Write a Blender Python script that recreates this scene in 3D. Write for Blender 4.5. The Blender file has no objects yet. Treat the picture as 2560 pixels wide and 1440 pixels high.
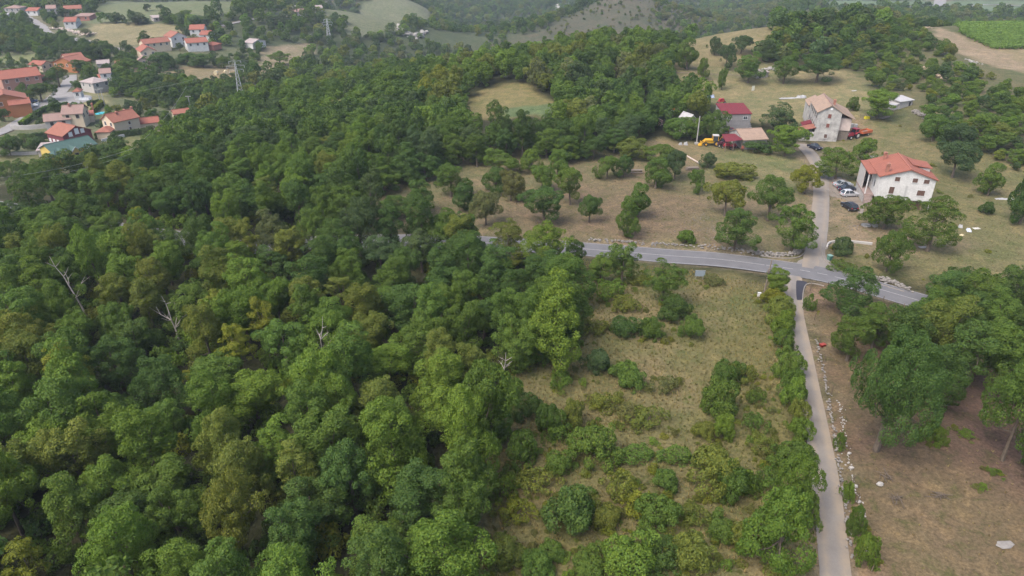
import bpy, math, random
import numpy as np
from math import radians, sin, cos, pi, sqrt, atan2
from mathutils import Vector, Matrix
random.seed(7)
rng = np.random.default_rng(11)
scene = bpy.context.scene
C = scene.collection

# ------------------------------------------------------------------ camera
CAM_H = 56.0
PITCH = radians(28.0)
FPX = 1730.0                       # focal length in pixels of a 2560 px wide frame
cam_data = bpy.data.cameras.new("camera")
cam_data.sensor_width = 36.0
cam_data.lens = FPX / 2560.0 * 36.0
cam_data.clip_start = 0.5
cam_data.clip_end = 9000.0
cam = bpy.data.objects.new("camera", cam_data)
C.objects.link(cam)
cam.location = (0, 0, CAM_H)
cam.rotation_euler = (radians(90) - PITCH, 0, 0)
scene.camera = cam

# ------------------------------------------------------------------ sky, sun, exposure
SUN_EL, SUN_AZ = radians(56), radians(-128)     # azimuth measured from +Y towards +X (high sun, behind left)
world = bpy.data.worlds.new("World")
scene.world = world
world.use_nodes = True
wn = world.node_tree
bg = wn.nodes["Background"]
sky = wn.nodes.new("ShaderNodeTexSky")
sky.sky_type = 'NISHITA'
sky.sun_disc = False
sky.sun_elevation = SUN_EL
sky.sun_rotation = SUN_AZ
sky.air_density = 1.0
sky.dust_density = 5.0
sky.ozone_density = 1.0
wn.links.new(sky.outputs[0], bg.inputs[0])
bg.inputs[1].default_value = 0.15
sun_data = bpy.data.lights.new("sun", 'SUN')
sun_data.energy = 1.1
sun_data.angle = radians(35)
sun_data.color = (1.0, 0.975, 0.94)
sun = bpy.data.objects.new("sun", sun_data)
C.objects.link(sun)
sd = Vector((sin(SUN_AZ) * cos(SUN_EL), cos(SUN_AZ) * cos(SUN_EL), sin(SUN_EL)))
sun.rotation_euler = sd.to_track_quat('Z', 'Y').to_euler()
scene.view_settings.view_transform = 'Standard'
scene.view_settings.look = 'None'
scene.view_settings.gamma = 1.0
scene.view_settings.exposure = 1.15
scene.view_settings.use_curve_mapping = False
scene.cycles.max_bounces = 6
scene.cycles.diffuse_bounces = 4
scene.cycles.glossy_bounces = 2
scene.cycles.transmission_bounces = 2
scene.cycles.volume_bounces = 0
scene.cycles.transparent_max_bounces = 4
scene.cycles.use_denoising = True
scene.cycles.adaptive_threshold = 0.02
HAZE_DENSITY = 0.00018

# ------------------------------------------------------------------ terrain shape
CP, SP = cos(PITCH), sin(PITCH)
def ray(px, py):
    x = (px - 1280.0) / FPX; y = (720.0 - py) / FPX
    return np.array((x, CP + y * SP, -SP + y * CP))
def plane(px, py, z):
    d = ray(px, py); t = (z - CAM_H) / d[2]
    return d[0] * t, d[1] * t
def project(p):
    d = np.array(p, float) - np.array((0, 0, CAM_H))
    zc = d[1] * CP - d[2] * SP
    yc = d[1] * SP + d[2] * CP
    return 1280 + FPX * d[0] / zc, 720 - FPX * yc / zc, zc

CTRL = []
def cpx(px, py, z):
    x, y = plane(px, py, z); CTRL.append((x, y, z))
for px in (-200, 500, 1280, 2000, 2760):
    for py, z in ((1500, 0), (1100, 0), (800, 0), (600, 0)):
        cpx(px, py, z)
for t in ((1280, 480, 0), (1800, 450, 0), (2300, 480, 0.3), (2600, 470, 1), (800, 450, 0), (300, 460, -1), (0, 470, -2),
          (0, 330, -5), (180, 350, -5), (330, 280, -6), (560, 190, -8), (100, 210, -5), (400, 100, -4), (170, 70, -1), (0, 60, 0),
          (480, 30, 3), (560, 14, 4), (950, 50, -8), (850, 22, -4), (720, 140, -12), (640, 240, -7), (850, 150, -18),
          (1000, 110, -20), (1060, 60, -14), (1060, 24, -26), (900, 300, -1), (1280, 260, 3), (1280, 190, 5), (1400, 150, 6),
          (1650, 122, 9), (1750, 112, 10), (1100, 210, 0), (1800, 230, 3), (1870, 170, 6), (1920, 80, 14), (2060, 200, 5),
          (2060, 330, 0.6), (2300, 330, 2), (2500, 330, 4), (2260, 250, 5), (2100, 130, 9), (2150, 55, 14), (2000, 60, 13),
          (2300, 78, 12), (2400, 110, 9), (2540, 165, 7), (2580, 62, 8), (2440, 58, 9), (2800, 150, 8), (2800, 60, 8),
          (1300, 100, -24), (1240, 114, -27), (1500, 18, -19), (1550, 60, -20), (1700, 60, -22), (1800, 40, -23), (1950, 26, -24),
          (1300, 60, -63), (1190, 85, -62), (1200, 14, -50), (1400, 24, -55), (1330, 12, -50),
          (2150, 22, -19), (2350, 17, -20), (2540, 21, -19), (-250, 200, -4), (-250, 60, 0), (-300, 450, -2)):
    cpx(*t)
CTRL += [(20, 400, -30), (60, 430, -34), (110, 440, -32), (-40, 430, -30), (60, 760, -82), (-20, 780, -84), (-110, 700, -60), (200, 470, -22), (300, 520, -20),
         (-1500, 900, 5), (-900, 900, 6), (-500, 1000, -12), (0, 1400, -5), (500, 1300, -20), (1200, 1100, -15),
         (-2000, 2600, 30), (0, 2600, 32), (2000, 2600, 25), (-2500, 0, 0), (2500, 0, 0), (0, -600, 0), (-1500, -600, 0), (1500, -600, 0),
         (0, 4200, 36), (-3000, 4200, 34), (3000, 4200, 32)]
CTRL = np.array(CTRL)
_S = 200.0
def _tps(d2):
    return 0.5 * d2 * np.log(d2 + 1e-9)
_n = len(CTRL)
_P = CTRL[:, :2] / _S
_d2 = ((_P[:, None, :] - _P[None, :, :]) ** 2).sum(-1)
_A = np.zeros((_n + 3, _n + 3))
_A[:_n, :_n] = _tps(_d2) + np.eye(_n) * 0.0015
_A[:_n, _n] = 1; _A[:_n, _n + 1:] = _P
_A[_n, :_n] = 1; _A[_n + 1:, :_n] = _P.T
_W = np.linalg.solve(_A, np.concatenate([CTRL[:, 2], np.zeros(3)]))
def height(x, y):
    x = np.asarray(x, float); y = np.asarray(y, float)
    X = x / _S; Y = y / _S
    z = _W[_n] + _W[_n + 1] * X + _W[_n + 2] * Y
    for i in range(_n):
        z = z + _W[i] * _tps((X - _P[i, 0]) ** 2 + (Y - _P[i, 1]) ** 2)
    z = z + 0.12 * np.sin(x / 6.1 + y / 9.3) + 0.10 * np.sin(x / 4.3 - y / 5.7 + 1.3)
    r = np.sqrt(x * x + y * y)
    f = np.clip((r - 330) / 500, 0, 1)
    z = z + f * (3.0 * np.sin(x / 41 + 0.6 * np.sin(y / 67)) + 2.2 * np.sin(y / 53 + x / 88 + 2))
    return np.clip(z, -96, 44)
H = lambda x, y: float(height(x, y))

# height lookup grid for fast ray casting
_gx = np.arange(-900, 901, 3.0); _gy = np.arange(-20, 1401, 3.0)
_GX, _GY = np.meshgrid(_gx, _gy)
_GZ = height(_GX, _GY)
def hfast(x, y):
    u = np.clip((np.asarray(x) + 900) / 3.0, 0, len(_gx) - 1.001); v = np.clip((np.asarray(y) + 20) / 3.0, 0, len(_gy) - 1.001)
    i = u.astype(int); j = v.astype(int); a = u - i; b = v - j
    return (_GZ[j, i] * (1 - a) * (1 - b) + _GZ[j, i + 1] * a * (1 - b) + _GZ[j + 1, i] * (1 - a) * b + _GZ[j + 1, i + 1] * a * b)
_T = np.concatenate([np.arange(30, 400, 0.5), np.arange(400, 1500, 1.5)])
def at(px, py, dz=0.0):
    """the place where the line of sight through a photograph pixel meets the land (dz metres above it)"""
    d = ray(px, py)
    P = d[None, :] * _T[:, None]
    g = P[:, 2] + CAM_H - hfast(P[:, 0], P[:, 1]) - dz
    k = np.argmax(g < 0) if (g < 0).any() else len(_T) - 1
    t = _T[k]
    if k > 0 and g[k] < 0:
        t = _T[k - 1] + (_T[k] - _T[k - 1]) * g[k - 1] / (g[k - 1] - g[k])
    x, y = d[0] * t, d[1] * t
    return Vector((x, y, H(x, y)))
def seen(x, y, dz):
    """whether a point dz above the land stands clear of nearer land as seen from the drone"""
    x = np.atleast_1d(x); y = np.atleast_1d(y)
    z = hfast(x, y) + dz
    ok = np.ones(len(x), bool)
    for s in np.linspace(0.3, 0.97, 40):
        ok &= (CAM_H + (z - CAM_H) * s) > hfast(x * s, y * s) - 0.5
    return ok
def inframe(x, y, z, m=60):
    dz = z - CAM_H
    zc = y * CP - dz * SP; yc = y * SP + dz * CP
    u = 1280 + FPX * x / zc; v = 720 - FPX * yc / zc
    return (zc > 5) & (u > -m) & (u < 2560 + m) & (v > -m) & (v < 1440 + m), u, v

# ------------------------------------------------------------------ helpers
def tag(o, label=None, cat=None, group=None, kind=None):
    if label: o["label"] = label
    if cat: o["category"] = cat
    if group: o["group"] = group
    if kind: o["kind"] = kind
    return o
def empty(name, loc, rz=0.0, parent=None):
    o = bpy.data.objects.new(name, None); C.objects.link(o)
    o.empty_display_size = 0.5
    o.location = loc; o.rotation_euler = (0, 0, rz)
    if parent: o.parent = parent
    return o
def mesh_obj(name, me, parent=None, loc=None, rz=0.0):
    o = bpy.data.objects.new(name, me); C.objects.link(o)
    if loc is not None: o.location = loc
    o.rotation_euler = (0, 0, rz)
    if parent: o.parent = parent
    return o
def np_mesh(name, V, F, mats=(), smooth=False, midx=None):
    """V (n,3); F (m,k) faces of equal size"""
    V = np.asarray(V, np.float32); F = np.asarray(F, np.int32)
    me = bpy.data.meshes.new(name)
    me.vertices.add(len(V)); me.vertices.foreach_set("co", V.ravel())
    k = F.shape[1]
    me.loops.add(F.size); me.loops.foreach_set("vertex_index", F.ravel())
    me.polygons.add(len(F))
    me.polygons.foreach_set("loop_start", np.arange(0, F.size, k, dtype=np.int32))
    me.polygons.foreach_set("loop_total", np.full(len(F), k, np.int32))
    if midx is not None: me.polygons.foreach_set("material_index", np.asarray(midx, np.int32))
    if smooth: me.polygons.foreach_set("use_smooth", np.ones(len(F), bool))
    for m in mats: me.materials.append(m)
    me.update(calc_edges=True); me.validate()
    return me
class MB:
    """collects boxes, prisms, tubes; build() links them as one mesh object"""
    def __init__(s): s.v = []; s.f = []
    def poly(s, pts, faces):
        n = len(s.v); s.v += [tuple(p) for p in pts]; s.f += [tuple(i + n for i in f) for f in faces]; return s
    def box(s, x0, x1, y0, y1, z0, z1, m=None):
        p = [(x0, y0, z0), (x1, y0, z0), (x1, y1, z0), (x0, y1, z0), (x0, y0, z1), (x1, y0, z1), (x1, y1, z1), (x0, y1, z1)]
        if m: p = [m @ Vector(q) for q in p]
        return s.poly(p, [(3, 2, 1, 0), (4, 5, 6, 7), (0, 1, 5, 4), (1, 2, 6, 5), (2, 3, 7, 6), (3, 0, 4, 7)])
    def cbox(s, c, size, m=None):
        return s.box(c[0] - size[0] / 2, c[0] + size[0] / 2, c[1] - size[1] / 2, c[1] + size[1] / 2, c[2] - size[2] / 2, c[2] + size[2] / 2, m)
    def prism(s, outline, axis, a, b):
        """extrude a closed outline (list of 2d points) along axis 'x','y' or 'z' from a to b"""
        mk = {'x': lambda p, t: (t, p[0], p[1]), 'y': lambda p, t: (p[0], t, p[1]), 'z': lambda p, t: (p[0], p[1], t)}[axis]
        n = len(outline)
        P = [mk(p, a) for p in outline] + [mk(p, b) for p in outline]
        F = [tuple(range(n)), tuple(range(2 * n - 1, n - 1, -1))] + [(i, i + n, (i + 1) % n + n, (i + 1) % n) for i in range(n)]
        return s.poly(P, F)
    def tube(s, pts, radii, k=6, cap=True):
        rings = []
        for i, p in enumerate(pts):
            p = Vector(p)
            d = (Vector(pts[min(i + 1, len(pts) - 1)]) - Vector(pts[max(i - 1, 0)])).normalized()
            u = d.orthogonal().normalized(); w = d.cross(u)
            rings.append([p + (u * cos(2 * pi * j / k) + w * sin(2 * pi * j / k)) * radii[i] for j in range(k)])
        n = len(s.v)
        for r in rings: s.v += [tuple(q) for q in r]
        for i in range(len(pts) - 1):
            for j in range(k):
                s.f.append((n + i * k + j, n + i * k + (j + 1) % k, n + (i + 1) * k + (j + 1) % k, n + (i + 1) * k + j))
        if cap:
            s.f.append(tuple(n + j for j in range(k - 1, -1, -1)))
            s.f.append(tuple(n + (len(pts) - 1) * k + j for j in range(k)))
        return s
    def mesh(s, name, mat):
        me = bpy.data.meshes.new(name)
        me.from_pydata(s.v, [], s.f); me.update()
        import bmesh
        bm = bmesh.new(); bm.from_mesh(me); bmesh.ops.recalc_face_normals(bm, faces=bm.faces); bm.to_mesh(me); bm.free()
        if mat: me.materials.append(mat)
        return me
    def build(s, name, mat, parent=None, loc=None, rz=0.0):
        return mesh_obj(name, s.mesh(name, mat), parent, loc, rz)

# ------------------------------------------------------------------ materials
def srgb(r, g, b):
    f = lambda c: c / 12.92 if c <= 0.04045 else ((c + 0.055) / 1.055) ** 2.4
    return (f(r / 255), f(g / 255), f(b / 255), 1)
MATS = {}
def nodes_of(name):
    m = bpy.data.materials.new(name); m.use_nodes = True
    nt = m.node_tree; b = nt.nodes["Principled BSDF"]
    return m, nt, b
def mix_rgb(nt, a, b, fac, mode='MIX'):
    n = nt.nodes.new("ShaderNodeMix"); n.data_type = 'RGBA'; n.blend_type = mode
    for sock, val in ((n.inputs[0], fac), (n.inputs[6], a), (n.inputs[7], b)):
        if hasattr(val, "is_linked") or isinstance(val, bpy.types.NodeSocket): nt.links.new(val, sock)
        else: sock.default_value = val
    return n.outputs[2]
def noise(nt, scale, detail=4, rough=0.6, coord=None, dist=0.0):
    n = nt.nodes.new("ShaderNodeTexNoise"); n.inputs["Scale"].default_value = scale
    n.inputs["Detail"].default_value = detail; n.inputs["Roughness"].default_value = rough; n.inputs["Distortion"].default_value = dist
    if coord is not None: nt.links.new(coord, n.inputs["Vector"])
    return n.outputs["Fac"]
def ramp(nt, fac, stops):
    r = nt.nodes.new("ShaderNodeValToRGB"); nt.links.new(fac, r.inputs[0])
    e = r.color_ramp.elements
    while len(e) < len(stops): e.new(0.5)
    for i, (p, c) in enumerate(stops): e[i].position = p; e[i].color = c if len(c) == 4 else (*c, 1)
    return r.outputs[0]
def pos(nt):
    return nt.nodes.new("ShaderNodeNewGeometry").outputs["Position"]
def objc(nt):
    return nt.nodes.new("ShaderNodeTexCoord").outputs["Object"]
def bump(nt, b, fac, strength=0.3, distance=0.1):
    n = nt.nodes.new("ShaderNodeBump"); n.inputs["Strength"].default_value = strength; n.inputs["Distance"].default_value = distance
    nt.links.new(fac, n.inputs["Height"]); nt.links.new(n.outputs[0], b.inputs["Normal"])
def worn(name, col, col2=None, scale=1.5, rough=0.8, amount=0.5, metal=0.0, fine=12, spec=0.3):
    """painted or plain matter with blotches of wear"""
    if name in MATS: return MATS[name]
    m, nt, b = nodes_of(name)
    co = objc(nt)
    c2 = col2 or (col[0] * .65, col[1] * .63, col[2] * .6, 1)
    f = ramp(nt, noise(nt, scale, 6, .65, co), [(.35, (0, 0, 0)), (.7, (amount,) * 3)])
    c = mix_rgb(nt, col, c2, f)
    c = mix_rgb(nt, c, ramp(nt, noise(nt, fine, 3, .6, co), [(.3, (.82,) * 3), (.7, (1.06,) * 3)]), 1.0, 'MULTIPLY')
    nt.links.new(c, b.inputs["Base Color"]); b.inputs["Roughness"].default_value = rough; b.inputs["Metallic"].default_value = metal
    b.inputs["Specular IOR Level"].default_value = spec
    MATS[name] = m; return m
def rooftile(name, col, col2, scale=1.0):
    """clay tile: rows of ridges running down the slope (UV-free, object space), patched and weathered"""
    if name in MATS: return MATS[name]
    m, nt, b = nodes_of(name)
    co = objc(nt)
    f = ramp(nt, noise(nt, .9, 6, .7, co), [(.3, (0, 0, 0)), (.72, (1, 1, 1))])
    c = mix_rgb(nt, col, col2, f)
    c = mix_rgb(nt, c, ramp(nt, noise(nt, 7, 4, .7, co), [(.25, (.72,) * 3), (.75, (1.12,) * 3)]), 1.0, 'MULTIPLY')
    w = nt.nodes.new("ShaderNodeTexWave"); w.wave_type = 'BANDS'; w.bands_direction = 'X'
    w.inputs["Scale"].default_value = 1.25 * scale; w.inputs["Distortion"].default_value = 0.6; w.inputs["Detail"].default_value = 1
    nt.links.new(co, w.inputs["Vector"])
    c = mix_rgb(nt, c, ramp(nt, w.outputs["Fac"], [(.0, (.84,) * 3), (.6, (1.04,) * 3)]), 1.0, 'MULTIPLY')
    nt.links.new(c, b.inputs["Base Color"]); b.inputs["Roughness"].default_value = .85
    b.inputs["Specular IOR Level"].default_value = .2
    bump(nt, b, w.outputs["Fac"], .35, .06)
    MATS[name] = m; return m
def glossy(name, col, rough=0.25, metal=0.0):
    if name in MATS: return MATS[name]
    m, nt, b = nodes_of(name)
    co = objc(nt)
    c = mix_rgb(nt, col, (col[0] * .8, col[1] * .8, col[2] * .78, 1), noise(nt, 3, 4, .6, co))
    nt.links.new(c, b.inputs["Base Color"]); b.inputs["Roughness"].default_value = rough; b.inputs["Metallic"].default_value = metal
    MATS[name] = m; return m

# ------------------------------------------------------------------ ground sheet and its soils
def alb(r, g, b, k=.60):
    c = np.array(srgb(r, g, b)[:3]); g_ = c.mean()
    return (c * .86 + g_ * .14) * k * np.array((1.0, 1.0, 1.0))
def world_poly(pts, dz=0.0):
    return np.array([tuple(at(px, py, dz))[:2] for px, py in pts])
def poly_sd(poly, x, y):
    """signed distance to a polygon, positive inside"""
    inside = np.zeros(x.shape, bool); d2 = np.full(x.shape, 1e12)
    n = len(poly)
    for i in range(n):
        x0, y0 = poly[i]; x1, y1 = poly[(i + 1) % n]
        c = ((y0 > y) != (y1 > y)) & (x < (x1 - x0) * (y - y0) / ((y1 - y0) if y1 != y0 else 1e-9) + x0)
        inside ^= c
        ex, ey = x1 - x0, y1 - y0
        t = np.clip(((x - x0) * ex + (y - y0) * ey) / (ex * ex + ey * ey + 1e-9), 0, 1)
        d2 = np.minimum(d2, (x - x0 - t * ex) ** 2 + (y - y0 - t * ey) ** 2)
    d = np.sqrt(d2)
    return np.where(inside, d, -d)
def line_dist(line, x, y):
    d2 = np.full(np.shape(x), 1e12)
    for i in range(len(line) - 1):
        x0, y0 = line[i][:2]; x1, y1 = line[i + 1][:2]
        ex, ey = x1 - x0, y1 - y0
        t = np.clip(((x - x0) * ex + (y - y0) * ey) / (ex * ex + ey * ey + 1e-9), 0, 1)
        d2 = np.minimum(d2, (x - x0 - t * ex) ** 2 + (y - y0 - t * ey) ** 2)
    return np.sqrt(d2)
def smooth_line(pts, step=2.0):
    """Catmull-Rom through 2d points, resampled"""
    P = [np.array(p[:2], float) for p in pts]
    P = [2 * P[0] - P[1]] + P + [2 * P[-1] - P[-2]]
    out = []
    for i in range(1, len(P) - 2):
        n = max(2, int(np.linalg.norm(P[i + 1] - P[i]) / step))
        for k in range(n):
            t = k / n
            out.append(0.5 * ((2 * P[i]) + (-P[i - 1] + P[i + 1]) * t + (2 * P[i - 1] - 5 * P[i] + 4 * P[i + 1] - P[i + 2]) * t * t
                              + (-P[i - 1] + 3 * P[i] - 3 * P[i + 1] + P[i + 2]) * t ** 3))
    out.append(P[-2])
    return np.array(out)
def px_line(pts, step=2.0):
    return smooth_line([tuple(at(px, py))[:2] for px, py in pts], step)

ROAD = px_line([(2760, 905), (2560, 838), (2430, 794), (2290, 750), (2130, 704), (2000, 676), (1850, 655), (1700, 642), (1580, 632), (1460, 623), (1220, 608),
                (1000, 602), (800, 606), (640, 618), (420, 592), (200, 558), (20, 522), (-200, 488)])
LANE_UP = px_line([(2028, 672), (2042, 600), (2050, 540), (2053, 480), (2050, 430), (2036, 398), (2016, 374), (2002, 360)])
LANE_DOWN = px_line([(1984, 690), (1984, 740), (1988, 800), (2003, 880), (2024, 980), (2043, 1080), (2062, 1200), (2078, 1330), (2092, 1470), (2100, 1560)])
VROAD = px_line([(-60, 352), (20, 322), (75, 290), (110, 262), (150, 230), (172, 205), (176, 188)])
VROAD2 = px_line([(62, 40), (86, 52), (106, 66), (118, 82), (150, 92), (190, 98), (230, 108), (290, 122), (330, 118)])
VROAD3 = px_line([(552, 66), (600, 54), (660, 42), (720, 32), (800, 20), (890, 10)])
FOOTPATH = px_line([(1660, 181), (1700, 182), (1760, 184), (1820, 187), (1880, 190)])
FARROAD = px_line([(2096, 21), (2200, 19), (2340, 15), (2440, 14), (2560, 15)])
FARROAD2 = px_line([(2352, 15), (2350, 6), (2348, -4)], 4)
ROADS = [(ROAD, 3.1), (LANE_UP, 1.75), (LANE_DOWN, 1.45), (VROAD, 2.6), (VROAD2, 2.6), (VROAD3, 2.0), (FARROAD, 3.0), (FARROAD2, 5)]

ZONES = {}
def zone(name, pts): ZONES[name] = world_poly(pts); return name
PAINT = []   # (polygon, colour a, colour b, softness)
def paint(name, pts, a, b, soft=1.2): PAINT.append((world_poly(pts), alb(*a), alb(*b), soft)); ZONES[name] = PAINT[-1][0]
paint('village', [(-250, 40), (260, 30), (470, 110), (650, 130), (640, 200), (540, 290), (430, 330), (280, 400), (60, 450), (-300, 500)], (118, 118, 86), (100, 108, 74), 6)
paint('pasture', [(270, 2), (600, 2), (600, 28), (450, 58), (225, 58)], (112, 124, 84), (122, 126, 92), 4)
paint('gold_field', [(222, 60), (455, 64), (466, 92), (430, 110), (250, 116), (226, 88)], (154, 142, 104), (140, 132, 94), 1.5)
paint('bale_field', [(395, 196), (450, 166), (590, 166), (602, 200), (570, 219), (480, 212)], (152, 134, 100), (138, 126, 92), 1.5)
paint('pink_field', [(652, 116), (780, 108), (790, 130), (740, 158), (700, 176), (645, 186)], (158, 140, 114), (142, 134, 98), 2)
paint('ridge_field', [(780, 30), (900, 16), (1092, 38), (1010, 62), (960, 92), (850, 92), (870, 62)], (126, 128, 100), (112, 120, 88), 3)
paint('side_lawn', [(-60, 145), (92, 133), (96, 150), (-60, 172)], (132, 134, 88), (118, 126, 80), 1.5)
paint('lower_lawn', [(240, 352), (420, 335), (390, 372), (310, 388), (260, 376)], (136, 132, 88), (120, 122, 76), 1.5)
paint('left_yard', [(-60, 388), (150, 385), (120, 425), (-60, 445)], (124, 122, 80), (108, 112, 70), 2)
paint('hut_yard', [(170, 240), (250, 228), (280, 250), (260, 285), (200, 272)], (150, 142, 104), (132, 132, 90), 1.5)
paint('scrub_hill', [(1180, 124), (1330, 82), (1480, 10), (1960, 6), (1960, 40), (1700, 98), (1420, 118)], (106, 99, 80), (90, 95, 72), 10)
paint('far_plain', [(2060, 30), (2700, 30), (2700, 2), (2060, 2)], (120, 138, 106), (104, 124, 92), 10)
paint('hilltop', [(1990, 260), (2150, 170), (2300, 60), (2560, 45), (2760, 60), (2760, 330), (2560, 330), (2300, 320), (2130, 300)], (120, 112, 78), (98, 104, 66), 5)
paint('vineyard_soil', [(2330, 66), (2580, 52), (2820, 60), (2820, 210), (2560, 178), (2440, 110)], (158, 140, 106), (140, 128, 92), 1)
paint('dirt_track', [(2305, 66), (2345, 70), (2420, 98), (2500, 130), (2590, 170), (2600, 186), (2480, 166), (2410, 138), (2380, 118), (2335, 88)], (166, 146, 118), (150, 132, 104), 1.5)
paint('golden_slope', [(1690, 108), (1920, 62), (1940, 80), (1925, 100), (1880, 150), (1790, 180), (1690, 182), (1650, 160)], (146, 132, 92), (128, 120, 82), 3)
paint('upper_yard', [(1640, 184), (1700, 168), (1900, 160), (2130, 176), (2180, 220), (2170, 300), (2000, 310), (1900, 310), (1790, 262), (1690, 232)], (150, 136, 96), (122, 122, 80), 3)
paint('clearing', [(1160, 304), (1168, 252), (1230, 214), (1310, 206), (1345, 230), (1390, 256), (1386, 292), (1260, 296)], (138, 126, 82), (122, 118, 70), 1.5)
paint('clearing_green', [(1240, 276), (1320, 262), (1390, 264), (1386, 290), (1262, 292)], (104, 122, 80), (96, 114, 72), 1)
paint('orchard', [(900, 500), (960, 455), (1160, 395), (1480, 395), (1640, 345), (1990, 378), (2012, 420), (2034, 480), (2020, 600), (1990, 644), (1880, 634), (1480, 606), (1240, 596), (1100, 580), (920, 560)], (136, 119, 90), (116, 114, 76), 2)
paint('orchard_bare', [(1420, 462), (1700, 470), (1775, 510), (1795, 600), (1480, 600), (1260, 575), (1240, 520), (1330, 490)], (132, 112, 88), (120, 108, 78), 5)
paint('green_yard', [(1660, 350), (1990, 384), (2006, 410), (2000, 480), (1880, 470), (1760, 420)], (140, 130, 88), (112, 118, 72), 4)
paint('right_yard', [(2070, 350), (2140, 290), (2300, 320), (2620, 440), (2640, 700), (2400, 700), (2290, 712), (2080, 656), (2068, 500)], (134, 122, 84), (110, 112, 68), 3)
paint('yard_dirt', [(2066, 468), (2140, 478), (2160, 540), (2210, 570), (2300, 560), (2330, 600), (2440, 610), (2330, 640), (2200, 650), (2080, 606), (2066, 560)], (152, 132, 106), (132, 118, 88), 3)
paint('front_dirt', [(2040, 354), (2100, 356), (2120, 380), (2060, 394)], (150, 136, 106), (128, 122, 84), 2)
paint('trailer_dirt', [(2110, 290), (2150, 300), (2190, 345), (2160, 352), (2120, 310)], (156, 132, 100), (136, 122, 86), 2)
paint('machine_yard', [(1650, 352), (1760, 360), (1830, 378), (1740, 420), (1660, 380)], (150, 130, 96), (126, 118, 78), 2)
paint('lane_bank', [(1985, 380), (2012, 375), (2040, 420), (2046, 640), (2010, 640), (2022, 500), (2016, 440)], (158, 138, 112), (136, 124, 92), 1)
paint('roadside', [(1460, 600), (1880, 628), (2000, 640), (2000, 652), (1700, 626), (1460, 608)], (150, 134, 108), (122, 114, 80), 1)
paint('meadow', [(1460, 652), (1700, 672), (1900, 706), (1964, 740), (1970, 800), (1988, 900), (2022, 1080), (2052, 1300), (2070, 1520), (1060, 1520), (1170, 1260), (1220, 1080), (1280, 900), (1400, 840), (1430, 720)], (132, 119, 80), (104, 108, 60), 3)
paint('meadow_green', [(1300, 1080), (1480, 980), (1640, 1180), (1620, 1460), (1250, 1460), (1220, 1200)], (104, 106, 58), (126, 110, 70), 9)
paint('meadow_green2', [(1840, 860), (1960, 820), (1990, 1000), (2030, 1240), (1880, 1300), (1860, 1000)], (108, 110, 56), (126, 112, 68), 6)
paint('dry_field', [(2012, 716), (2060, 716), (2290, 790), (2760, 900), (2760, 1560), (2150, 1560), (2110, 1200), (2076, 1000), (2040, 860)], (124, 102, 78), (108, 96, 68), 2)
paint('dry_field_olive', [(2260, 1120), (2420, 1180), (2480, 1500), (2300, 1540), (2200, 1280)], (122, 110, 74), (126, 106, 80), 8)
paint('leaf_litter', [(2290, 950), (2400, 930), (2600, 960), (2620, 1240), (2500, 1200), (2400, 1150), (2330, 1060)], (112, 88, 78), (104, 84, 70), 5)
paint('leaf_litter2', [(2120, 1110), (2200, 1090), (2280, 1120), (2240, 1170), (2140, 1160)], (112, 90, 76), (106, 88, 70), 3)
paint('verge', [(2010, 716), (2050, 730), (2060, 860), (2100, 1080), (2140, 1300), (2180, 1560), (2130, 1560), (2100, 1250), (2066, 1020), (2030, 860), (2012, 780)], (150, 122, 98), (124, 112, 84), 1.2)

def grow(start, step, ratio, end):
    out = []; v = start
    while v < end: v += step; out.append(v); step *= ratio
    return out
xs = np.concatenate([-np.array(grow(225, 1.2, 1.07, 4600))[::-1], np.arange(-225, 226, 1.0), np.array(grow(225, 1.2, 1.07, 4600))])
ys = np.concatenate([-np.array(grow(20, 2, 1.15, 1500))[::-1], np.arange(-20, 262, 1.0), np.arange(262, 640, 2.0), np.array(grow(638, 2.2, 1.06, 6500))])
GX, GY = np.meshgrid(xs, ys)
gx, gy = GX.ravel(), GY.ravel()
gz = height(gx, gy)
gz0 = gz.copy()
wobx = gx + 1.1 * np.sin(gy / 2.7 + gx / 5) + 0.7 * np.sin(gx / 1.9 + gy / 1.3)
woby = gy + 1.1 * np.sin(gx / 2.9 - gy / 4) + 0.7 * np.sin(gy / 2.1 - gx / 1.7)
ca = np.tile(alb(72, 70, 46), (len(gx), 1)); cb = np.tile(alb(60, 66, 42), (len(gx), 1))
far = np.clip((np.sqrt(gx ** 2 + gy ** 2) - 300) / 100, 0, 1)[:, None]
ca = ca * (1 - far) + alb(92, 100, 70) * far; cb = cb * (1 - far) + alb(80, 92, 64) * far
for poly, a, b, soft in PAINT:
    lo = poly.min(0) - 30; hi = poly.max(0) + 30
    k = np.where((gx > lo[0]) & (gx < hi[0]) & (gy > lo[1]) & (gy < hi[1]))[0]
    if not len(k): continue
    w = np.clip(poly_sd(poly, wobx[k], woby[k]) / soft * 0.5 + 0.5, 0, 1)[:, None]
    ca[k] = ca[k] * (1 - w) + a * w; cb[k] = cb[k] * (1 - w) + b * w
for line, hw in ROADS:                           # the bed under each road lies a little lower, its edge is grit
    lo = line.min(0) - 12; hi = line.max(0) + 12
    k = np.where((gx > lo[0]) & (gx < hi[0]) & (gy > lo[1]) & (gy < hi[1]))[0]
    d = line_dist(line, gx[k], gy[k])
    gz[k] -= 0.14 * np.clip((hw + 0.9 - d) / 0.9, 0, 1)
    w = 0.75 * np.clip((hw + 0.9 - d) / 0.8, 0, 1)[:, None]
    ca[k] = ca[k] * (1 - w) + alb(150, 134, 112) * w; cb[k] = cb[k] * (1 - w) + alb(128, 116, 92) * w
nx, ny = len(xs), len(ys)
I = np.arange(nx * ny).reshape(ny, nx)
Fq = np.stack([I[:-1, :-1], I[:-1, 1:], I[1:, 1:], I[1:, :-1]], -1).reshape(-1, 4)

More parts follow.
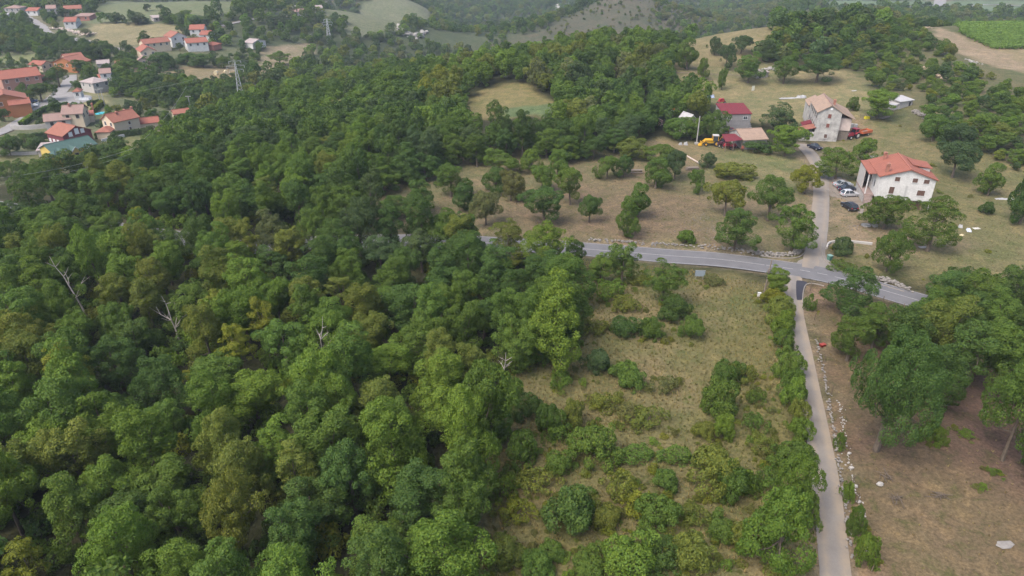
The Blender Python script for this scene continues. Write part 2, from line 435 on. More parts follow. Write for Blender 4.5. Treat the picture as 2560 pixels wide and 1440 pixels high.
def ground_material():
    m, nt, b = nodes_of("soil_and_grass")
    A = nt.nodes.new("ShaderNodeAttribute"); A.attribute_name = "ca"
    B = nt.nodes.new("ShaderNodeAttribute"); B.attribute_name = "cb"
    p = pos(nt)
    n1 = noise(nt, .08, 4, .65, p, .5)
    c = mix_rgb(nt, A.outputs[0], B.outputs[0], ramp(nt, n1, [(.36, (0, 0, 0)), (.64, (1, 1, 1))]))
    # straw, green growth and bare earth in the turf itself
    n2 = noise(nt, .42, 4, .72, p, .6)
    c = mix_rgb(nt, c, mix_rgb(nt, c, (1.5, 1.42, 1.28, 1), 1.0, 'MULTIPLY'), ramp(nt, n2, [(.5, (0, 0, 0)), (.7, (.85,) * 3)]))
    c = mix_rgb(nt, c, mix_rgb(nt, c, (.58, .80, .46, 1), 1.0, 'MULTIPLY'), ramp(nt, n2, [(.3, (.85,) * 3), (.47, (0, 0, 0))]))
    fine = noise(nt, 2.6, 4, .78, p)
    c = mix_rgb(nt, c, ramp(nt, fine, [(.28, (.5,) * 3), (.5, (.95,) * 3), (.72, (1.45,) * 3)]), 1.0, 'MULTIPLY')
    nt.links.new(c, b.inputs["Base Color"]); b.inputs["Roughness"].default_value = .95; b.inputs["Specular IOR Level"].default_value = .1
    bump(nt, b, noise(nt, 2.6, 2, .7, p), .5, .25)
    return m
ground_me = np_mesh("ground", np.stack([gx, gy, gz], 1), Fq, [ground_material()], smooth=True)
for nm, arr in (("ca", ca), ("cb", cb)):
    at_ = ground_me.attributes.new(nm, 'FLOAT_COLOR', 'POINT')
    at_.data.foreach_set("color", np.concatenate([arr, np.ones((len(arr), 1))], 1).astype(np.float32).ravel())
tag(mesh_obj("ground", ground_me), kind="structure")

# ------------------------------------------------------------------ roads
def asphalt(name, a, b_, edge=None):
    a = np.asarray(a) * .72; b_ = np.asarray(b_) * .72; edge = None if edge is None else np.asarray(edge) * .8
    m, nt, b = nodes_of(name)
    p = pos(nt)
    c = mix_rgb(nt, (*a, 1), (*b_, 1), ramp(nt, noise(nt, .35, 6, .65, p), [(.35, (0, 0, 0)), (.65, (1, 1, 1))]))
    c = mix_rgb(nt, c, ramp(nt, noise(nt, 9, 4, .7, p), [(.3, (.85,) * 3), (.7, (1.1,) * 3)]), 1.0, 'MULTIPLY')
    u = nt.nodes.new("ShaderNodeAttribute"); u.attribute_name = "across"
    if edge is not None:
        # worn wheel tracks and gritty margins of the lane surface
        e = ramp(nt, u.outputs["Fac"], [(0, (.1,) * 3), (.22, (.95,) * 3), (.42, (.2,) * 3), (.6, (.2,) * 3), (.8, (1,) * 3)])
        mm = nt.nodes.new("ShaderNodeMath"); mm.operation = 'MULTIPLY'
        nt.links.new(e, mm.inputs[0]); nt.links.new(ramp(nt, noise(nt, .5, 5, .7, p), [(.3, (.3,) * 3), (.6, (1,) * 3)]), mm.inputs[1])
        c = mix_rgb(nt, c, (*edge, 1), mm.outputs[0])
    nt.links.new(c, b.inputs["Base Color"]); b.inputs["Roughness"].default_value = .9; b.inputs["Specular IOR Level"].default_value = .25
    bump(nt, b, noise(nt, 14, 3, .7, p), .2, .05)
    return m
def strip_pts(line, offs, dz):
    L = np.asarray(line); T = np.gradient(L, axis=0); T /= np.linalg.norm(T, axis=1)[:, None] + 1e-9
    N = np.stack([-T[:, 1], T[:, 0]], 1)
    out = []
    for o in offs:
        p = L + N * np.asarray(o).reshape(-1, 1) if np.ndim(o) else L + N * o
        out.append(np.column_stack([p, height(L[:, 0], L[:, 1]) + dz]))
    return np.stack(out, 1)          # (n, k, 3)
def road(name, line, half, mat, dz=0.03, jitter=0.0, cols=9):
    n = len(line)
    j = np.convolve(rng.normal(0, 1, n + 8), np.ones(5) / 5, 'same')[4:n + 4] * jitter
    j2 = np.convolve(rng.normal(0, 1, n + 8), np.ones(5) / 5, 'same')[4:n + 4] * jitter
    s = np.linspace(-1, 1, cols)
    offs = [np.where(v < 0, v * (half + j), v * (half + j2)) for v in s]
    P = strip_pts(line, offs, dz)
    P[:, :, 2] += 0.05 * (1 - s[None, :] ** 2)
    k = P.shape[1]
    I = np.arange(n * k).reshape(n, k)
    F = np.stack([I[:-1, :-1], I[:-1, 1:], I[1:, 1:], I[1:, :-1]], -1).reshape(-1, 4)
    me = np_mesh(name, P.reshape(-1, 3), F, [mat], smooth=True)
    a = me.attributes.new("across", 'FLOAT', 'POINT')
    a.data.foreach_set("value", np.tile(np.linspace(0, 1, k), n).astype(np.float32))
    return tag(mesh_obj(name, me), kind="structure")
M_ASPH = asphalt("grey_asphalt", alb(152, 151, 154), alb(138, 137, 140))
M_LANE = asphalt("worn_lane", alb(178, 171, 163), alb(162, 154, 146), alb(182, 166, 146))
M_LANE2 = asphalt("gravel_lane", alb(176, 170, 164), alb(160, 153, 146), alb(190, 172, 148))
M_DARK = asphalt("fresh_asphalt", alb(84, 84, 96), alb(76, 76, 88))
M_PALE = asphalt("pale_road", alb(196, 192, 190), alb(180, 176, 172))
road("main_road", ROAD, 3.1, M_ASPH, 0.03, 0.06)
road("farm_lane", LANE_UP, 1.75, M_LANE, 0.045, 0.12)
road("gravel_lane", LANE_DOWN, 1.45, M_LANE2, 0.045, 0.14)
road("footpath", FOOTPATH, .6, asphalt("trodden_earth", alb(170, 150, 126), alb(150, 134, 110)), 0.04, .2, 5)
road("village_road", VROAD, 2.6, M_PALE, 0.05, 0.15)
road("village_road", VROAD2, 2.8, M_PALE, 0.05, 0.15)
road("village_road", VROAD3, 2.2, M_PALE, 0.1, 0.2)
road("country_road", FARROAD, 3.2, M_PALE, 0.4, 0.3)
road("country_road", FARROAD2, 6, M_PALE, 0.5, 0.3)

def ground_patch(name, pts_px, mat, dz, world=None):
    P = world if world is not None else world_poly(pts_px)
    P = smooth_line(list(P) + [P[0]], 1.0)[:-1]
    c = P.mean(0)
    V = [(c[0], c[1], H(*c) + dz + .02)]; rings = 5; n = len(P)
    for r in range(1, rings + 1):
        q = c + (P - c) * r / rings
        V += list(np.column_stack([q, height(q[:, 0], q[:, 1]) + dz]))
    V = [tuple(v) for v in V]
    F = [(0, 1 + i, 1 + (i + 1) % n) for i in range(n)]
    for r in range(rings - 1):
        a, b = 1 + r * n, 1 + (r + 1) * n
        F += [(a + i, b + i, b + (i + 1) % n, a + (i + 1) % n) for i in range(n)]
    me = bpy.data.meshes.new(name); me.from_pydata(V, [], F); me.update(); me.materials.append(mat)
    for p in me.polygons: p.use_smooth = True
    return tag(mesh_obj(name, me), kind="structure")
# flared mouths of the two lanes and the patch of fresh asphalt
ground_patch("lane_mouth", [(1996, 652), (2022, 640), (2030, 610), (2060, 608), (2064, 640), (2086, 664), (2110, 684), (2070, 684), (2020, 672), (1990, 664)], M_LANE, 0.058)
ground_patch("lane_mouth", [(1962, 694), (2012, 706), (2004, 730), (2000, 756), (1972, 756), (1962, 730)], M_LANE, 0.05)
ground_patch("asphalt_patch", [(1992, 702), (2016, 705), (2014, 718), (2006, 734), (2006, 750), (1984, 748), (1984, 728), (1987, 712)], M_DARK, 0.075)
ground_patch("village_square", [(150, 244), (172, 230), (200, 236), (228, 240), (224, 250), (190, 262), (150, 268), (120, 276)], M_PALE, 0.06)
ground_patch("gravel_yard", [(2072, 440), (2110, 446), (2146, 476), (2150, 492), (2160, 520), (2150, 534), (2116, 500), (2070, 486)], asphalt("yard_gravel", alb(186, 172, 158), alb(160, 146, 126)), 0.02)

# painted lines
M_PAINT = worn("road_paint", (.34, .34, .335, 1), (.2, .2, .2, 1), 2.5, .7, .9)
def arc_index(line):
    return np.concatenate([[0], np.cumsum(np.linalg.norm(np.diff(line, axis=0), axis=1))])
S = arc_index(ROAD)
def along(s):
    return np.array([np.interp(s, S, ROAD[:, 0]), np.interp(s, S, ROAD[:, 1])])
def mark(name, s0, s1, off, w):
    n = max(2, int((s1 - s0) / 1.5) + 1)
    L = np.array([along(s) for s in np.linspace(s0, s1, n)])
    P = strip_pts(L, [off - w / 2, off + w / 2], 0.095 - 0.05 * (off / 3.1) ** 2).reshape(-1, 3)
    F = [(2 * i, 2 * i + 1, 2 * i + 3, 2 * i + 2) for i in range(n - 1)]
    return tag(mesh_obj(name, np_mesh(name, P, F, [M_PAINT])), kind="structure")
def s_near(px, py):
    p = np.array(tuple(at(px, py))[:2]); return S[np.argmin(((ROAD - p) ** 2).sum(1))]
j0, j1 = s_near(2140, 706), s_near(1905, 660)
mark("centre_line", S[0] + 1, j0, 0, .14)
mark("centre_line", j1, S[-1] - 1, 0, .14)
s = j0 + 1.2
while s < j1 - 1:
    mark("dash_line", s, s + 1.7, 0, .16); s += 2.9
j2, j3 = s_near(1985, 674), s_near(1700, 642)
mark("edge_line", S[0] + 1, s_near(2020, 680), 2.85, .1)   # valley side edge
mark("edge_line", s_near(1960, 668), S[-1] - 1, 2.85, .12)
mark("edge_line", S[0] + 1, s_near(2120, 700), -2.85, .1)
mark("edge_line", s_near(1990, 670), S[-1] - 1, -2.85, .1)
M_KERB = worn("kerb_concrete", (.25, .225, .195, 1), (.16, .14, .12, 1), 1.5, .9, .8)
def kerb(pts_px):
    L = px_line(pts_px, .8)
    n = len(L)
    a = strip_pts(L, [-.08, .08], -.05); b = strip_pts(L, [-.08, .08], .16)
    V = np.concatenate([a, b[:, ::-1]], 1)
    I = np.arange(n * 4).reshape(n, 4)
    F = [(I[i, k], I[i, (k + 1) % 4], I[i + 1, (k + 1) % 4], I[i + 1, k]) for i in range(n - 1) for k in range(4)]
    return tag(mesh_obj("kerb", np_mesh("kerb", V.reshape(-1, 3), F, [M_KERB])), kind="structure")
kerb([(1900, 640), (1950, 646), (1990, 645), (2008, 636), (2018, 622)])
kerb([(2053, 600), (2054, 630), (2062, 652), (2080, 668), (2110, 682), (2150, 698), (2200, 712), (2260, 730)])
kerb([(2006, 760), (2008, 730), (2016, 712), (2034, 710), (2060, 716)])

# ------------------------------------------------------------------ buildings
SCALE_ = .8
def W_(name, r, g, b, k=1.0, **kw):
    c = srgb(r, g, b); return worn(name, (c[0] * k, c[1] * k, c[2] * k, 1), **kw)
M_WHITE = worn("lime_render", (.58, .575, .56, 1), (.42, .415, .4, 1), .8, .9, .8, fine=4)
M_OLDWALL = worn("stained_render", (.46, .45, .425, 1), (.2, .195, .19, 1), .55, .95, 1.0, fine=3)
M_BLOCK = worn("grey_block", (.26, .25, .245, 1), (.18, .175, .17, 1), 1.6, .95, .8, fine=6)
M_CREAM = worn("cream_render", (.55, .46, .34, 1), (.46, .38, .28, 1), .8, .9, .6)
M_MAROON = worn("maroon_render", (.18, .05, .062, 1), (.14, .042, .052, 1), .8, .9, .6)
M_YELLOW = worn("yellow_render", (.5, .38, .11, 1), (.42, .31, .1, 1), .8, .9, .6)
M_ORANGE = worn("orange_render", (.36, .15, .065, 1), (.3, .12, .055, 1), .8, .9, .6)
M_SALMON = worn("salmon_render", (.36, .19, .145, 1), (.3, .16, .125, 1), .8, .9, .6)
M_STONE = worn("rubble_stone", (.42, .40, .38, 1), (.22, .2, .185, 1), 2.2, .95, 1.0, fine=5)
M_PALEWALL = worn("pale_wall", (.42, .4, .375, 1), (.31, .295, .28, 1), 1, .9, .7)
M_TRIM = worn("white_trim", (.56, .56, .55, 1), (.44, .44, .43, 1), 2, .7, .5)
M_SHUT = worn("brown_shutter", (.13, .075, .055, 1), (.08, .05, .04, 1), 3, .7, .7)
M_REDSHUT = worn("oxblood_shutter", (.20, .075, .06, 1), (.14, .06, .05, 1), 3, .8, .8)
M_WSHUT = worn("white_shutter", (.74, .74, .76, 1), (.6, .6, .62, 1), 3, .7, .4)
M_INNER_SHADE = worn("painted_inner_shade", (.03, .028, .028, 1), (.02, .02, .02, 1), 3, .9, .5)  # near-black colour stands in for the shade inside windows and garage
M_CONC = worn("concrete", (.34, .33, .315, 1), (.24, .23, .22, 1), 1.4, .95, .8)
M_WOOD = worn("grey_wood", (.20, .165, .135, 1), (.13, .11, .09, 1), 3, .9, .8)
M_GLASS = glossy("window_glass", (.035, .045, .055, 1), .08)
R_RED = rooftile("red_tile", (.29, .108, .074, 1), (.23, .088, .064, 1))
R_ORANGE = rooftile("orange_tile", (.28, .118, .082, 1), (.225, .095, .068, 1))
R_PINK = rooftile("faded_tile", (.28, .185, .155, 1), (.22, .15, .13, 1))
R_TAN = rooftile("tan_tile", (.33, .235, .175, 1), (.24, .175, .135, 1))
R_GREY = rooftile("grey_tile", (.36, .30, .28, 1), (.26, .22, .21, 1))
R_MAR = rooftile("maroon_sheet", (.17, .028, .038, 1), (.13, .027, .034, 1), 1.6)
R_GREEN = rooftile("green_sheet", (.062, .115, .10, 1), (.05, .09, .08, 1), 1.2)
R_PALE = rooftile("pale_sheet", (.42, .415, .415, 1), (.33, .32, .32, 1), 1.2)
R_BRICK = rooftile("brick_tile", (.36, .17, .12, 1), (.28, .13, .1, 1))

def face_matrix(face, Wd, D):
    if face == 'F': return Matrix(((1, 0, 0, 0), (0, 1, 0, 0), (0, 0, 1, 0), (0, 0, 0, 1)))
    if face == 'L': return Matrix.Translation((0, 0, 0)) @ Matrix.Rotation(-pi / 2, 4, 'Z') @ Matrix.Scale(-1, 4, (1, 0, 0))
    if face == 'R': return Matrix.Translation((Wd, 0, 0)) @ Matrix.Rotation(pi / 2, 4, 'Z')
    return Matrix.Translation((Wd, D, 0)) @ Matrix.Rotation(pi, 4, 'Z')
def window(root, face, u, z, w, h, style, Wd, D, y0=0.0):
    m = face_matrix(face, Wd, D)
    T = lambda mb: [setattr(mb, 'v', [tuple(m @ Vector(p)) for p in mb.v]), mb][1]
    frame_mat = {'shut': M_TRIM, 'ox': M_STONE, 'white': M_TRIM, 'dark': M_TRIM, 'hole': M_STONE, 'door': M_SHUT, 'garage': M_CONC}.get(style, M_TRIM)
    t = .09
    mb = MB()
    a = -.06 + y0
    mb.box(u - w / 2 - t, u - w / 2, a, y0 + .02, z - h / 2, z + h / 2); mb.box(u + w / 2, u + w / 2 + t, a, y0 + .02, z - h / 2, z + h / 2)
    mb.box(u - w / 2 - t, u + w / 2 + t, a, y0 + .02, z + h / 2, z + h / 2 + t)
    mb.box(u - w / 2 - t - .06, u + w / 2 + t + .06, a - .06, y0 + .02, z - h / 2 - t, z - h / 2)
    nm = "door" if style in ('door', 'garage') else "window"
    o = T(mb).build(nm, frame_mat, root)
    pm = {'shut': M_SHUT, 'ox': M_REDSHUT, 'white': M_WSHUT, 'dark': M_GLASS, 'hole': M_INNER_SHADE, 'door': M_SHUT, 'garage': M_INNER_SHADE}[style]
    if style in ('shut', 'white', 'ox'):
        for s in (-1, 1):
            p = MB().box(u + (0.012 if s > 0 else -w / 2), u + (w / 2 if s > 0 else -.012), y0 - .05, y0 + .02, z - h / 2, z + h / 2)
            n = max(3, int(h / .22))
            for k in range(n):
                zz = z - h / 2 + (k + .5) * h / n
                p.box(u + (0.07 if s > 0 else -w / 2 + .06), u + (w / 2 - .06 if s > 0 else -.07), y0 - .066, y0 - .051, zz - h / n * .32, zz + h / n * .32)
            T(p).build("shutter", pm, o)
    else:
        T(MB().box(u - w / 2, u + w / 2, y0 - .03, y0 + .02, z - h / 2, z + h / 2)).build("pane" if style == 'dark' else "leaf" if style == 'door' else "shade_panel", pm, o)  # hole and garage styles: dark panel on the solid wall, painted as inner shade
        if style == 'dark':
            T(MB().box(u - .03, u + .03, y0 - .05, y0 - .031, z - h / 2, z + h / 2)).build("mullion", M_TRIM, o)
def roof_mesh(kind, Wd, D, Hh, rise, ov=.35, th=.16, x0=0, y0=0):
    mb = MB()
    if kind == 'x':          # ridge runs along x
        k = rise / (D / 2); zo = Hh - ov * k
        for s in (0, 1):
            ya, yb = (-ov, D / 2) if s == 0 else (D + ov, D / 2)
            mb.poly([(x0 - ov, y0 + ya, zo), (x0 + Wd + ov, y0 + ya, zo), (x0 + Wd + ov, y0 + yb, Hh + rise), (x0 - ov, y0 + yb, Hh + rise),
                     (x0 - ov, y0 + ya, zo + th), (x0 + Wd + ov, y0 + ya, zo + th), (x0 + Wd + ov, y0 + yb, Hh + rise + th), (x0 - ov, y0 + yb, Hh + rise + th)],
                    [(0, 1, 2, 3), (7, 6, 5, 4), (0, 4, 5, 1), (1, 5, 6, 2), (2, 6, 7, 3), (3, 7, 4, 0)])
    elif kind == 'y':
        k = rise / (Wd / 2); zo = Hh - ov * k
        for s in (0, 1):
            xa, xb = (-ov, Wd / 2) if s == 0 else (Wd + ov, Wd / 2)
            mb.poly([(x0 + xa, y0 - ov, zo), (x0 + xa, y0 + D + ov, zo), (x0 + xb, y0 + D + ov, Hh + rise), (x0 + xb, y0 - ov, Hh + rise),
                     (x0 + xa, y0 - ov, zo + th), (x0 + xa, y0 + D + ov, zo + th), (x0 + xb, y0 + D + ov, Hh + rise + th), (x0 + xb, y0 - ov, Hh + rise + th)],
                    [(0, 1, 2, 3), (7, 6, 5, 4), (0, 4, 5, 1), (1, 5, 6, 2), (2, 6, 7, 3), (3, 7, 4, 0)])
    elif kind == 'hip':
        e = min(Wd, D) / 2
        if Wd >= D: r0, r1 = (x0 + e, y0 + D / 2), (x0 + Wd - e, y0 + D / 2)
        else: r0, r1 = (x0 + Wd / 2, y0 + e), (x0 + Wd / 2, y0 + D - e)
        z0 = Hh - .05
        P = [(x0 - ov, y0 - ov, z0), (x0 + Wd + ov, y0 - ov, z0), (x0 + Wd + ov, y0 + D + ov, z0), (x0 - ov, y0 + D + ov, z0)]
        Q = [(p[0], p[1], p[2] + th) for p in P] + [(r0[0], r0[1], Hh + rise), (r1[0] + 1e-3, r1[1] + 1e-3, Hh + rise)]
        F = [(3, 2, 1, 0)] + [(i, (i + 1) % 4, 4 + (i + 1) % 4, 4 + i) for i in range(4)]
        F += ([(4, 5, 9, 8), (5, 6, 9), (6, 7, 8, 9), (7, 4, 8)] if Wd >= D else [(4, 5, 8), (5, 6, 9, 8), (6, 7, 9), (7, 4, 8, 9)])
        mb.poly(P + Q, F)
    else:                    # single slope, falls to the front ('s') or to the left ('sl') or right ('sr')
        if kind == 's': c = [(x0 - ov, y0 - ov, Hh), (x0 + Wd + ov, y0 - ov, Hh), (x0 + Wd + ov, y0 + D + ov, Hh + rise), (x0 - ov, y0 + D + ov, Hh + rise)]
        elif kind == 'sl': c = [(x0 - ov, y0 - ov, Hh), (x0 + Wd + ov, y0 - ov, Hh + rise), (x0 + Wd + ov, y0 + D + ov, Hh + rise), (x0 - ov, y0 + D + ov, Hh)]
        else: c = [(x0 - ov, y0 - ov, Hh + rise), (x0 + Wd + ov, y0 - ov, Hh), (x0 + Wd + ov, y0 + D + ov, Hh), (x0 - ov, y0 + D + ov, Hh + rise)]
        mb.poly(c + [(p[0], p[1], p[2] + th) for p in c], [(3, 2, 1, 0), (4, 5, 6, 7), (0, 1, 5, 4), (1, 2, 6, 5), (2, 3, 7, 6), (3, 0, 4, 7)])
    return mb
def wall_mesh(kind, Wd, D, Hh, rise, z0=-.4, x0=0, y0=0):
    mb = MB(); e = .02
    if kind == 'x': mb.prism([(y0, z0), (y0 + D, z0), (y0 + D, Hh), (y0 + D / 2, Hh + rise - e), (y0, Hh)], 'x', x0, x0 + Wd)
    elif kind == 'y': mb.prism([(x0, z0), (x0 + Wd, z0), (x0 + Wd, Hh), (x0 + Wd / 2, Hh + rise - e), (x0, Hh)], 'y', y0, y0 + D)
    elif kind == 's': mb.prism([(y0, z0), (y0 + D, z0), (y0 + D, Hh + rise - e), (y0, Hh)], 'x', x0, x0 + Wd)
    elif kind == 'sl': mb.prism([(x0, z0), (x0 + Wd, z0), (x0 + Wd, Hh + rise - e), (x0, Hh)], 'y', y0, y0 + D)
    elif kind == 'sr': mb.prism([(x0, z0), (x0 + Wd, z0), (x0 + Wd, Hh), (x0, Hh + rise - e)], 'y', y0, y0 + D)
    else: mb.box(x0, x0 + Wd, y0, y0 + D, z0, Hh)
    return mb
def chimney(roof, x, y, z, h, s=.5, mat=None, cap=None):
    b = MB().box(x - s / 2, x + s / 2, y - s / 2, y + s / 2, z - .8, z + h)
    b.box(x - s / 2 - .1, x + s / 2 + .1, y - s / 2 - .1, y + s / 2 + .1, z + h, z + h + .14)
    for sx in (-1, 1):
        for sy in (-1, 1): b.box(x + sx * s * .35 - .06, x + sx * s * .35 + .06, y + sy * s * .35 - .06, y + sy * s * .35 + .06, z + h + .14, z + h + .36)
    b.poly([(x - s / 2 - .1, y - s / 2 - .1, z + h + .36), (x + s / 2 + .1, y - s / 2 - .1, z + h + .36), (x + s / 2 + .1, y + s / 2 + .1, z + h + .36), (x - s / 2 - .1, y + s / 2 + .1, z + h + .36), (x, y, z + h + .62)],
           [(3, 2, 1, 0), (0, 1, 4), (1, 2, 4), (2, 3, 4), (3, 0, 4)])
    b.build("chimney", mat or R_BRICK, roof)
FOOT = []      # footprints, kept clear of plants
def frame_of(A, B, Hh, D=None, C=None, side='A', rot=None):
    a = at(A[0], A[1], Hh); zE = a.z + Hh; b = Vector((*plane(B[0], B[1], zE), 0))
    d = Vector((b.x - a.x, b.y - a.y)); Wd = d.length; rz = atan2(d.y, d.x)
    if rot is not None: rz = radians(rot)
    if D is None:
        c = Vector((*plane(C[0], C[1], zE), 0)); q = a if side == 'A' else b
        D = Vector((c.x - q.x, c.y - q.y)).length
    n = Vector((-sin(rz), cos(rz)))
    cs = [Vector((a.x, a.y)), Vector((b.x, b.y)), Vector((b.x, b.y)) + n * D, Vector((a.x, a.y)) + n * D]
    z = a.z
    FOOT.append(np.array([(c.x, c.y) for c in cs]))
    return Vector((a.x, a.y, z)), rz, Wd, D
def auto_windows(root, Wd, D, Hh, spec, floors, style='dark', w=.95, h=1.15):
    for face in spec:
        L = Wd if face in 'FB' else D
        n = max(1, int(L / 3.0))
        for f in range(floors):
            zc = Hh - .35 - h / 2 - f * 2.7 if f else Hh - .4 - h / 2
            if zc - h / 2 < .3: continue
            for k in range(n):
                window(root, face, L * (k + .5) / n + random.uniform(-.2, .2), zc, w, h, style, Wd, D)
def house(name, label, A, B, Hh, D=None, C=None, side='A', ridge='x', rise=1.6, wall=None, roof=None, faces='F', floors=1, style='dark', chim=(), ov=.35, wins=(), group=None, cat="house", plinth=True):
    loc, rz, Wd, D = frame_of(A, B, Hh, D, C, side)
    e = empty(name, loc, rz)
    tag(e, label, cat, group)
    kind = ridge
    wall_mesh(kind, Wd, D, Hh, rise).build("wall", wall or M_WHITE, e)
    r = roof_mesh(kind, Wd, D, Hh, rise, ov).build("roof", roof or R_RED, e)
    if kind == 'x': MB().box(-ov, Wd + ov, D / 2 - .14, D / 2 + .14, Hh + rise + .1, Hh + rise + .24).build("ridge_tiles", roof or R_RED, r)
    if kind == 'y': MB().box(Wd / 2 - .14, Wd / 2 + .14, -ov, D + ov, Hh + rise + .1, Hh + rise + .24).build("ridge_tiles", roof or R_RED, r)
    for (x, y, h) in chim:
        zz = Hh + rise * (1 - abs(y - D / 2) / (D / 2)) if kind == 'x' else Hh + rise * (1 - abs(x - Wd / 2) / (Wd / 2))
        chimney(r, x, y, zz, h)
    if faces: auto_windows(e, Wd, D, Hh, faces, floors, style)
    for (f, u, z, w, h, st) in wins: window(e, f, (u if u > 0 else (Wd if f in 'FB' else D) + u), z, w, h, st, Wd, D)
    return e, Wd, D
def wing(e, x0, y0, Wd, D, Hh, kind, rise, wall, roof, names=("annexe_wall", "annexe_roof"), ov=.25):
    wall_mesh(kind, Wd, D, Hh, rise, -.4, x0, y0).build(names[0], wall, e)
    return roof_mesh(kind, Wd, D, Hh, rise, ov, .12, x0, y0).build(names[1], roof, e)

# ---- the white house with the red roof
loc, rz, Wd, D = frame_of((2203, 440), (2341, 450), 7.0, 11.5)
e = empty("white_house", loc, rz)
tag(e, "white two-storey house with orange-red tiled roof beside the parked cars", "house")
MB().prism([(0, 2.0), (Wd, 2.0), (Wd, 7.0), (Wd * .5, 8.78), (0, 7.0)], 'y', 0, D).build("wall", M_WHITE, e)
MB().box(.9, Wd - 1.1, .7, D - .2, -.5, 1.99).build("basement", worn("basement_brick", (.34, .2, .16, 1), (.24, .15, .12, 1), 2, .95, .8), e)
r = roof_mesh('y', Wd, D, 7.0, 1.8, .45, .2).build("roof", R_RED, e)
MB().box(Wd / 2 - .16, Wd / 2 + .16, -.45, D + .45, 8.9, 9.08).build("ridge_tiles", rooftile("ridge_red", (.34, .14, .1, 1), (.3, .11, .08, 1)), r)
chimney(r, 1.3, 1.3, 7.4, 1.7, .6); chimney(r, 2.4, D - 1.6, 7.7, 1.4, .6)
q = roof_mesh('sr', 3.6, 4.6, 8.0, .55, .25, .16, Wd - 3.7, 4.6).build("dormer_roof", R_RED, r)
MB().box(Wd - 3.6, Wd - .2, 4.7, 9.1, 6.9, 7.98).build("dormer_wall", M_WHITE, r)
# the left side: roofed terrace with a solid end wall, floor slab and steps
MB().poly([(-2.0, 2.0, 6.55), (.02, 2.0, 6.86), (.02, D + .4, 6.86), (-2.0, D + .4, 6.55), (-2.0, 2.0, 6.73), (.02, 2.0, 7.04), (.02, D + .4, 7.04), (-2.0, D + .4, 6.73)],
          [(3, 2, 1, 0), (4, 5, 6, 7), (0, 1, 5, 4), (1, 2, 6, 5), (2, 3, 7, 6), (3, 0, 4, 7)]).build("terrace_roof", R_RED, e)
MB().box(-1.9, -.02, D - .3, D, 2.0, 6.5).box(-1.9, -1.7, 6.0, D - .31, 2.0, 6.5).build("terrace_wall", M_PALEWALL, e)
MB().box(-1.95, -.02, 2.0, D - .31, 1.7, 2.0).build("terrace_floor", worn("terrace_tile", (.27, .2, .18, 1), (.22, .17, .15, 1), 2, .8, .6), e)
MB().box(-1.9, -.03, 2.2, D - .35, -.5, 1.69).build("terrace_base", M_STONE, e)
st = MB()
for k in range(7): st.box(-1.9, -.4, 2.0 - .3 * (k + 1), 2.0 - .3 * k, -.5, 1.7 - .22 * (k + 1) + .2)
st.build("steps", worn("step_stone", (.26, .2, .18, 1), (.2, .16, .14, 1), 3, .9, .7), e)
MB().cbox((-1.8, 2.3, 4.3), (.2, .2, 4.5)).build("post", M_TRIM, e)
for (u, z, w, h, stl) in ((3.35, 6.55, 1.0, .95, 'shut'), (6.85, 6.55, 1.0, .95, 'shut'), (9.1, 6.45, 1.1, .9, 'shut'), (2.75, 4.0, 1.0, 1.55, 'shut'), (8.6, 3.85, 1.5, 1.2, 'shut')):
    window(e, 'F', u, z, w, h, stl, Wd, D)
for (u, z) in ((3.4, 4.2), (7.2, 4.2)): window(e, 'L', u, z, .9, 1.5, 'dark', Wd, D)
window(e, 'F', 8.6, .85, 1.6, 1.7, 'door', Wd, D, .7); window(e, 'F', 6.3, 1.0, .9, .8, 'hole', Wd, D, .7)
MB().tube([(Wd + .06, .15, 0), (Wd + .06, .15, 6.8)], [.06, .06], 6).build("drainpipe", M_TRIM, e)
MB().box(5.35, 5.8, -.035, .0, 2.1, 5.3).build("grey_strip", worn("grey_patch", (.42, .42, .41, 1), (.34, .34, .33, 1), 2), e)  # narrow grey strip down the front wall
MB().box(-.4, Wd + .4, -.09, -.02, 2.0, 2.12).build("band", M_CONC, e)

# ---- the long old house
loc, rz, Wd, D = frame_of((2047, 279.5), (2107, 284.4), 8.3, 15.0, rot=-13.5)
e = empty("long_house", loc, rz)
tag(e, "long three-storey stone house with stained white walls and tan tiled roof", "house")
wall_mesh('y', Wd, D, 8.3, 1.9).build("wall", M_OLDWALL, e)
r = roof_mesh('y', Wd, D, 8.3, 1.9, .4, .16).build("roof", R_TAN, e)
MB().box(Wd / 2 - .15, Wd / 2 + .15, -.4, D + .4, 10.28, 10.44).build("ridge_tiles", R_PINK, r)
chimney(r, Wd - 1.6, 5.0, 9.1, 1.3, .6)
wing(e, -.25, D, Wd * .8, 8, 6.6, 'y', 1.5, M_OLDWALL, R_TAN, ("rear_wall", "rear_roof"))
MB().poly([(Wd - .3, .4, 8.25), (Wd + 4.0, .4, 6.4), (Wd + 4.0, D - 1, 6.4), (Wd - .3, D - 1, 8.25), (Wd - .3, .4, 8.4), (Wd + 4.0, .4, 6.55), (Wd + 4.0, D - 1, 6.55), (Wd - .3, D - 1, 8.4)],
          [(3, 2, 1, 0), (4, 5, 6, 7), (0, 1, 5, 4), (1, 2, 6, 5), (2, 3, 7, 6), (3, 0, 4, 7)]).build("side_roof", R_TAN, e)
MB().box(Wd + .01, Wd + 3.2, 1.4, D - 1.5, 3.1, 6.5).build("side_wall", worn("pink_render", (.56, .46, .42, 1), (.42, .35, .32, 1), .8, .9, .8), e)
MB().box(Wd + .02, Wd + 3.1, 1.7, D - 1.6, -.4, 3.09).build("plank_wall", M_WOOD, e)
for k in range(9): MB().box(Wd + .1 + k * .33, Wd + .4 + k * .33, 1.64, 1.7, 0, 3.0).build("plank", M_WOOD, e)
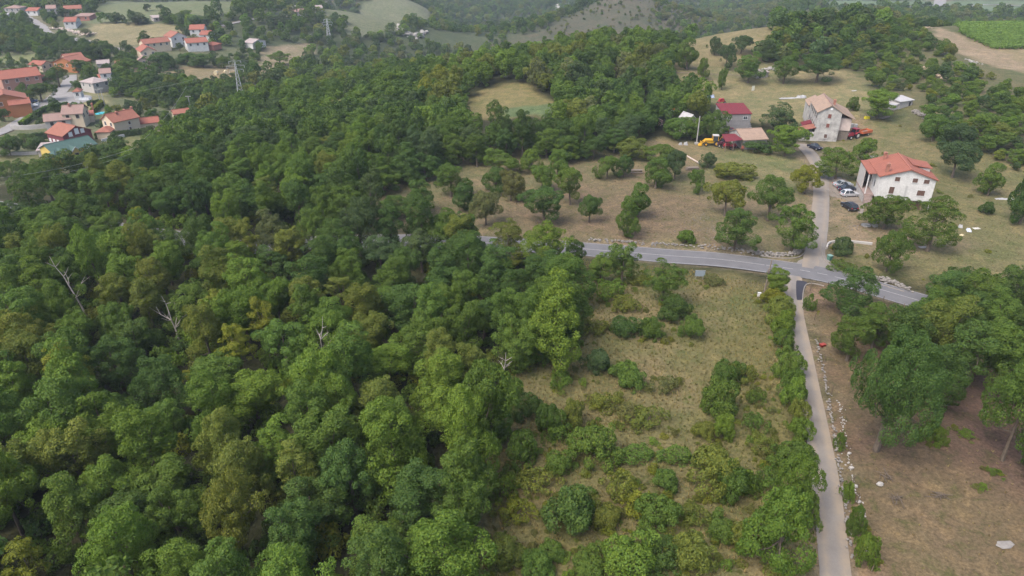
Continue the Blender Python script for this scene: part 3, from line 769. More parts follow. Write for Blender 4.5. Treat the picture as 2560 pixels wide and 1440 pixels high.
for z, st_ in ((7.25, 'ox'), (4.6, 'ox'), (1.6, 'shut')): window(e, 'F', Wd * .5, z, .85, 1.1, st_, Wd, D)
window(e, 'F', Wd * .52, 9.25, .5, .45, 'white', Wd, D)
for k in range(5):
    window(e, 'L', 1.5 + k * 2.8, 6.9, 1.1, 1.5, 'hole', Wd, D); window(e, 'L', 1.7 + k * 2.7, 3.8, 1.1, 1.4, 'hole', Wd, D)
MB().box(-3.9, -.02, -.1, 4.3, -.4, 2.5).build("porch_wall", M_PALEWALL, e)
roof_mesh('sl', 3.9, 4.3, 2.55, 1.3, .25, .12, -3.95, -.1).build("porch_roof", R_ORANGE, e)
window(e, 'F', -1.7, 1.15, 1.3, 1.5, 'hole', Wd, D, -.1)
MB().box(-2.4, -.03, 6.5, 10, -.4, 2.6).build("shed_wall", M_STONE, e)
roof_mesh('sl', 2.4, 3.5, 2.65, .9, .2, .1, -2.42, 6.5).build("shed_roof", R_MAR, e)

# ---- grey block house with maroon sheet roof and a garage
e, Wd, D = house("block_house", "grey concrete block house with maroon sheet roof and open garage", (1810, 286), (1878.5, 285), 5.5, 7.5, ridge='s', rise=1.3, wall=M_BLOCK, roof=R_MAR, faces='', ov=.2,
                 wins=(('F', 1.8, 4.4, 1.1, .85, 'dark'), ('F', 6.5, 4.4, 1.1, .85, 'dark'), ('F', 1.35, 1.1, 1.9, 1.9, 'garage')))
for k in range(5): MB().box(Wd + .02, Wd + 1.0, -.6 + k * .55, -.05 + k * .55, -.4, .5 + k * .45).build("step", M_CONC, e)
for k in range(7): MB().box(-.02, Wd + .02, -.03, -.001, .78 + k * .78 - .02, .78 + k * .78 + .02).build("block_course", M_CONC, e) if k in (2, 4) else None

# ---- barn, open machine shed, ruin, huts
house("old_barn", "low old barn with pale patched tile roof and white side wall", (1859, 350), (1918, 347), 2.7, 9.0, ridge='x', rise=1.7, wall=M_OLDWALL, roof=R_TAN, faces='', wins=(('F', 5.2, 1.2, .8, .9, 'hole'),), cat="barn")
pa, pb, pc, pd = (at(*q, 2.7) for q in ((1804, 339), (1837, 337.5), (1858, 351), (1814, 356)))
e = empty("machine_shed", ((pa.x + pc.x) / 2, (pa.y + pc.y) / 2, pa.z), 0); tag(e, "open machine shed with dark red sheet roof on wooden posts", "shed")
o_ = e.location
cs = [Vector((p.x - o_.x, p.y - o_.y, 2.7 + (.35 if i < 2 else 0))) for i, p in enumerate((pa, pb, pc, pd))]
MB().poly([tuple(c) for c in cs] + [(c.x, c.y, c.z + .09) for c in cs], [(3, 2, 1, 0), (4, 5, 6, 7), (0, 1, 5, 4), (1, 2, 6, 5), (2, 3, 7, 6), (3, 0, 4, 7)]).build("roof", R_MAR, e)
for c in cs: MB().tube([(c.x * .92, c.y * .92, -.3), (c.x * .92, c.y * .92, c.z)], [.1, .09], 6).build("post", M_WOOD, e)
m_ = (cs[2] + cs[3]) / 2; MB().tube([(m_.x * .95, m_.y * .95, -.3), (m_.x * .95, m_.y * .95, m_.z)], [.1, .09], 6).build("post", M_WOOD, e)
house("stone_ruin", "narrow roofless stone ruin half hidden by trees near the concrete pole", (1722, 302), (1742, 299), 4.2, 4.5, ridge='y', rise=1.4, wall=M_STONE, roof=R_PALE, faces='', wins=(('F', 1.1, 2.6, .5, .8, 'hole'),), ov=.05, cat="ruin")
e, Wd, D = house("white_hut", "small whitish hut with pale sheet roof on the scrub slope", (2251, 255), (2283, 250.5), 2.3, 4.2, ridge='s', rise=.55, wall=M_PALEWALL, roof=R_PALE, faces='', wins=(('F', -1.2, 1.0, .8, 1.7, 'hole'),), cat="hut")
MB().box(-1.6, -.03, .3, 2.6, -.4, 1.2).build("lean_wall", M_PALEWALL, e); roof_mesh('sl', 1.6, 2.3, 1.25, .5, .2, .08, -1.62, .3).build("lean_roof", R_PALE, e)
house("stone_hut", "tumbledown stone hut among trees above the upper yard", (1893, 183), (1922, 181), 2.0, 3.2, ridge='s', rise=.4, wall=M_STONE, roof=R_GREY, faces='', wins=(('F', 1.5, .9, .8, 1.3, 'hole'),), cat="hut")

# ---- the village
GV = "houses of the village"
def vh(*a, **k): return house("village_house", *a, group=GV, **k)
e, Wd, D = vh("maroon gabled house with white shutters and orange roof", (156.6, 340.6), (226.9, 323.7), 3.9, C=(122.8, 329.4), ridge='y', rise=2.0, wall=M_MAROON, roof=R_ORANGE, faces='', chim=())
for (u, z, w, h) in ((.27, 3.9, 1.0, 1.2), (.5, 4.4, 1.1, 1.6), (.7, 4.2, 1.0, 1.2), (.5, 1.5, 1.2, 1.8), (.78, 1.6, 1.1, 1.2)): window(e, 'F', Wd * u, z, w, h, 'white', Wd, D)
for k in range(4): window(e, 'L', D * (.15 + .24 * k), 1.6, 1.0, 1.3, 'white', Wd, D)
e, Wd, D = vh("bright yellow house with long green sheet roof and white-trimmed gables", (134, 384), (240, 360), 2.8, 8.5, ridge='x', rise=1.6, wall=M_YELLOW, roof=R_GREEN, faces='')
for f in (.16, .45, .82):
    w0 = Wd * (.24 if f < .3 else .2)
    x_ = Wd * f - w0 / 2
    wall_mesh('y', w0, 3.2, 2.5, 1.1, -.4, x_, -1.6).build("gable_wall", M_YELLOW, e)
    g = roof_mesh('y', w0, 4.4, 2.5, 1.1, .2, .1, x_, -1.6).build("gable_roof", R_GREEN, e)
    for s in (0, 1):
        xa, xb = (x_ - .25, x_ + w0 / 2) if s == 0 else (x_ + w0 + .25, x_ + w0 / 2)
        MB().poly([(xa, -1.86, 2.3), (xb, -1.86, 3.55), (xb, -1.86, 3.85), (xa, -1.86, 2.6), (xa, -1.81, 2.3), (xb, -1.81, 3.55), (xb, -1.81, 3.85), (xa, -1.81, 2.6)],
                  [(0, 1, 2, 3), (7, 6, 5, 4), (0, 4, 5, 1), (1, 5, 6, 2), (2, 6, 7, 3), (3, 7, 4, 0)]).build("barge_board", M_TRIM, g)
    window(e, 'F', x_ + w0 / 2, 1.3, .9, 1.4, 'hole', Wd, D, -1.6)
vh("low grey shed with flat roof joined to the yellow house", (93, 377), (130, 374), 2.4, 6, ridge='s', rise=.5, wall=M_PALEWALL, roof=R_GREY, faces='', cat="shed")
vh("small yellow outbuilding with green roof below the yellow house", (118, 402), (160, 396), 2.2, 5, ridge='y', rise=1.0, wall=M_YELLOW, roof=R_GREEN, faces='', cat="shed")
vh("cream house with orange tiled roof right of the village pool", (283, 306), (346, 292), 4.6, C=(258.8, 297.5), ridge='x', rise=2.0, wall=M_CREAM, roof=R_ORANGE, faces='L', chim=((3, 2.5, .6), (7, 5, .6), (9, 4, .6)), wins=(('F', 5.0, 3.4, .7, .9, 'shut'), ('F', 4.9, 1.6, .7, .9, 'shut')))
vh("low red-roofed annexe right of the cream house", (348, 310), (396, 305), 2.4, 6, ridge='x', rise=1.1, wall=M_CREAM, roof=R_RED, faces='')
vh("small orange-roofed garage below the cream house", (240, 331), (274, 330), 2.2, 5.5, ridge='hip', rise=1.1, wall=M_CREAM, roof=R_ORANGE, faces='')
vh("long pale house with faded pink roof and covered porch", (111, 304), (175, 297.5), 3.0, 7, ridge='x', rise=1.5, wall=M_PALEWALL, roof=R_PINK, faces='F', style='hole')
vh("larger house with faded pink roof and row of gable windows by the hedge", (154, 286), (204.4, 283), 4.6, C=(224, 270), side='B', ridge='x', rise=2.0, wall=M_CREAM, roof=R_PINK, faces='FR', floors=1, style='hole', chim=((2, 3, .7), (8, 6, .7)))
vh("little red-roofed lean-to right of the larger pink-roofed house", (205, 291), (233, 288), 2.3, 4, ridge='s', rise=.8, wall=M_CREAM, roof=R_RED, faces='')
e, Wd, D = vh("orange house with stepped red roofs at the left edge", (-40, 258), (66, 246), 5.2, 10, ridge='y', rise=2.2, wall=M_ORANGE, roof=R_ORANGE, faces='F', floors=1, style='shut')
wing(e, Wd * .55, -2.6, Wd * .5, 6, 4.0, 'x', 1.4, M_ORANGE, R_RED)
vh("yellow bungalow with hipped red roof and brown doors at the left edge", (-12, 267), (64, 260), 3.0, 8, ridge='hip', rise=1.6, wall=M_CREAM, roof=R_RED, faces='F', style='shut')
e, Wd, D = vh("large salmon house with wide red roof behind the plum dark tree", (3, 199), (101, 187.5), 5.6, 11, ridge='x', rise=2.4, wall=M_SALMON, roof=R_RED, faces='F', floors=2, style='shut')
vh("red-roofed wing right of the large salmon house", (97, 203), (131, 199), 3.2, 8, ridge='hip', rise=1.6, wall=M_CREAM, roof=R_RED, faces='F')
vh("deep orange gabled house beside dark trees", (131, 156), (187.5, 159), 3.8, 9, ridge='y', rise=2.2, wall=M_ORANGE, roof=R_ORANGE, faces='F', style='shut')
vh("red-roofed wing left of the deep orange gabled house", (103, 163), (131, 157), 3.0, 7, ridge='y', rise=1.2, wall=M_CREAM, roof=R_RED, faces='F')
vh("orange-roofed house rising behind the deep orange gable", (166, 149), (210, 144), 5.0, 8, ridge='x', rise=1.8, wall=M_CREAM, roof=R_ORANGE, faces='F')
vh("white house with rose roof on the upper road bend", (158.5, 55), (187.5, 54), 4.0, C=(195, 47.5), side='B', ridge='x', rise=1.8, wall=M_WHITE, roof=R_RED, faces='FR')
vh("low brick-red building with flat pale roof behind the bend", (186, 41), (222, 41), 2.8, 8, ridge='s', rise=.9, wall=worn("red_block", (.33, .15, .12, 1)), roof=R_PINK, faces='F', style='hole')
vh("tall grey-pink house, second from the left along the top", (115, 22), (138, 21), 5.0, 9, ridge='x', rise=1.6, wall=M_PALEWALL, roof=R_PINK, faces='F', floors=2)
vh("pale house with orange roof, third along the top", (160, 23), (203, 21), 4.2, 9, ridge='x', rise=1.6, wall=M_CREAM, roof=R_ORANGE, faces='F')
vh("grey-pink block house at the top left corner", (10, 21), (48, 20.6), 5.0, 9, ridge='hip', rise=1.6, wall=M_PALEWALL, roof=R_PINK, faces='F', floors=2)
vh("white cottage with red roof at the head of the upper road", (64, 27), (92, 27), 3.2, 8, ridge='x', rise=1.5, wall=M_WHITE, roof=R_RED, faces='F')
vh("ruined pale field hut beside the pasture hedge row", (384, 45), (410, 43), 2.4, 6, ridge='s', rise=.8, wall=M_STONE, roof=R_GREY, faces='F', style='hole', cat="hut")
vh("white house with rose roof at the rear of the hillside cluster", (473.4, 74), (509, 73), 4.6, C=(518, 67.5), side='B', ridge='x', rise=1.9, wall=M_WHITE, roof=R_RED, faces='FR')
vh("white gabled house right of the cluster's rear house", (498.8, 87), (522, 87), 3.8, C=(534, 81.6), side='B', ridge='x', rise=1.6, wall=M_WHITE, roof=R_RED, faces='FR')
vh("white gable-fronted house in the middle of the cluster", (427.5, 94), (466, 90), 5.2, 10, ridge='y', rise=2.2, wall=M_WHITE, roof=R_ORANGE, faces='F', floors=2)
vh("long white house with red roof at the cluster's left", (360, 110), (424.7, 103), 4.4, 7, ridge='x', rise=1.8, wall=M_CREAM, roof=R_ORANGE, faces='FR')
vh("cream house with two red gables at the cluster's lower left", (351.6, 130), (390, 126.6), 4.2, 12, ridge='y', rise=2.0, wall=M_CREAM, roof=R_RED, faces='F')
vh("small stone-pink house lowest of the hillside cluster", (345, 151), (373, 149), 2.8, 6, ridge='y', rise=1.4, wall=worn("pink_stone", (.42, .32, .29, 1)), roof=R_PINK, faces='F')
vh("lilac-white house with red roof at the cluster's right", (467, 108), (519, 104), 4.4, 9, ridge='x', rise=1.7, wall=M_WHITE, roof=R_RED, faces='FR', floors=1)
vh("red hipped garage at the right of the cluster", (509, 113), (533, 114), 2.3, 7, ridge='hip', rise=1.4, wall=worn("brick_wall", (.38, .17, .13, 1)), roof=R_RED, faces='F', style='hole')
vh("grey-roofed shed with white base standing alone right of the cluster", (609, 106), (631, 108), 2.8, 10, ridge='x', rise=1.4, wall=M_WHITE, roof=R_GREY, faces='', cat="shed")
vh("tiny pinkish stone hut at the straw field's left corner", (336, 179), (362, 178), 2.4, 5, ridge='x', rise=1.0, wall=M_STONE, roof=R_PINK, faces='F', style='hole', cat="hut")
vh("grey hip-roofed house above the village square", (200, 204), (231, 209), 3.8, C=(241, 200), side='B', ridge='hip', rise=1.6, wall=M_PALEWALL, roof=R_GREY, faces='FR')
vh("narrow pink house with red lower roof among the trees", (249, 184), (275.6, 182), 4.8, 7, ridge='x', rise=1.3, wall=M_WHITE, roof=R_PINK, faces='F')
vh("red-roofed porch below the narrow pink house", (250, 196), (273, 193.5), 2.6, 4, ridge='s', rise=.9, wall=M_CREAM, roof=R_RED, faces='F')
vh("white kiosk with small orange pyramid roof by the village road", (182, 230), (200, 229), 3.0, 3.6, ridge='hip', rise=1.2, wall=M_WHITE, roof=R_ORANGE, faces='F', ov=.25, cat="kiosk")
vh("low grey-roofed stable in the village middle", (242, 160), (272, 158), 2.6, 6, ridge='x', rise=1.1, wall=M_PALEWALL, roof=R_GREY, faces='F', style='hole')
vh("tiny orange shed right of the village middle", (288, 157), (302, 156), 2.8, 5, ridge='x', rise=.9, wall=M_CREAM, roof=R_ORANGE, faces='', cat="shed")
vh("small orange-roofed shed at the wood's upper left edge", (435, 286), (474, 281), 2.4, 5, ridge='x', rise=.9, wall=M_CREAM, roof=R_ORANGE, faces='F', style='hole', cat="shed")
vh("pale shed beside the far upland road", (732, 30), (764, 28), 3.0, 8, ridge='x', rise=1.2, wall=M_PALEWALL, roof=R_PINK, faces='', cat="shed")
vh("second pale shed farther along the upland road", (784, 20), (806, 19), 3.0, 8, ridge='x', rise=1.2, wall=M_WHITE, roof=R_GREY, faces='', cat="shed")
vh("white block with low roof at the upper left village edge", (-10, 40), (16, 39), 3.0, 7, ridge='s', rise=.6, wall=M_WHITE, roof=R_PALE, faces='', cat="shed")

# ------------------------------------------------------------------ foliage
def leaf_material(name, instanced):
    m, nt, b = nodes_of(name)
    if instanced:
        a = nt.nodes.new("ShaderNodeAttribute"); a.attribute_type = 'INSTANCER'; a.attribute_name = "tint"; col = a.outputs["Color"]
    else:
        col = nt.nodes.new("ShaderNodeObjectInfo").outputs["Color"]
    v = nt.nodes.new("ShaderNodeAttribute"); v.attribute_name = "leaf"
    warm = mix_rgb(nt, col, (1.3, 1.16, .75, 1), 1.0, 'MULTIPLY')
    c = mix_rgb(nt, mix_rgb(nt, col, (.86, .92, .9, 1), 1.0, 'MULTIPLY'), warm, v.outputs["Fac"])
    b.inputs["Roughness"].default_value = .6; b.inputs["Specular IOR Level"].default_value = .1
    nt.links.new(c, b.inputs["Base Color"])
    t = nt.nodes.new("ShaderNodeBsdfTranslucent")
    nt.links.new(mix_rgb(nt, c, (1.1, 1.25, .6, 1), 1.0, 'MULTIPLY'), t.inputs["Color"])
    mx = nt.nodes.new("ShaderNodeMixShader"); mx.inputs[0].default_value = .27
    nt.links.new(b.outputs[0], mx.inputs[1]); nt.links.new(t.outputs[0], mx.inputs[2])
    nt.links.new(mx.outputs[0], nt.nodes["Material Output"].inputs["Surface"])
    return m
M_LEAF = leaf_material("leaf", False)
M_LEAFI = leaf_material("leaf_in_mass", True)
M_BARK = worn("bark", (.13, .105, .08, 1), (.07, .055, .045, 1), 3, .95, .9)
M_DEAD = worn("dead_wood", (.36, .33, .29, 1), (.22, .2, .17, 1), 3, .95, .9)

def unit(v): return v / (np.linalg.norm(v, axis=-1, keepdims=True) + 1e-9)
def crown_leaves(seed, lobes, n, size, flat=0.0, up=0.35, jitter=0.55):
    """leaf-sized faces spread over a set of lobes (m,4: centre and radius)"""
    r_ = np.random.default_rng(seed)
    m = len(lobes)
    w = lobes[:, 3] ** 2; k = r_.choice(m, int(n * 1.9), p=w / w.sum())
    cen = lobes[:, :3].mean(0)
    out = unit(lobes[k, :3] - cen)
    d = unit(r_.normal(0, 1, (len(k), 3)) + 0.75 * out + np.array((0, 0, up)))
    rad = lobes[k, 3] * r_.uniform(.72, 1.08, len(k))
    d2 = d.copy(); d2[:, 2] *= (1 - flat)
    P = lobes[k, :3] + d2 * rad[:, None]
    keep = np.ones(len(P), bool)
    for j in range(m):
        q = P - lobes[j, :3]; q[:, 2] /= (1 - flat)
        keep &= ~((np.einsum('ij,ij->i', q, q) < (lobes[j, 3] * .74) ** 2) & (k != j))
    P = P[keep][:n]; d = d[keep][:n]
    nrm = unit(d + r_.normal(0, jitter, d.shape))
    t = unit(np.cross(nrm, r_.normal(0, 1, d.shape))); b = np.cross(nrm, t)
    s = size * r_.uniform(.55, 1.25, (len(P), 1))
    V = np.stack([P - t * s * .62, P - b * s * .36 + nrm * s * .1, P + t * s * .62, P + b * s * .36 + nrm * s * .1], 1)
    return V.reshape(-1, 3), np.arange(len(P) * 4).reshape(-1, 4), r_.random(len(P))
def leaf_mesh(name, V, F, v, mat):
    me = np_mesh(name, V, F, [mat])
    a = me.attributes.new("leaf", 'FLOAT', 'FACE'); a.data.foreach_set("value", v[:len(me.polygons)].astype(np.float32))
    return me
def oak_lobes(seed, R, z0, z1, n, lr, lumpy=.3):
    """leaf clumps gathered round a few main boughs of unequal height, so that no two crowns share an outline"""
    r_ = np.random.default_rng(seed)
    zc = (z0 + z1) / 2; hz = (z1 - z0) / 2
    nb = r_.integers(4, 8)
    B = []
    a0 = r_.uniform(0, 6.28)
    for i in range(nb):
        a = a0 + i * 2.4 + r_.uniform(-.5, .5); f = r_.uniform(.25, .62) if i else .05
        br = R * r_.uniform(.42, .62) * (1.15 if i == 0 else 1)
        bz = zc + hz * (r_.uniform(-.62, .3) if i else .15)
        B.append((cos(a) * R * f, sin(a) * R * f, bz, br, min(hz * r_.uniform(.5, .8), z1 - bz + .1 * hz)))
    L = []
    for i in range(n):
        b = B[r_.integers(0, nb)] if r_.random() > .28 else B[0]
        d = unit(r_.normal(0, 1, 3) + np.array((b[0], b[1], 0)) / R * .8 + np.array((0, 0, .25)))
        r = lr * r_.uniform(.55, 1.5)
        f = r_.uniform(.45, 1.0) ** .5 * (1 + lumpy * .5 * r_.normal(0, .6))
        z = b[2] + (b[4] - r * .5) * d[2] * f
        L.append((b[0] + (b[3] - r * .4) * d[0] * f, b[1] + (b[3] - r * .4) * d[1] * f, max(z0 + r * .3, z), r))
    return np.array(L)
def trunk_mesh(name, seed, lobes, h, r0, nl=6, lean=.3, mat=None):
    r_ = np.random.default_rng(seed + 99)
    b = MB()
    lx, ly = r_.uniform(-lean, lean, 2)
    pts = [(0, 0, -.35), (lx * .1, ly * .1, h * .12), (lx * .5, ly * .5, h * .35), (lx, ly, h * .55), (lx * 1.2, ly * 1.3, h * .78)]
    b.tube(pts, [r0 * 1.35, r0, r0 * .8, r0 * .62, r0 * .25], 7)
    for i in r_.choice(len(lobes), min(nl, len(lobes)), replace=False):
        t = r_.uniform(.3, .6) * h
        s0 = Vector((lx * t / h * 1.4, ly * t / h * 1.4, t)); e = Vector(lobes[i, :3])
        mid = s0.lerp(e, .5) + Vector((0, 0, -.2))
        b.tube([s0, mid, e], [r0 * .42, r0 * .28, r0 * .1], 5, cap=False)
    return b.mesh(name, mat or M_BARK)

KINDS = {}    # kind -> list of (trunk mesh, crown mesh near, nominal height, nominal radius)
def make_kind(kind, n, R, z0, z1, nl, lr, near, size, trunk_r, lumpy=.3, flat=0.0, jitter=.55, seed0=0, limbs=6):
    out = []
    for i in range(n):
        sd_ = seed0 + i * 17
        rr = np.random.default_rng(sd_); k = rr.uniform(.9, 1.1)
        lobes = oak_lobes(sd_, R * k, z0 * rr.uniform(.8, 1.1), z1 * rr.uniform(.95, 1.08), nl, lr, lumpy)
        V, F, v = crown_leaves(sd_, lobes, near, size, flat, jitter=jitter)
        out.append((trunk_mesh(kind + "_trunk", sd_, lobes, z1 * .9, trunk_r, limbs), leaf_mesh(kind + "_crown", V, F, v, M_LEAF), z1, R, lobes))
    KINDS[kind] = out
make_kind("oak", 7, 3.3, 1.5, 9.6, 84, .64, 17000, .163, .2, seed0=100, lumpy=.5)
make_kind("tall", 5, 2.5, .9, 11.0, 76, .56, 13500, .16, .16, seed0=300, lumpy=.45)
make_kind("locust", 5, 2.2, 3.2, 9.6, 52, .46, 6600, .158, .11, seed0=500, lumpy=.45, flat=.35, jitter=.4, limbs=9)
make_kind("round", 6, 2.6, .55, 5.2, 70, .49, 11500, .145, .14, seed0=700, lumpy=.45)
make_kind("shrub", 6, 1.9, -.2, 2.3, 58, .37, 7200, .122, .05, seed0=900, lumpy=.55)
make_kind("scrub", 5, 1.8, -.2, 1.6, 44, .3, 2200, .14, .04, seed0=1100, lumpy=.6, jitter=.8)
make_kind("spreading", 2, 6.4, 1.9, 11.5, 230, .82, 52000, .168, .42, seed0=1300, lumpy=.4, limbs=14)

TINT = {  # reflectance of the leaves
    'deep': (.058, .102, .030), 'mid': (.078, .130, .030), 'fresh': (.098, .158, .030), 'olive': (.114, .140, .034),
    'yellow': (.136, .158, .026), 'grey': (.108, .128, .060), 'dusk': (.058, .092, .042), 'sand': (.116, .126, .050)}
WORDS = {'deep': 'dark green', 'mid': 'mid green', 'fresh': 'fresh green', 'olive': 'olive green', 'yellow': 'yellow-green', 'grey': 'grey-green', 'dusk': 'dusky green', 'sand': 'dull brownish green'}
def tint(name, r_=random, amt=.14):
    k = 1 + r_.uniform(-amt, amt); h = r_.uniform(-.06, .06)
    c = TINT[name]; return (c[0] * k * (1 + h), c[1] * k, c[2] * k * (1 - h), 1)
def plant(kind, name, x, y, height_m, radius_m, colour, label, cat, group=None, var=None):
    tr, cr, zn, rn, _ = random.choice(KINDS[kind]) if var is None else KINDS[kind][var % len(KINDS[kind])]
    e = empty(name, (x, y, H(x, y) - .05), random.uniform(0, 6.28))
    q = random.uniform(.88, 1.14)
    e.scale = (radius_m / rn * q, radius_m / rn / q, height_m / zn)
    e.rotation_euler = (random.gauss(0, .035), random.gauss(0, .035), e.rotation_euler[2])
    t = mesh_obj("trunk", tr, e)
    c = mesh_obj("crown", cr, e); c.color = tint(colour)
    tag(e, label, cat, group)
    return e

# ---- masses of trees nobody could count: one object, each plant an instance with its own size, turn and tint
def scatter_group(coll):
    g = bpy.data.node_groups.new("scatter", 'GeometryNodeTree')
    g.interface.new_socket("Geometry", in_out='INPUT', socket_type='NodeSocketGeometry')
    g.interface.new_socket("Geometry", in_out='OUTPUT', socket_type='NodeSocketGeometry')
    N = g.nodes; Lk = g.links.new
    i = N.new("NodeGroupInput"); o = N.new("NodeGroupOutput")
    ci = N.new("GeometryNodeCollectionInfo"); ci.inputs[0].default_value = coll; ci.inputs[1].default_value = True; ci.inputs[2].default_value = True
    ip = N.new("GeometryNodeInstanceOnPoints"); ip.inputs["Pick Instance"].default_value = True
    def named(nm, t):
        a = N.new("GeometryNodeInputNamedAttribute"); a.data_type = t; a.inputs[0].default_value = nm; return a.outputs[0]
    Lk(i.outputs[0], ip.inputs["Points"]); Lk(ci.outputs[0], ip.inputs["Instance"])
    Lk(named("pick", 'INT'), ip.inputs["Instance Index"])
    er = N.new("FunctionNodeEulerToRotation"); Lk(named("turn", 'FLOAT_VECTOR'), er.inputs[0]); Lk(er.outputs[0], ip.inputs["Rotation"])
    Lk(named("size", 'FLOAT_VECTOR'), ip.inputs["Scale"])
    Lk(ip.outputs[0], o.inputs[0])
    return g
def scatter(name, P, picks, sizes, tints, meshes, label=None, cat=None, tilt=0.0):
    coll = bpy.data.collections.new(name + "_kinds")
    for k, me in enumerate(meshes):
        coll.objects.link(bpy.data.objects.new("%s_kind_%02d" % (name, k), me))
    me = bpy.data.meshes.new(name); me.vertices.add(len(P)); me.vertices.foreach_set("co", np.asarray(P, np.float32).ravel())
    n = len(P)
    a = me.attributes.new("pick", 'INT', 'POINT'); a.data.foreach_set("value", np.asarray(picks, np.int32))
    tv = np.column_stack([rng.normal(0, tilt, n), rng.normal(0, tilt, n), rng.uniform(0, 6.28, n)]) if tilt else np.column_stack([np.zeros(n), np.zeros(n), rng.uniform(0, 6.28, n)])
    a = me.attributes.new("turn", 'FLOAT_VECTOR', 'POINT'); a.data.foreach_set("vector", tv.astype(np.float32).ravel())
    a = me.attributes.new("size", 'FLOAT_VECTOR', 'POINT'); a.data.foreach_set("vector", np.asarray(sizes, np.float32).ravel())
    a = me.attributes.new("tint", 'FLOAT_COLOR', 'POINT'); a.data.foreach_set("color", np.column_stack([tints, np.ones(n)]).astype(np.float32).ravel())
    o = mesh_obj(name, me)
    md = o.modifiers.new("scatter", 'NODES'); md.node_group = scatter_group(coll)
    tag(o, label, cat, None, "stuff")
    return o
def mass_mesh(name, seed, R, z0, z1, nl, lr, n, size, lumpy=.3, flat=0, trunk=True, jitter=.5):
    lobes = oak_lobes(seed, R, z0, z1, nl, lr, lumpy)
    V, F, v = crown_leaves(seed, lobes, n, size, flat, jitter=jitter)
    return leaf_mesh(name, V, F, v, M_LEAFI)
MID = [mass_mesh("mid_tree", 2000 + i, 3.3, 1.2, 9, 64, .74, 3000, .38, .45) for i in range(6)]           # 100 - 300 m away
FAR = [mass_mesh("far_tree", 2100 + i, 3.3, .6, 8, 34, 1.0, 700, .72, .4) for i in range(5)]            # beyond
LOW = [mass_mesh("low_shrub", 2200 + i, 1.7, -.2, 1.9, 34, .42, 1100, .22, .5) for i in range(4)]
def tints_for(n, weights, amt=.16):
    keys = list(weights); w = np.array([weights[k] for k in keys], float); w /= w.sum()
    base = np.array([TINT[k] for k in keys])[rng.choice(len(keys), n, p=w)]
    return base * rng.uniform(1 - amt, 1 + amt, (n, 1)) * rng.uniform(.95, 1.05, (n, 3))
FOOTX = []
for f_ in FOOT:
    c_ = f_.mean(0); FOOTX.append(c_ + (f_ - c_) * (1 + 3.0 / np.linalg.norm(f_ - c_, axis=1).mean()))
def darts(poly_list, spacing, exclude=(), clear=(), n_try=30, margin=0.0):
    """scattered points, no two closer than spacing, inside any of the polygons"""
    A = np.concatenate(poly_list); lo = A.min(0); hi = A.max(0)
    cs = spacing / sqrt(2)
    nx_, ny_ = int((hi[0] - lo[0]) / cs) + 2, int((hi[1] - lo[1]) / cs) + 2
    n = int((hi[0] - lo[0]) * (hi[1] - lo[1]) / spacing ** 2 * 2.6)
    P = np.column_stack([rng.uniform(lo[0], hi[0], n), rng.uniform(lo[1], hi[1], n)])
    ok = np.zeros(n, bool)
    for poly in poly_list: ok |= poly_sd(poly, P[:, 0], P[:, 1]) > margin
    for poly in list(exclude) + FOOTX: ok[ok] &= poly_sd(poly, P[ok, 0], P[ok, 1]) < 0
    for line, d in clear: ok &= line_dist(line, P[:, 0], P[:, 1]) > d
    P = P[ok]
    grid = {}; out = []
    s2 = spacing * spacing
    for p in P:
        i, j = int((p[0] - lo[0]) / cs), int((p[1] - lo[1]) / cs)
        good = True
        for a in range(i - 2, i + 3):
            for b in range(j - 2, j + 3):
                q = grid.get((a, b))
                if q is not None and (q[0] - p[0]) ** 2 + (q[1] - p[1]) ** 2 < s2: good = False; break
            if not good: break
        if good: grid[(i, j)] = p; out.append(p)
    return np.array(out)

# ---- the near wood
WOOD = world_poly([(-160, 490), (60, 466), (250, 428), (345, 388), (460, 312), (620, 238), (880, 196), (1080, 160), (1300, 122), (1660, 92), (1690, 120), (1668, 184),
                   (1694, 204), (1735, 238), (1785, 262), (1776, 276), (1704, 264), (1660, 286), (1640, 300), (1610, 335), (1480, 352), (1420, 362), (1230, 352), (1160, 372), (1000, 420), (930, 450), (910, 500), (940, 535),
                   (1100, 556), (1240, 590), (1400, 620), (1440, 660), (1440, 720), (1430, 800), (1330, 850), (1280, 880), (1240, 1000), (1210, 1100), (1180, 1240), (1140, 1400), (1120, 1700), (-260, 1700)], 4.5)
ROADCLEAR = [(l, w + 1.9) for l, w in ROADS]
_cl = [(1160, 304), (1168, 252), (1230, 214), (1310, 206), (1345, 230), (1392, 256), (1390, 294), (1260, 298)]
ROADGAP = world_poly([(1190, 596), (1480, 622), (1480, 700), (1440, 745), (1300, 730), (1180, 680)])
DEAD = [(216, 790, 640), (806, 960, 790), (452, 860, 740), (1258, 1000, 880)]
def disc_poly(c, r): return np.array([(c[0] + r * cos(a), c[1] + r * sin(a)) for a in np.linspace(0, 6.28, 13)[:-1]])
HOLES = []
for q_ in DEAD:
    c_ = at(q_[0], q_[1]); k_ = 3.5 / sqrt(c_.x ** 2 + c_.y ** 2); HOLES.append(disc_poly((c_.x * (1 - k_), c_.y * (1 - k_)), 4.8))
for q_ in ((960, 1010), (1090, 1190), (330, 1010), (560, 1330), (900, 760), (1010, 900)):
    c_ = at(*q_); HOLES.append(disc_poly((c_.x, c_.y), 3.6))
CLEAR_ALL = [ROADGAP, world_poly(_cl), world_poly(_cl, 4), world_poly(_cl, 7)]
WOODX = CLEAR_ALL + HOLES + [world_poly([(-90, 478), (40, 492), (64, 600), (-90, 600)])]
wood = darts([WOOD], 4.2, exclude=WOODX, clear=ROADCLEAR)
wz = height(wood[:, 0], wood[:, 1])
fr, wu, wv = inframe(wood[:, 0], wood[:, 1], wz + 5, 320)
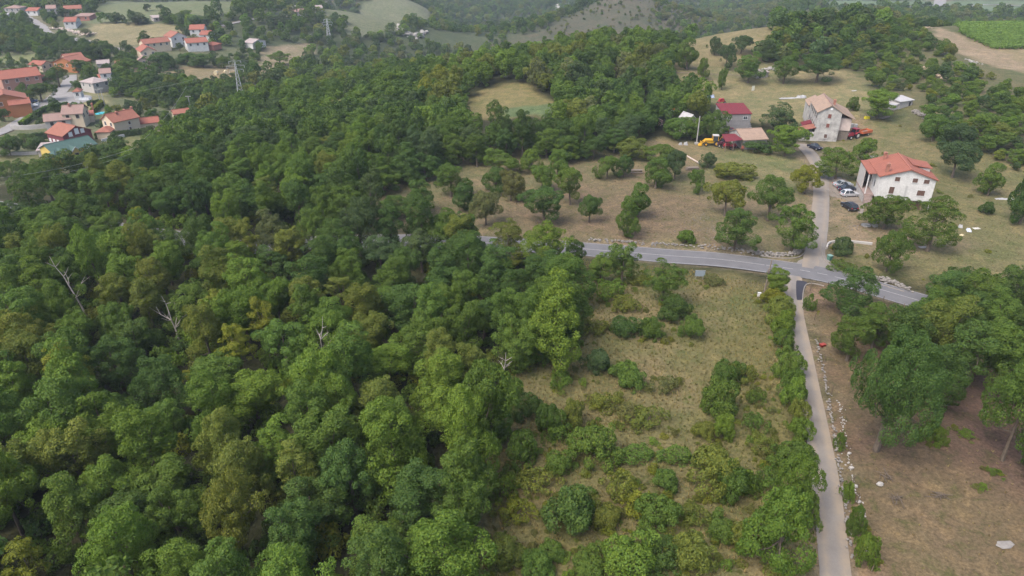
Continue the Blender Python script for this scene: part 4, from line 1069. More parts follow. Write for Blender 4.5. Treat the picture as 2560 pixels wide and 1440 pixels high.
fr &= seen(wood[:, 0], wood[:, 1], 9)
wood, wz, wu, wv = wood[fr], wz[fr], wu[fr], wv[fr]
dist = np.sqrt(wood[:, 0] ** 2 + wood[:, 1] ** 2 + (CAM_H - wz) ** 2)
inside_ = (wu > -25) & (wu < 2585) & (wv > 0) & (wv < 1475)
order = np.argsort(dist + np.where(inside_, 0, 1e4))
def blotch(x, y, s, k):
    return np.sin(x / s + 1.7 * np.sin(y / s * .7 + k) + k) * np.sin(y / s * 1.1 + 1.3 * np.sin(x / s * .8 - k) + 2 * k)
tone = blotch(wood[:, 0], wood[:, 1], 17, .7); tone2 = blotch(wood[:, 0], wood[:, 1], 11, 2.1)
YELLOWISH = [((130, 1010), 110), ((600, 700), 90), ((640, 820), 80), ((330, 620), 70), ((60, 1300), 130), ((560, 900), 60), ((250, 1150), 70), ((700, 960), 60), ((560, 590), 60), ((1240, 620), 60), ((1100, 230), 40)]
def tone_of(i):
    for (cx, cy), r in YELLOWISH:
        if (wu[i] - cx) ** 2 + (wv[i] - cy) ** 2 < r * r: return random.choice(['yellow', 'olive', 'fresh', 'mid', 'fresh'])
    if wv[i] > 1150 and wu[i] < 700: return random.choice(['olive', 'mid', 'mid', 'fresh', 'deep'])
    t = tone[i]
    if t > .45: return random.choice(['fresh', 'mid', 'fresh', 'olive'])
    if t < -.45: return random.choice(['deep', 'deep', 'mid', 'dusk'])
    if tone2[i] > .6: return random.choice(['olive', 'grey', 'mid'])
    return random.choice(['mid', 'mid', 'deep', 'fresh', 'deep'])
N_SINGLE = 290
ORD = ['first', 'second', 'third', 'fourth', 'fifth', 'sixth', 'seventh', 'eighth', 'ninth', 'tenth', 'eleventh', 'twelfth', 'thirteenth', 'fourteenth', 'fifteenth', 'sixteenth', 'seventeenth', 'eighteenth', 'nineteenth', 'twentieth']
singles = []
for i in order[:N_SINGLE]:
    col = tone_of(i)
    kind = 'locust' if (col == 'yellow' or (col == 'olive' and random.random() < .25)) else ('tall' if random.random() < .3 else 'oak')
    singles.append((i, kind, col))
def wood_place(u, v):
    """a findable stretch of the wood"""
    a = 'at far left' if u < 330 else ('left of centre' if u < 660 else ('in wood centre' if u < 980 else 'near meadow'))
    b = 'along bottom edge' if v > 1290 else ('above bottom edge' if v > 1120 else ('halfway to road' if v > 900 else ('below hidden road' if v > 700 else 'beside hidden road')))
    return a, b
cells = {}
for i, kind, col in singles:
    cells.setdefault((kind, col, wood_place(wu[i], wv[i])), []).append(i)
KN = {'oak': ('oak_tree', 'broad crowned'), 'tall': ('tall_tree', 'tall narrow'), 'locust': ('locust_tree', 'feathery thin')}
for i, kind, col in singles:
    key = (kind, col, wood_place(wu[i], wv[i])); mem = sorted(cells[key], key=lambda j: wu[j])
    a, b = key[2]
    lab = "%s %s tree %s %s" % (KN[kind][1], WORDS[col], b, a)
    if len(mem) > 1: lab = "%s, %s such from left" % (lab, ORD[mem.index(i)])
    h = random.triangular(6.2, 12.8, 9.8) * (1.08 if kind == 'tall' else 1); r = {'oak': random.uniform(3.0, 4.6), 'tall': random.uniform(2.5, 3.4), 'locust': random.uniform(1.9, 2.9)}[kind]
    plant(kind, KN[kind][0], wood[i, 0], wood[i, 1], h, r, col, lab, "tree", "trees of the near wood")
rest = order[N_SINGLE:]
rt = np.array([TINT[tone_of(i)] for i in rest]) * rng.uniform(.86, 1.16, (len(rest), 1))
sz = rng.uniform(.78, 1.2, len(rest)); 
scatter("forest", np.column_stack([wood[rest], wz[rest] - .1]), rng.integers(0, len(MID), len(rest)),
        np.column_stack([sz, sz, sz * rng.uniform(.85, 1.15, len(rest))]), rt, MID, "dense green broadleaf wood covering the ridge above the road", "forest")
under = darts([WOOD], 2.6, exclude=CLEAR_ALL[1:], clear=[(l, w + .8) for l, w in ROADS])
uz = height(under[:, 0], under[:, 1]); fr, uu, uv = inframe(under[:, 0], under[:, 1], uz + 1, 250)
fr &= np.sqrt(under[:, 0] ** 2 + under[:, 1] ** 2) < 175
under, uz = under[fr], uz[fr]
sz = rng.uniform(.6, 1.3, len(under))
scatter("undergrowth", np.column_stack([under, uz - .1]), rng.integers(0, len(LOW), len(under)), np.column_stack([sz, sz, sz * rng.uniform(.7, 1.5, len(under))]),
        tints_for(len(under), {'mid': 3, 'deep': 3, 'fresh': 2, 'yellow': 1, 'olive': 1}), LOW, "low shrubs and saplings filling the gaps under the wood", "undergrowth")

# ------------------------------------------------------------------ trees and bushes that stand on their own
def solve_height(p, px, top_y):
    lo, hi = .3, 22.0
    for _ in range(30):
        m = (lo + hi) / 2
        if project((p.x, p.y, p.z + m))[1] > top_y: lo = m
        else: hi = m
    return (lo + hi) / 2
BUSHES = []
def stand(kind, name, bx, by, w, top, colour, label, cat, group=None):
    p = at(bx, by)
    zc = project(p)[2]
    r = w / 2 * zc / FPX * (1.16 if kind in ('shrub', 'scrub') else 1.06)
    if kind in ('shrub', 'scrub'):           # the pixel marks the near foot of the bush, not its middle
        k = r * .75 / sqrt(p.x ** 2 + p.y ** 2)
        x, y = p.x * (1 + k), p.y * (1 + k); p = Vector((x, y, H(x, y)))
    h = solve_height(p, bx, top)
    if kind in ('shrub', 'scrub') and project(p)[2] < 140: BUSHES.append((p.x, p.y, r))
    return plant(kind, name, p.x, p.y, max(h, .8), r, colour, label, cat, group)
G_O = "trees scattered over the brown orchard ground"
for t in (
    ('round', 1215, 562, 84, 472, 'grey', "rounded silvery tree at the orchard's left front"),
    ('oak', 1362, 560, 108, 456, 'deep', "big dark wide tree standing mid orchard nearest the road"),
    ('oak', 1425, 512, 70, 404, 'mid', "tall upright tree right behind the big dark orchard tree"),
    ('round', 1472, 556, 57, 483, 'deep', "small tree with bare leaning trunk right of the big dark tree"),
    ('round', 1594, 546, 76, 458, 'mid', "rear one of the lone tree pair in the bare brown ground"),
    ('round', 1565, 588, 74, 498, 'mid', "front one of the lone tree pair, pale trunk showing"),
    ('oak', 1834, 626, 106, 512, 'deep', "dense dark tree touching the stone wall above the road"),
    ('round', 1812, 540, 94, 444, 'olive', "olive tree behind the dense dark roadside tree"),
    ('oak', 1918, 552, 100, 436, 'mid', "tall full tree left of the lane, farther from the road"),
    ('oak', 1980, 626, 100, 500, 'mid', "full tree with short thick trunk at the lane corner"),
    ('round', 2011, 484, 70, 408, 'yellow', "light yellow-green young tree beside the lane bend"),
    ('oak', 2088, 447, 92, 370, 'fresh', "bright leafy tree shading the parked cars"),
    ('round', 2158, 402, 64, 340, 'fresh', "small umbrella-shaped tree behind the red-roofed white house"),
    ('oak', 2208, 572, 106, 472, 'mid', "dark leafy tree in front of the white house corner"),
    ('oak', 2318, 628, 114, 505, 'mid', "leaning tree on dry lawn in front of the white house"),
    ('round', 2216, 678, 92, 572, 'mid', "tree standing between road kerb and the dirt yard"),
    ('oak', 2120, 796, 120, 678, 'deep', "dark tree covering the road's lower edge by the junction"),
    ('round', 1738, 480, 48, 418, 'mid', "small leaning tree at the upper end of the brown ground"),
    ('shrub', 1820, 458, 104, 406, 'olive', "low sprawling tree below the farm's grass yard"),
    ('round', 1768, 420, 46, 378, 'dusk', "small dusky tree by the fallen concrete pole"),
    ('round', 1517, 447, 62, 386, 'mid', "leftmost tree of the row hiding the wooden bench"),
    ('round', 1558, 444, 58, 384, 'deep', "second tree of the row hiding the wooden bench"),
    ('round', 1638, 472, 76, 396, 'mid', "front tree right of the wooden bench"),
    ('round', 1686, 447, 68, 370, 'dusk', "greyish tree at the right end of the bench row"),
    ('round', 1575, 394, 96, 342, 'olive', "wide olive tree behind the bench row"),
    ('round', 1650, 412, 84, 358, 'mid', "dense tree behind the bench row, nearer the machine yard"),
    ('oak', 1418, 402, 76, 332, 'deep', "left of two dark trees at the orchard's rear edge"),
    ('oak', 1482, 398, 72, 342, 'deep', "right of two dark trees at the orchard's rear edge"),
    ('round', 1355, 480, 78, 408, 'mid', "mid-orchard tree behind the big dark wide tree"),
    ('round', 1392, 442, 62, 373, 'mid', "narrow tree behind the tall upright orchard tree"),
    ('round', 1277, 502, 78, 418, 'sand', "brownish tree with thin bare stems in the orchard"),
    ('round', 1240, 482, 68, 412, 'deep', "dark tree left of the brownish orchard tree"),
    ('oak', 1250, 434, 88, 372, 'mid', "wide crowned tree at the orchard's upper left"),
    ('round', 1160, 522, 74, 458, 'deep', "tree left behind the rounded silvery one"),
    ('oak', 1128, 492, 82, 412, 'mid', "full tree at the orchard's left margin"),
    ('oak', 1193, 417, 64, 338, 'mid', "tree with visible trunk in the gap at orchard's upper left"),
    ('round', 1330, 428, 64, 368, 'fresh', "fresh green tree in the middle of the upper orchard"),
    ('oak', 990, 546, 84, 488, 'mid', "tree beside the bare patch at the orchard's far left"),
    ('oak', 1052, 532, 80, 440, 'deep', "dark tree right of the far left bare patch"),
    ('oak', 960, 486, 80, 412, 'mid', "tree above the far left bare patch"),
    ('oak', 1066, 452, 80, 380, 'deep', "dark tree where orchard meets wood, upper left"),
):
    k, bx, by, w, top, col, lab = t
    stand(k, "orchard_tree", bx, by, w, top, col, lab, "tree", G_O)
G_R = "trees lining the main road"
for t in (
    ('tall', 1272, 660, 84, 546, 'olive', "airy olive roadside tree with dark trunk against the asphalt"),
    ('oak', 1365, 684, 118, 552, 'fresh', "broad fresh green tree hiding the road's left bend"),
    ('tall', 1437, 690, 54, 583, 'deep', "narrow dark tree where the road comes into view"),
    ('tall', 1158, 654, 92, 522, 'olive', "tall tree left of the airy roadside one"),
    ('tall', 1405, 726, 64, 628, 'fresh', "slim bright tree below the road at the wood edge"),
    ('tall', 1500, 708, 68, 628, 'mid', "left half of the leafy pair overlapping the asphalt"),
    ('tall', 1553, 714, 74, 597, 'mid', "taller half of the leafy pair overlapping the asphalt"),
    ('tall', 1654, 758, 84, 646, 'mid', "single tree below the road right of the leafy pair"),
    ('tall', 1936, 744, 60, 655, 'fresh', "columnar tree beside the wooden utility pole"),
):
    k, bx, by, w, top, col, lab = t
    stand(k, "roadside_tree", bx, by, w, top, col, lab, "tree", G_R)
G_E = "big trees at the edge of the wood"
for t in (
    ('oak', 1388, 900, 168, 700, 'fresh', "large pale green tree bulging from the wood into the meadow"),
    ('oak', 1232, 1120, 140, 868, 'mid', "tall tree on the wood edge beside the meadow scrub"),
    ('oak', 1172, 1210, 140, 980, 'fresh', "bright tree on the wood edge farther down the meadow"),
    ('tall', 1160, 1290, 120, 1090, 'mid', "last tall tree of the wood edge above the bottom"),
):
    k, bx, by, w, top, col, lab = t
    stand(k, "edge_tree", bx, by, w, top, col, lab, "tree", G_E)
G_M = "bushes dotted over the dry meadow"
for t in (
    ('shrub', 1682, 814, 94, 746, 'deep', "dark round bush just below the single roadside tree"),
    ('shrub', 1565, 852, 80, 792, 'deep', "left of the twin bushes mid meadow"),
    ('shrub', 1622, 856, 70, 788, 'mid', "right of the twin bushes mid meadow"),
    ('shrub', 1728, 860, 66, 797, 'mid', "small pointed bush right of the twin bushes"),
    ('shrub', 1490, 948, 70, 876, 'dusk', "dusky bush at the left end of the diagonal clump"),
    ('shrub', 1562, 978, 100, 902, 'mid', "wide bush at the right end of the diagonal clump"),
    ('shrub', 1815, 974, 80, 902, 'mid', "rear bush of the stacked pair near the lane"),
    ('shrub', 1790, 1060, 114, 953, 'mid', "large front bush of the stacked pair near the lane"),
    ('shrub', 1318, 1064, 76, 986, 'deep', "dark bush closest to the wood edge"),
    ('shrub', 1366, 1104, 86, 1012, 'mid', "bush right below the dark one by the wood edge"),
    ('shrub', 1434, 1078, 70, 1002, 'olive', "olive bush in the meadow's left middle"),
    ('scrub', 1610, 1090, 110, 1030, 'olive', "thin wiry scrub in the meadow centre"),
    ('shrub', 1800, 1114, 60, 1038, 'fresh', "small bright bush below the stacked pair"),
    ('shrub', 1482, 1178, 128, 1066, 'mid', "very wide low bush in the lower meadow"),
    ('shrub', 1302, 1184, 96, 1088, 'mid', "bush at the lower left of the meadow by the wood"),
    ('shrub', 1772, 1246, 130, 1116, 'olive', "greyish wide bush right of the lower meadow middle"),
    ('shrub', 1822, 1262, 100, 1160, 'mid', "bush against the greyish wide one, lane side"),
    ('shrub', 1420, 1374, 158, 1236, 'deep', "largest dark bush near the meadow's bottom"),
    ('shrub', 1572, 1476, 160, 1346, 'fresh', "bright bush cut by the bottom edge"),
    ('shrub', 1642, 1344, 112, 1252, 'mid', "bush above the bright one at the bottom edge"),
    ('scrub', 1545, 1268, 104, 1190, 'olive', "wiry scrub between the wide low bush and the bottom"),
    ('shrub', 1712, 1446, 126, 1330, 'olive', "olive bush at the bottom edge toward the lane"),
    ('scrub', 1880, 1084, 62, 1036, 'mid', "small scrub beside the lane hedge, upper"),
    ('scrub', 1900, 1150, 74, 1092, 'olive', "small scrub beside the lane hedge, middle"),
    ('scrub', 1888, 1016, 58, 974, 'mid', "small scrub right of the stacked pair"),
    ('shrub', 1472, 1450, 110, 1380, 'mid', "bush at the bottom left of the bright one"),
    ('scrub', 1400, 978, 70, 920, 'fresh', "ragged scrub by the big pale edge tree"),
    ('scrub', 1520, 760, 90, 700, 'fresh', "ragged green scrub below the leafy roadside pair"),
    ('scrub', 1470, 850, 110, 790, 'olive', "dull scrub between big pale edge tree and twin bushes"),
    ('scrub', 1560, 790, 84, 742, 'olive', "dull scrub left of the dark round bush"),
    ('scrub', 1690, 1180, 100, 1120, 'mid', "loose scrub left of the greyish wide bush"),
    ('scrub', 1250, 1270, 100, 1190, 'fresh', "ragged scrub along the wood foot, lower left"),
    ('shrub', 1260, 1440, 120, 1360, 'olive', "bush in the bottom corner of the meadow by the wood"),
    ('shrub', 1340, 1470, 110, 1390, 'mid', "low bush between wood corner and bottom edge"),
    ('scrub', 1340, 1250, 110, 1180, 'olive', "olive scrub right of the last wood edge tree"),
    ('shrub', 1400, 1200, 80, 1130, 'mid', "bush left of the very wide low bush"),
    ('scrub', 1590, 1180, 120, 1120, 'mid', "loose scrub right of the very wide low bush"),
    ('shrub', 1500, 1330, 100, 1262, 'olive', "bush right of the largest dark bush"),
    ('shrub', 1660, 1240, 80, 1180, 'mid', "small bush between loose scrub and bright bottom bush"),
    ('shrub', 1850, 1400, 110, 1310, 'olive', "bush left of the biggest hedge tree"),
    ('shrub', 1790, 1360, 90, 1290, 'mid', "bush between olive bottom bush and lane hedge"),
    ('shrub', 1650, 1450, 120, 1370, 'deep', "dark bush between the two bottom edge bushes"),
    ('scrub', 1860, 1250, 80, 1180, 'fresh', "bright scrub left of the lower lane hedge"),
    ('scrub', 1500, 1040, 90, 985, 'olive', "thin olive scrub above the very wide low bush"),
    ('scrub', 1390, 1120, 80, 1060, 'fresh', "bright scrub under the olive left bush"),
    ('scrub', 1330, 930, 100, 860, 'fresh', "scrub at the foot of the big pale edge tree, left"),
    ('scrub', 1560, 1060, 70, 1015, 'sand', "dull thin scrub in the meadow centre left"),
    ('scrub', 1440, 1290, 90, 1225, 'mid', "scrub above the largest dark bush"),
    ('scrub', 1590, 1310, 100, 1240, 'yellow', "yellowish scrub between the bright bottom bush and wiry scrub"),
    ('scrub', 1720, 1330, 100, 1270, 'olive', "scrub above the olive bottom edge bush"),
    ('scrub', 1290, 1330, 110, 1260, 'yellow', "yellowish scrub beside the last wood edge tree"),
    ('shrub', 1370, 1430, 90, 1365, 'mid', "bush below the largest dark bush"),
    ('scrub', 1250, 1120, 80, 1050, 'mid', "scrub at the wood foot left of the dark bush"),
    ('scrub', 1860, 960, 60, 915, 'olive', "scrub between stacked pair and lane hedge"),
    ('shrub', 1760, 1110, 60, 1060, 'olive', "low bush left of the small bright one"),
    ('scrub', 1660, 990, 70, 945, 'sand', "thin dry scrub right of the diagonal clump"),
    ('scrub', 1910, 1230, 80, 1160, 'mid', "scrub pressed against the lower lane hedge"),
    ('scrub', 1780, 720, 60, 690, 'sand', "thin dry scrub below the road sign"),
    ('scrub', 1590, 720, 70, 680, 'olive', "scrub right of the leafy roadside pair"),
    ('scrub', 2410, 1098, 40, 1080, 'fresh', "bright weed clump on the dry field's shaded side"),
    ('scrub', 2452, 1228, 26, 1210, 'fresh', "tiny bright weed clump mid dry field"),
    ('scrub', 2290, 1106, 30, 1088, 'fresh', "bright weed clump right of the thick trunk"),
    ('scrub', 2480, 1190, 30, 1170, 'mid', "weed clump near the leaning right edge trunk"),
    ('shrub', 1713, 616, 52, 578, 'fresh', "bright bush on the stone wall above the road"),
):
    k, bx, by, w, top, col, lab = t
    stand(k, "bush", bx, by, w, top, col, lab, "bush", G_M)
G_H = "hedge bushes along the gravel lane"
for t in (
    ('shrub', 1940, 820, 90, 738, 'olive', "hedge bush below the columnar tree by the pole"),
    ('shrub', 1958, 888, 64, 828, 'mid', "hedge bush second down the lane"),
    ('shrub', 1966, 956, 76, 880, 'mid', "hedge bush third down the lane"),
    ('shrub', 1976, 1036, 80, 950, 'fresh', "hedge bush fourth down the lane"),
    ('shrub', 1998, 1118, 66, 1050, 'fresh', "fresh hedge bush leaning on the lane midway"),
    ('shrub', 1964, 1190, 104, 1104, 'mid', "hedge bush in the lower half of the lane"),
    ('round', 1972, 1268, 104, 1124, 'fresh', "tall hedge bush overhanging the lower lane"),
    ('round', 1936, 1424, 158, 1218, 'fresh', "biggest hedge tree at the bottom by the lane"),
    ('shrub', 1952, 852, 70, 780, 'fresh', "bright hedge bush between first and second"),
    ('shrub', 1972, 1000, 64, 925, 'mid', "hedge bush between third and fourth"),
    ('shrub', 1992, 1080, 60, 1005, 'olive', "olive hedge bush below the fourth"),
    ('shrub', 2000, 1340, 90, 1240, 'mid', "hedge bush overlapping the biggest hedge tree"),
    ('shrub', 1925, 770, 60, 715, 'yellow', "yellowish hedge bush at the pole's foot"),
    ('scrub', 2022, 782, 30, 734, 'mid', "little bush on the lane's right corner by the fresh asphalt"),
    ('shrub', 2148, 1432, 66, 1334, 'fresh', "low hedge right of the lane at the bottom"),
    ('shrub', 2130, 1346, 50, 1270, 'mid', "low hedge right of the lane above the bottom"),
    ('scrub', 2112, 1260, 40, 1205, 'fresh', "weedy hedge over the roadside wall, upper"),
    ('scrub', 2096, 1130, 34, 1080, 'mid', "weeds over the roadside wall under the spreading tree"),
    ('shrub', 2100, 644, 62, 590, 'dusk', "bush inside the corner plot by the junction"),
    ('scrub', 2110, 690, 90, 660, 'mid', "creeping hedge above the junction kerb"),
    ('scrub', 2420, 715, 80, 672, 'deep', "bramble on the bank above the road, right"),
):
    k, bx, by, w, top, col, lab = t
    stand(k, "hedge_bush", bx, by, w, top, col, lab, "bush", G_H)
G_W = "trees of the grove on the dry field"
for t in (
    ('spreading', 2190, 1126, 214, 822, 'deep', "huge spreading tree with thick pale trunk on the dry field"),
    ('oak', 2245, 940, 150, 762, 'deep', "tree behind the spreading one's left shoulder"),
    ('oak', 2345, 912, 160, 730, 'olive', "tree behind the spreading one's right shoulder"),
    ('oak', 2116, 902, 90, 778, 'mid', "smaller tree left behind the spreading one"),
    ('oak', 2405, 970, 146, 788, 'deep', "tree with dark trunk in the grove's shade"),
    ('oak', 2330, 1016, 120, 856, 'deep', "tree directly right of the spreading one"),
    ('oak', 2470, 990, 130, 786, 'mid', "grove tree beside the right edge, upper"),
    ('oak', 2566, 1010, 150, 800, 'deep', "grove tree cut by the right edge below the road"),
    ('oak', 2440, 812, 136, 690, 'mid', "grove tree overhanging the asphalt near the right edge"),
    ('oak', 2528, 792, 130, 640, 'deep', "dark tree between road and right edge"),
    ('tall', 2368, 772, 110, 652, 'deep', "darkest pointed tree above the road near the right"),
    ('oak', 2505, 1150, 150, 878, 'mid', "tall tree at the right edge with leaning trunk"),
    ('oak', 2590, 1220, 150, 960, 'deep', "lowest tree on the right edge"),
    ('oak', 2352, 818, 110, 704, 'mid', "tree hiding the road where it leaves the view"),
    ('oak', 2412, 842, 110, 718, 'deep', "second tree along the hidden road bend, rightward"),
    ('oak', 2478, 868, 120, 738, 'mid', "third tree along the hidden road bend, rightward"),
    ('oak', 2545, 892, 120, 752, 'deep', "fourth tree along the hidden road bend, at the right edge"),
    ('oak', 2180, 868, 110, 750, 'mid', "grove tree close to the road's lower edge"),
    ('oak', 2300, 850, 120, 742, 'mid', "grove tree under the road bend"),
):
    k, bx, by, w, top, col, lab = t
    stand(k, "grove_tree", bx, by, w, top, col, lab, "tree", G_W)
stand('shrub', "bush", 2326, 1112, 54, 1060, 'fresh', "small drooping bush right of the spreading tree", "bush", G_W)
G_F = "trees around the farm houses"
for t in (
    ('round', 2380, 444, 112, 346, 'dusk', "greyish tree right behind the red-roofed white house"),
    ('round', 2468, 490, 74, 408, 'mid', "tree on the lawn far right of the white house"),
    ('shrub', 2462, 540, 38, 506, 'deep', "low dark bush on the lawn by the right edge"),
    ('round', 2548, 560, 90, 400, 'deep', "dark tree at the right edge beside the white sheet"),
    ('oak', 1962, 390, 96, 303, 'fresh', "bright tree hiding the long house's lean-to"),
    ('oak', 1945, 328, 90, 256, 'dusk', "dusky tree between the grey block house and long house"),
    ('shrub', 1890, 386, 84, 352, 'deep', "dark bush against the old barn's wall"),
    ('round', 1728, 348, 60, 286, 'mid', "tree covering the small stone ruin"),
    ('round', 1782, 345, 70, 268, 'deep', "dark tree left of the grey block house"),
    ('round', 1690, 345, 80, 290, 'mid', "tree beside the brick rubble heap"),
    ('oak', 2192, 296, 100, 214, 'fresh', "bright tree right of the long house"),
    ('round', 2330, 352, 84, 280, 'mid', "tree on the rubble slope below the white hut"),
    ('round', 2390, 380, 90, 300, 'dusk', "tree on the slope behind the red-roofed house"),
    ('shrub', 2128, 282, 34, 244, 'mid', "bush behind the long house's chimney side"),
    ('round', 1717, 176, 66, 94, 'mid', "big tree on the golden slope, left"),
    ('round', 1757, 199, 34, 140, 'mid', "slim tree beside the footpath on the slope"),
    ('round', 1804, 224, 28, 163, 'mid', "thinnest young tree on the upper grass"),
    ('round', 1785, 138, 38, 86, 'dusk', "first tree along the golden slope's top"),
    ('round', 1815, 170, 48, 106, 'dusk', "dark tree mid golden slope"),
    ('round', 1852, 134, 54, 84, 'dusk', "second tree along the golden slope's top"),
    ('oak', 1870, 207, 80, 126, 'mid', "wide tree with bare trunk left of the stone hut"),
    ('round', 1913, 152, 48, 98, 'dusk', "dark tree with thin trunk above the stone hut"),
    ('oak', 1958, 209, 66, 138, 'mid', "tree with bare trunk right of the stone hut"),
    ('round', 1660, 164, 44, 118, 'mid', "tree at the wood corner beside the golden slope"),
    ('oak', 2040, 206, 100, 130, 'deep', "wide dark tree at the upper yard's rear"),
):
    k, bx, by, w, top, col, lab = t
    stand(k, "yard_tree", bx, by, w, top, col, lab, "tree", G_F)
G_V = "trees in the village gardens and fields"
for t in (
    (90, 75, 18, 62, 'deep', "tiny dark tree inside the upper road bend"), (216, 92, 30, 68, 'grey', "grey tree beside the white house on the bend"),
    (363, 105, 28, 76, 'deep', "lone round tree in the golden field"), (292, 58, 28, 27, 'dusk', "upright tree left of the pasture hedge row"),
    (346, 60, 56, 30, 'dusk', "wide dark tree of the pasture hedge row"), (370, 28, 20, 7, 'dusk', "left of two small trees high on the pasture"),
    (403, 26, 20, 10, 'dusk', "right of two small trees high on the pasture"), (418, 54, 32, 32, 'dusk', "tree right of the ruined field hut"),
    (466, 46, 32, 21, 'mid', "bushy tree on the pasture's right"), (457, 86, 26, 59, 'deep', "dark tree left of the white cluster houses"),
    (165, 40, 46, 19, 'dusk', "tree between the top left houses"), (75, 216, 44, 184, 'dusk', "plum dark tree before the large salmon house"),
    (150, 218, 52, 163, 'deep', "big dark tree at the village road's top"), (200, 184, 40, 144, 'deep', "dark tree right of the orange gabled house"),
    (230, 198, 42, 154, 'mid', "green tree left of the pink small house"), (223, 150, 48, 104, 'deep', "dark tree above the orange gabled house"),
    (262, 148, 48, 108, 'dusk', "dark tree below the golden field"), (328, 190, 70, 144, 'mid', "large green tree in the village middle"),
    (105, 254, 80, 204, 'deep', "dark tree mass beside the orange house"), (400, 170, 74, 128, 'deep', "dark tree below the cluster houses"),
    (441, 213, 38, 182, 'mid', "round tree in the straw field's corner"), (195, 224, 32, 198, 'mid', "small tree left of the grey hipped house"),
    (13, 305, 30, 268, 'deep', "dark tree below the yellow house at the edge"), (28, 388, 74, 334, 'deep', "big tree at the left edge by the maroon house"),
    (62, 352, 28, 332, 'fresh', "small bright tree left of the maroon house"), (19, 442, 50, 400, 'mid', "tree at the left edge beside the pole"),
    (259, 400, 92, 360, 'deep', "wide dark tree right of the yellow house"), (290, 338, 44, 312, 'dusk', "dark tree below the cream house"),
    (379, 338, 36, 312, 'dusk', "tree right of the cream house annexe"), (300, 358, 26, 338, 'dusk', "small tree on the white garden wall"),
    (100, 452, 60, 412, 'mid', "tree below the yellow house"), (186, 424, 46, 396, 'fresh', "bright tree hiding the yellow house front"),
    (510, 168, 70, 128, 'deep', "dark tree row piece above the straw field"), (470, 160, 50, 130, 'deep', "left dark tree above the straw field"),
    (560, 170, 40, 140, 'mid', "right tree above the straw field"), (500, 62, 60, 36, 'deep', "dark tree behind the cluster's white house"),
    (700, 160, 50, 126, 'mid', "tree standing in the pinkish field"), (690, 60, 44, 34, 'dusk', "tree by the pale upland road"),
    (890, 100, 20, 78, 'dusk', "left upright tree below the ridge field"), (916, 98, 14, 84, 'dusk', "small tree below the ridge field"),
    (954, 105, 24, 80, 'dusk', "right upright tree below the ridge field"), (520, 215, 24, 192, 'mid', "small tree at the straw field's foot"),
    (450, 128, 22, 106, 'deep', "small dark tree among the cluster houses"), (340, 60, 20, 44, 'mid', "small tree by the field hut"),
    (60, 232, 30, 208, 'mid', "tree beside the salmon house wall"), (310, 160, 40, 130, 'deep', "dark tree right of the orange shed"),
):
    bx, by, w, top, col, lab = t
    stand(random.choice(['oak', 'round', 'round']), "village_tree", bx, by, w, top, col, lab, "tree", G_V)

# ---- far masses
FIELDS = [ZONES[k] for k in ('pasture', 'gold_field', 'bale_field', 'pink_field', 'ridge_field', 'side_lawn', 'lower_lawn', 'left_yard', 'hut_yard', 'far_plain', 'vineyard_soil', 'dirt_track', 'golden_slope', 'upper_yard', 'scrub_hill', 'clearing', 'orchard', 'right_yard')]
fa = world_poly([(-250, 2), (-250, 60)])
FARBOX = np.array([(-800, 240), (-800, 1250), (900, 1250), (900, 240)])
far_p = darts([FARBOX], 6.0, exclude=FIELDS + [WOOD, ZONES['village'], ZONES['hilltop']], clear=ROADCLEAR)
fz = height(far_p[:, 0], far_p[:, 1])
fr, fu, fv = inframe(far_p[:, 0], far_p[:, 1], fz + 4, 250)
fr &= seen(far_p[:, 0], far_p[:, 1], 8)
gap = blotch(far_p[:, 0], far_p[:, 1], 37, 1.1)
fr &= (gap < .72) | (fv < 60)
fr &= ~((fu > 1640) & (fu < 2140) & (fv > 250))
far_p, fz, fu, fv = far_p[fr], fz[fr], fu[fr], fv[fr]
sz = rng.uniform(.55, 1.15, len(far_p)) * np.where(fv < 70, 1.25, 1)
scatter("far_forest", np.column_stack([far_p, fz - .1]), rng.integers(0, len(FAR), len(far_p)), np.column_stack([sz, sz, sz * rng.uniform(.6, 1.05, len(far_p))]),
        tints_for(len(far_p), {'mid': 4, 'deep': 4, 'dusk': 3, 'olive': 2, 'fresh': 1.5, 'grey': 1}, .22), FAR, "hazy wooded slopes beyond the ridge and around the village", "forest")
# village gardens: loose trees and shrubs in clumps
VM = [world_poly(p) for p in (
    [(-60, 60), (60, 48), (104, 84), (190, 112), (280, 128), (240, 152), (160, 128), (100, 126), (-60, 136)],
    [(262, 196), (360, 182), (400, 205), (480, 216), (600, 222), (640, 236), (560, 280), (500, 292), (400, 270), (300, 236)],
    [(60, 418), (150, 440), (250, 404), (340, 366), (420, 326), (430, 340), (300, 400), (150, 455), (40, 462)],
    [(110, 40), (230, 30), (270, 45), (200, 60), (120, 60)],
    [(230, 28), (270, 24), (420, 58), (470, 62), (460, 66), (240, 62)])]
CLOSE = [f_ + np.array((-f_.mean(0)[0], -f_.mean(0)[1])) * (k_ / np.linalg.norm(f_.mean(0))) for f_ in FOOTX for k_ in (3.0, 6.5)]
OPEN = [world_poly(q) for q in ([(110, 280), (150, 244), (168, 214), (232, 226), (262, 258), (232, 272), (190, 270)], [(203, 288), (262, 262), (284, 290), (258, 302), (226, 324), (198, 320)],
        [(426, 112), (540, 104), (600, 112), (650, 112), (640, 132), (560, 142), (480, 138)], [(-20, 280), (60, 274), (110, 262), (60, 312), (-20, 345)], [(140, 40), (240, 60), (236, 100), (150, 92)])]
CLOSE += OPEN
vm = darts(VM, 3.2, exclude=FIELDS + CLOSE, clear=[(l, w + 1.5) for l, w in ROADS])
vn = darts([ZONES['village']], 3.6, exclude=FIELDS + CLOSE, clear=[(l, w + 2.5) for l, w in ROADS])
vn = vn[blotch(vn[:, 0], vn[:, 1], 15, .9) > -.12]
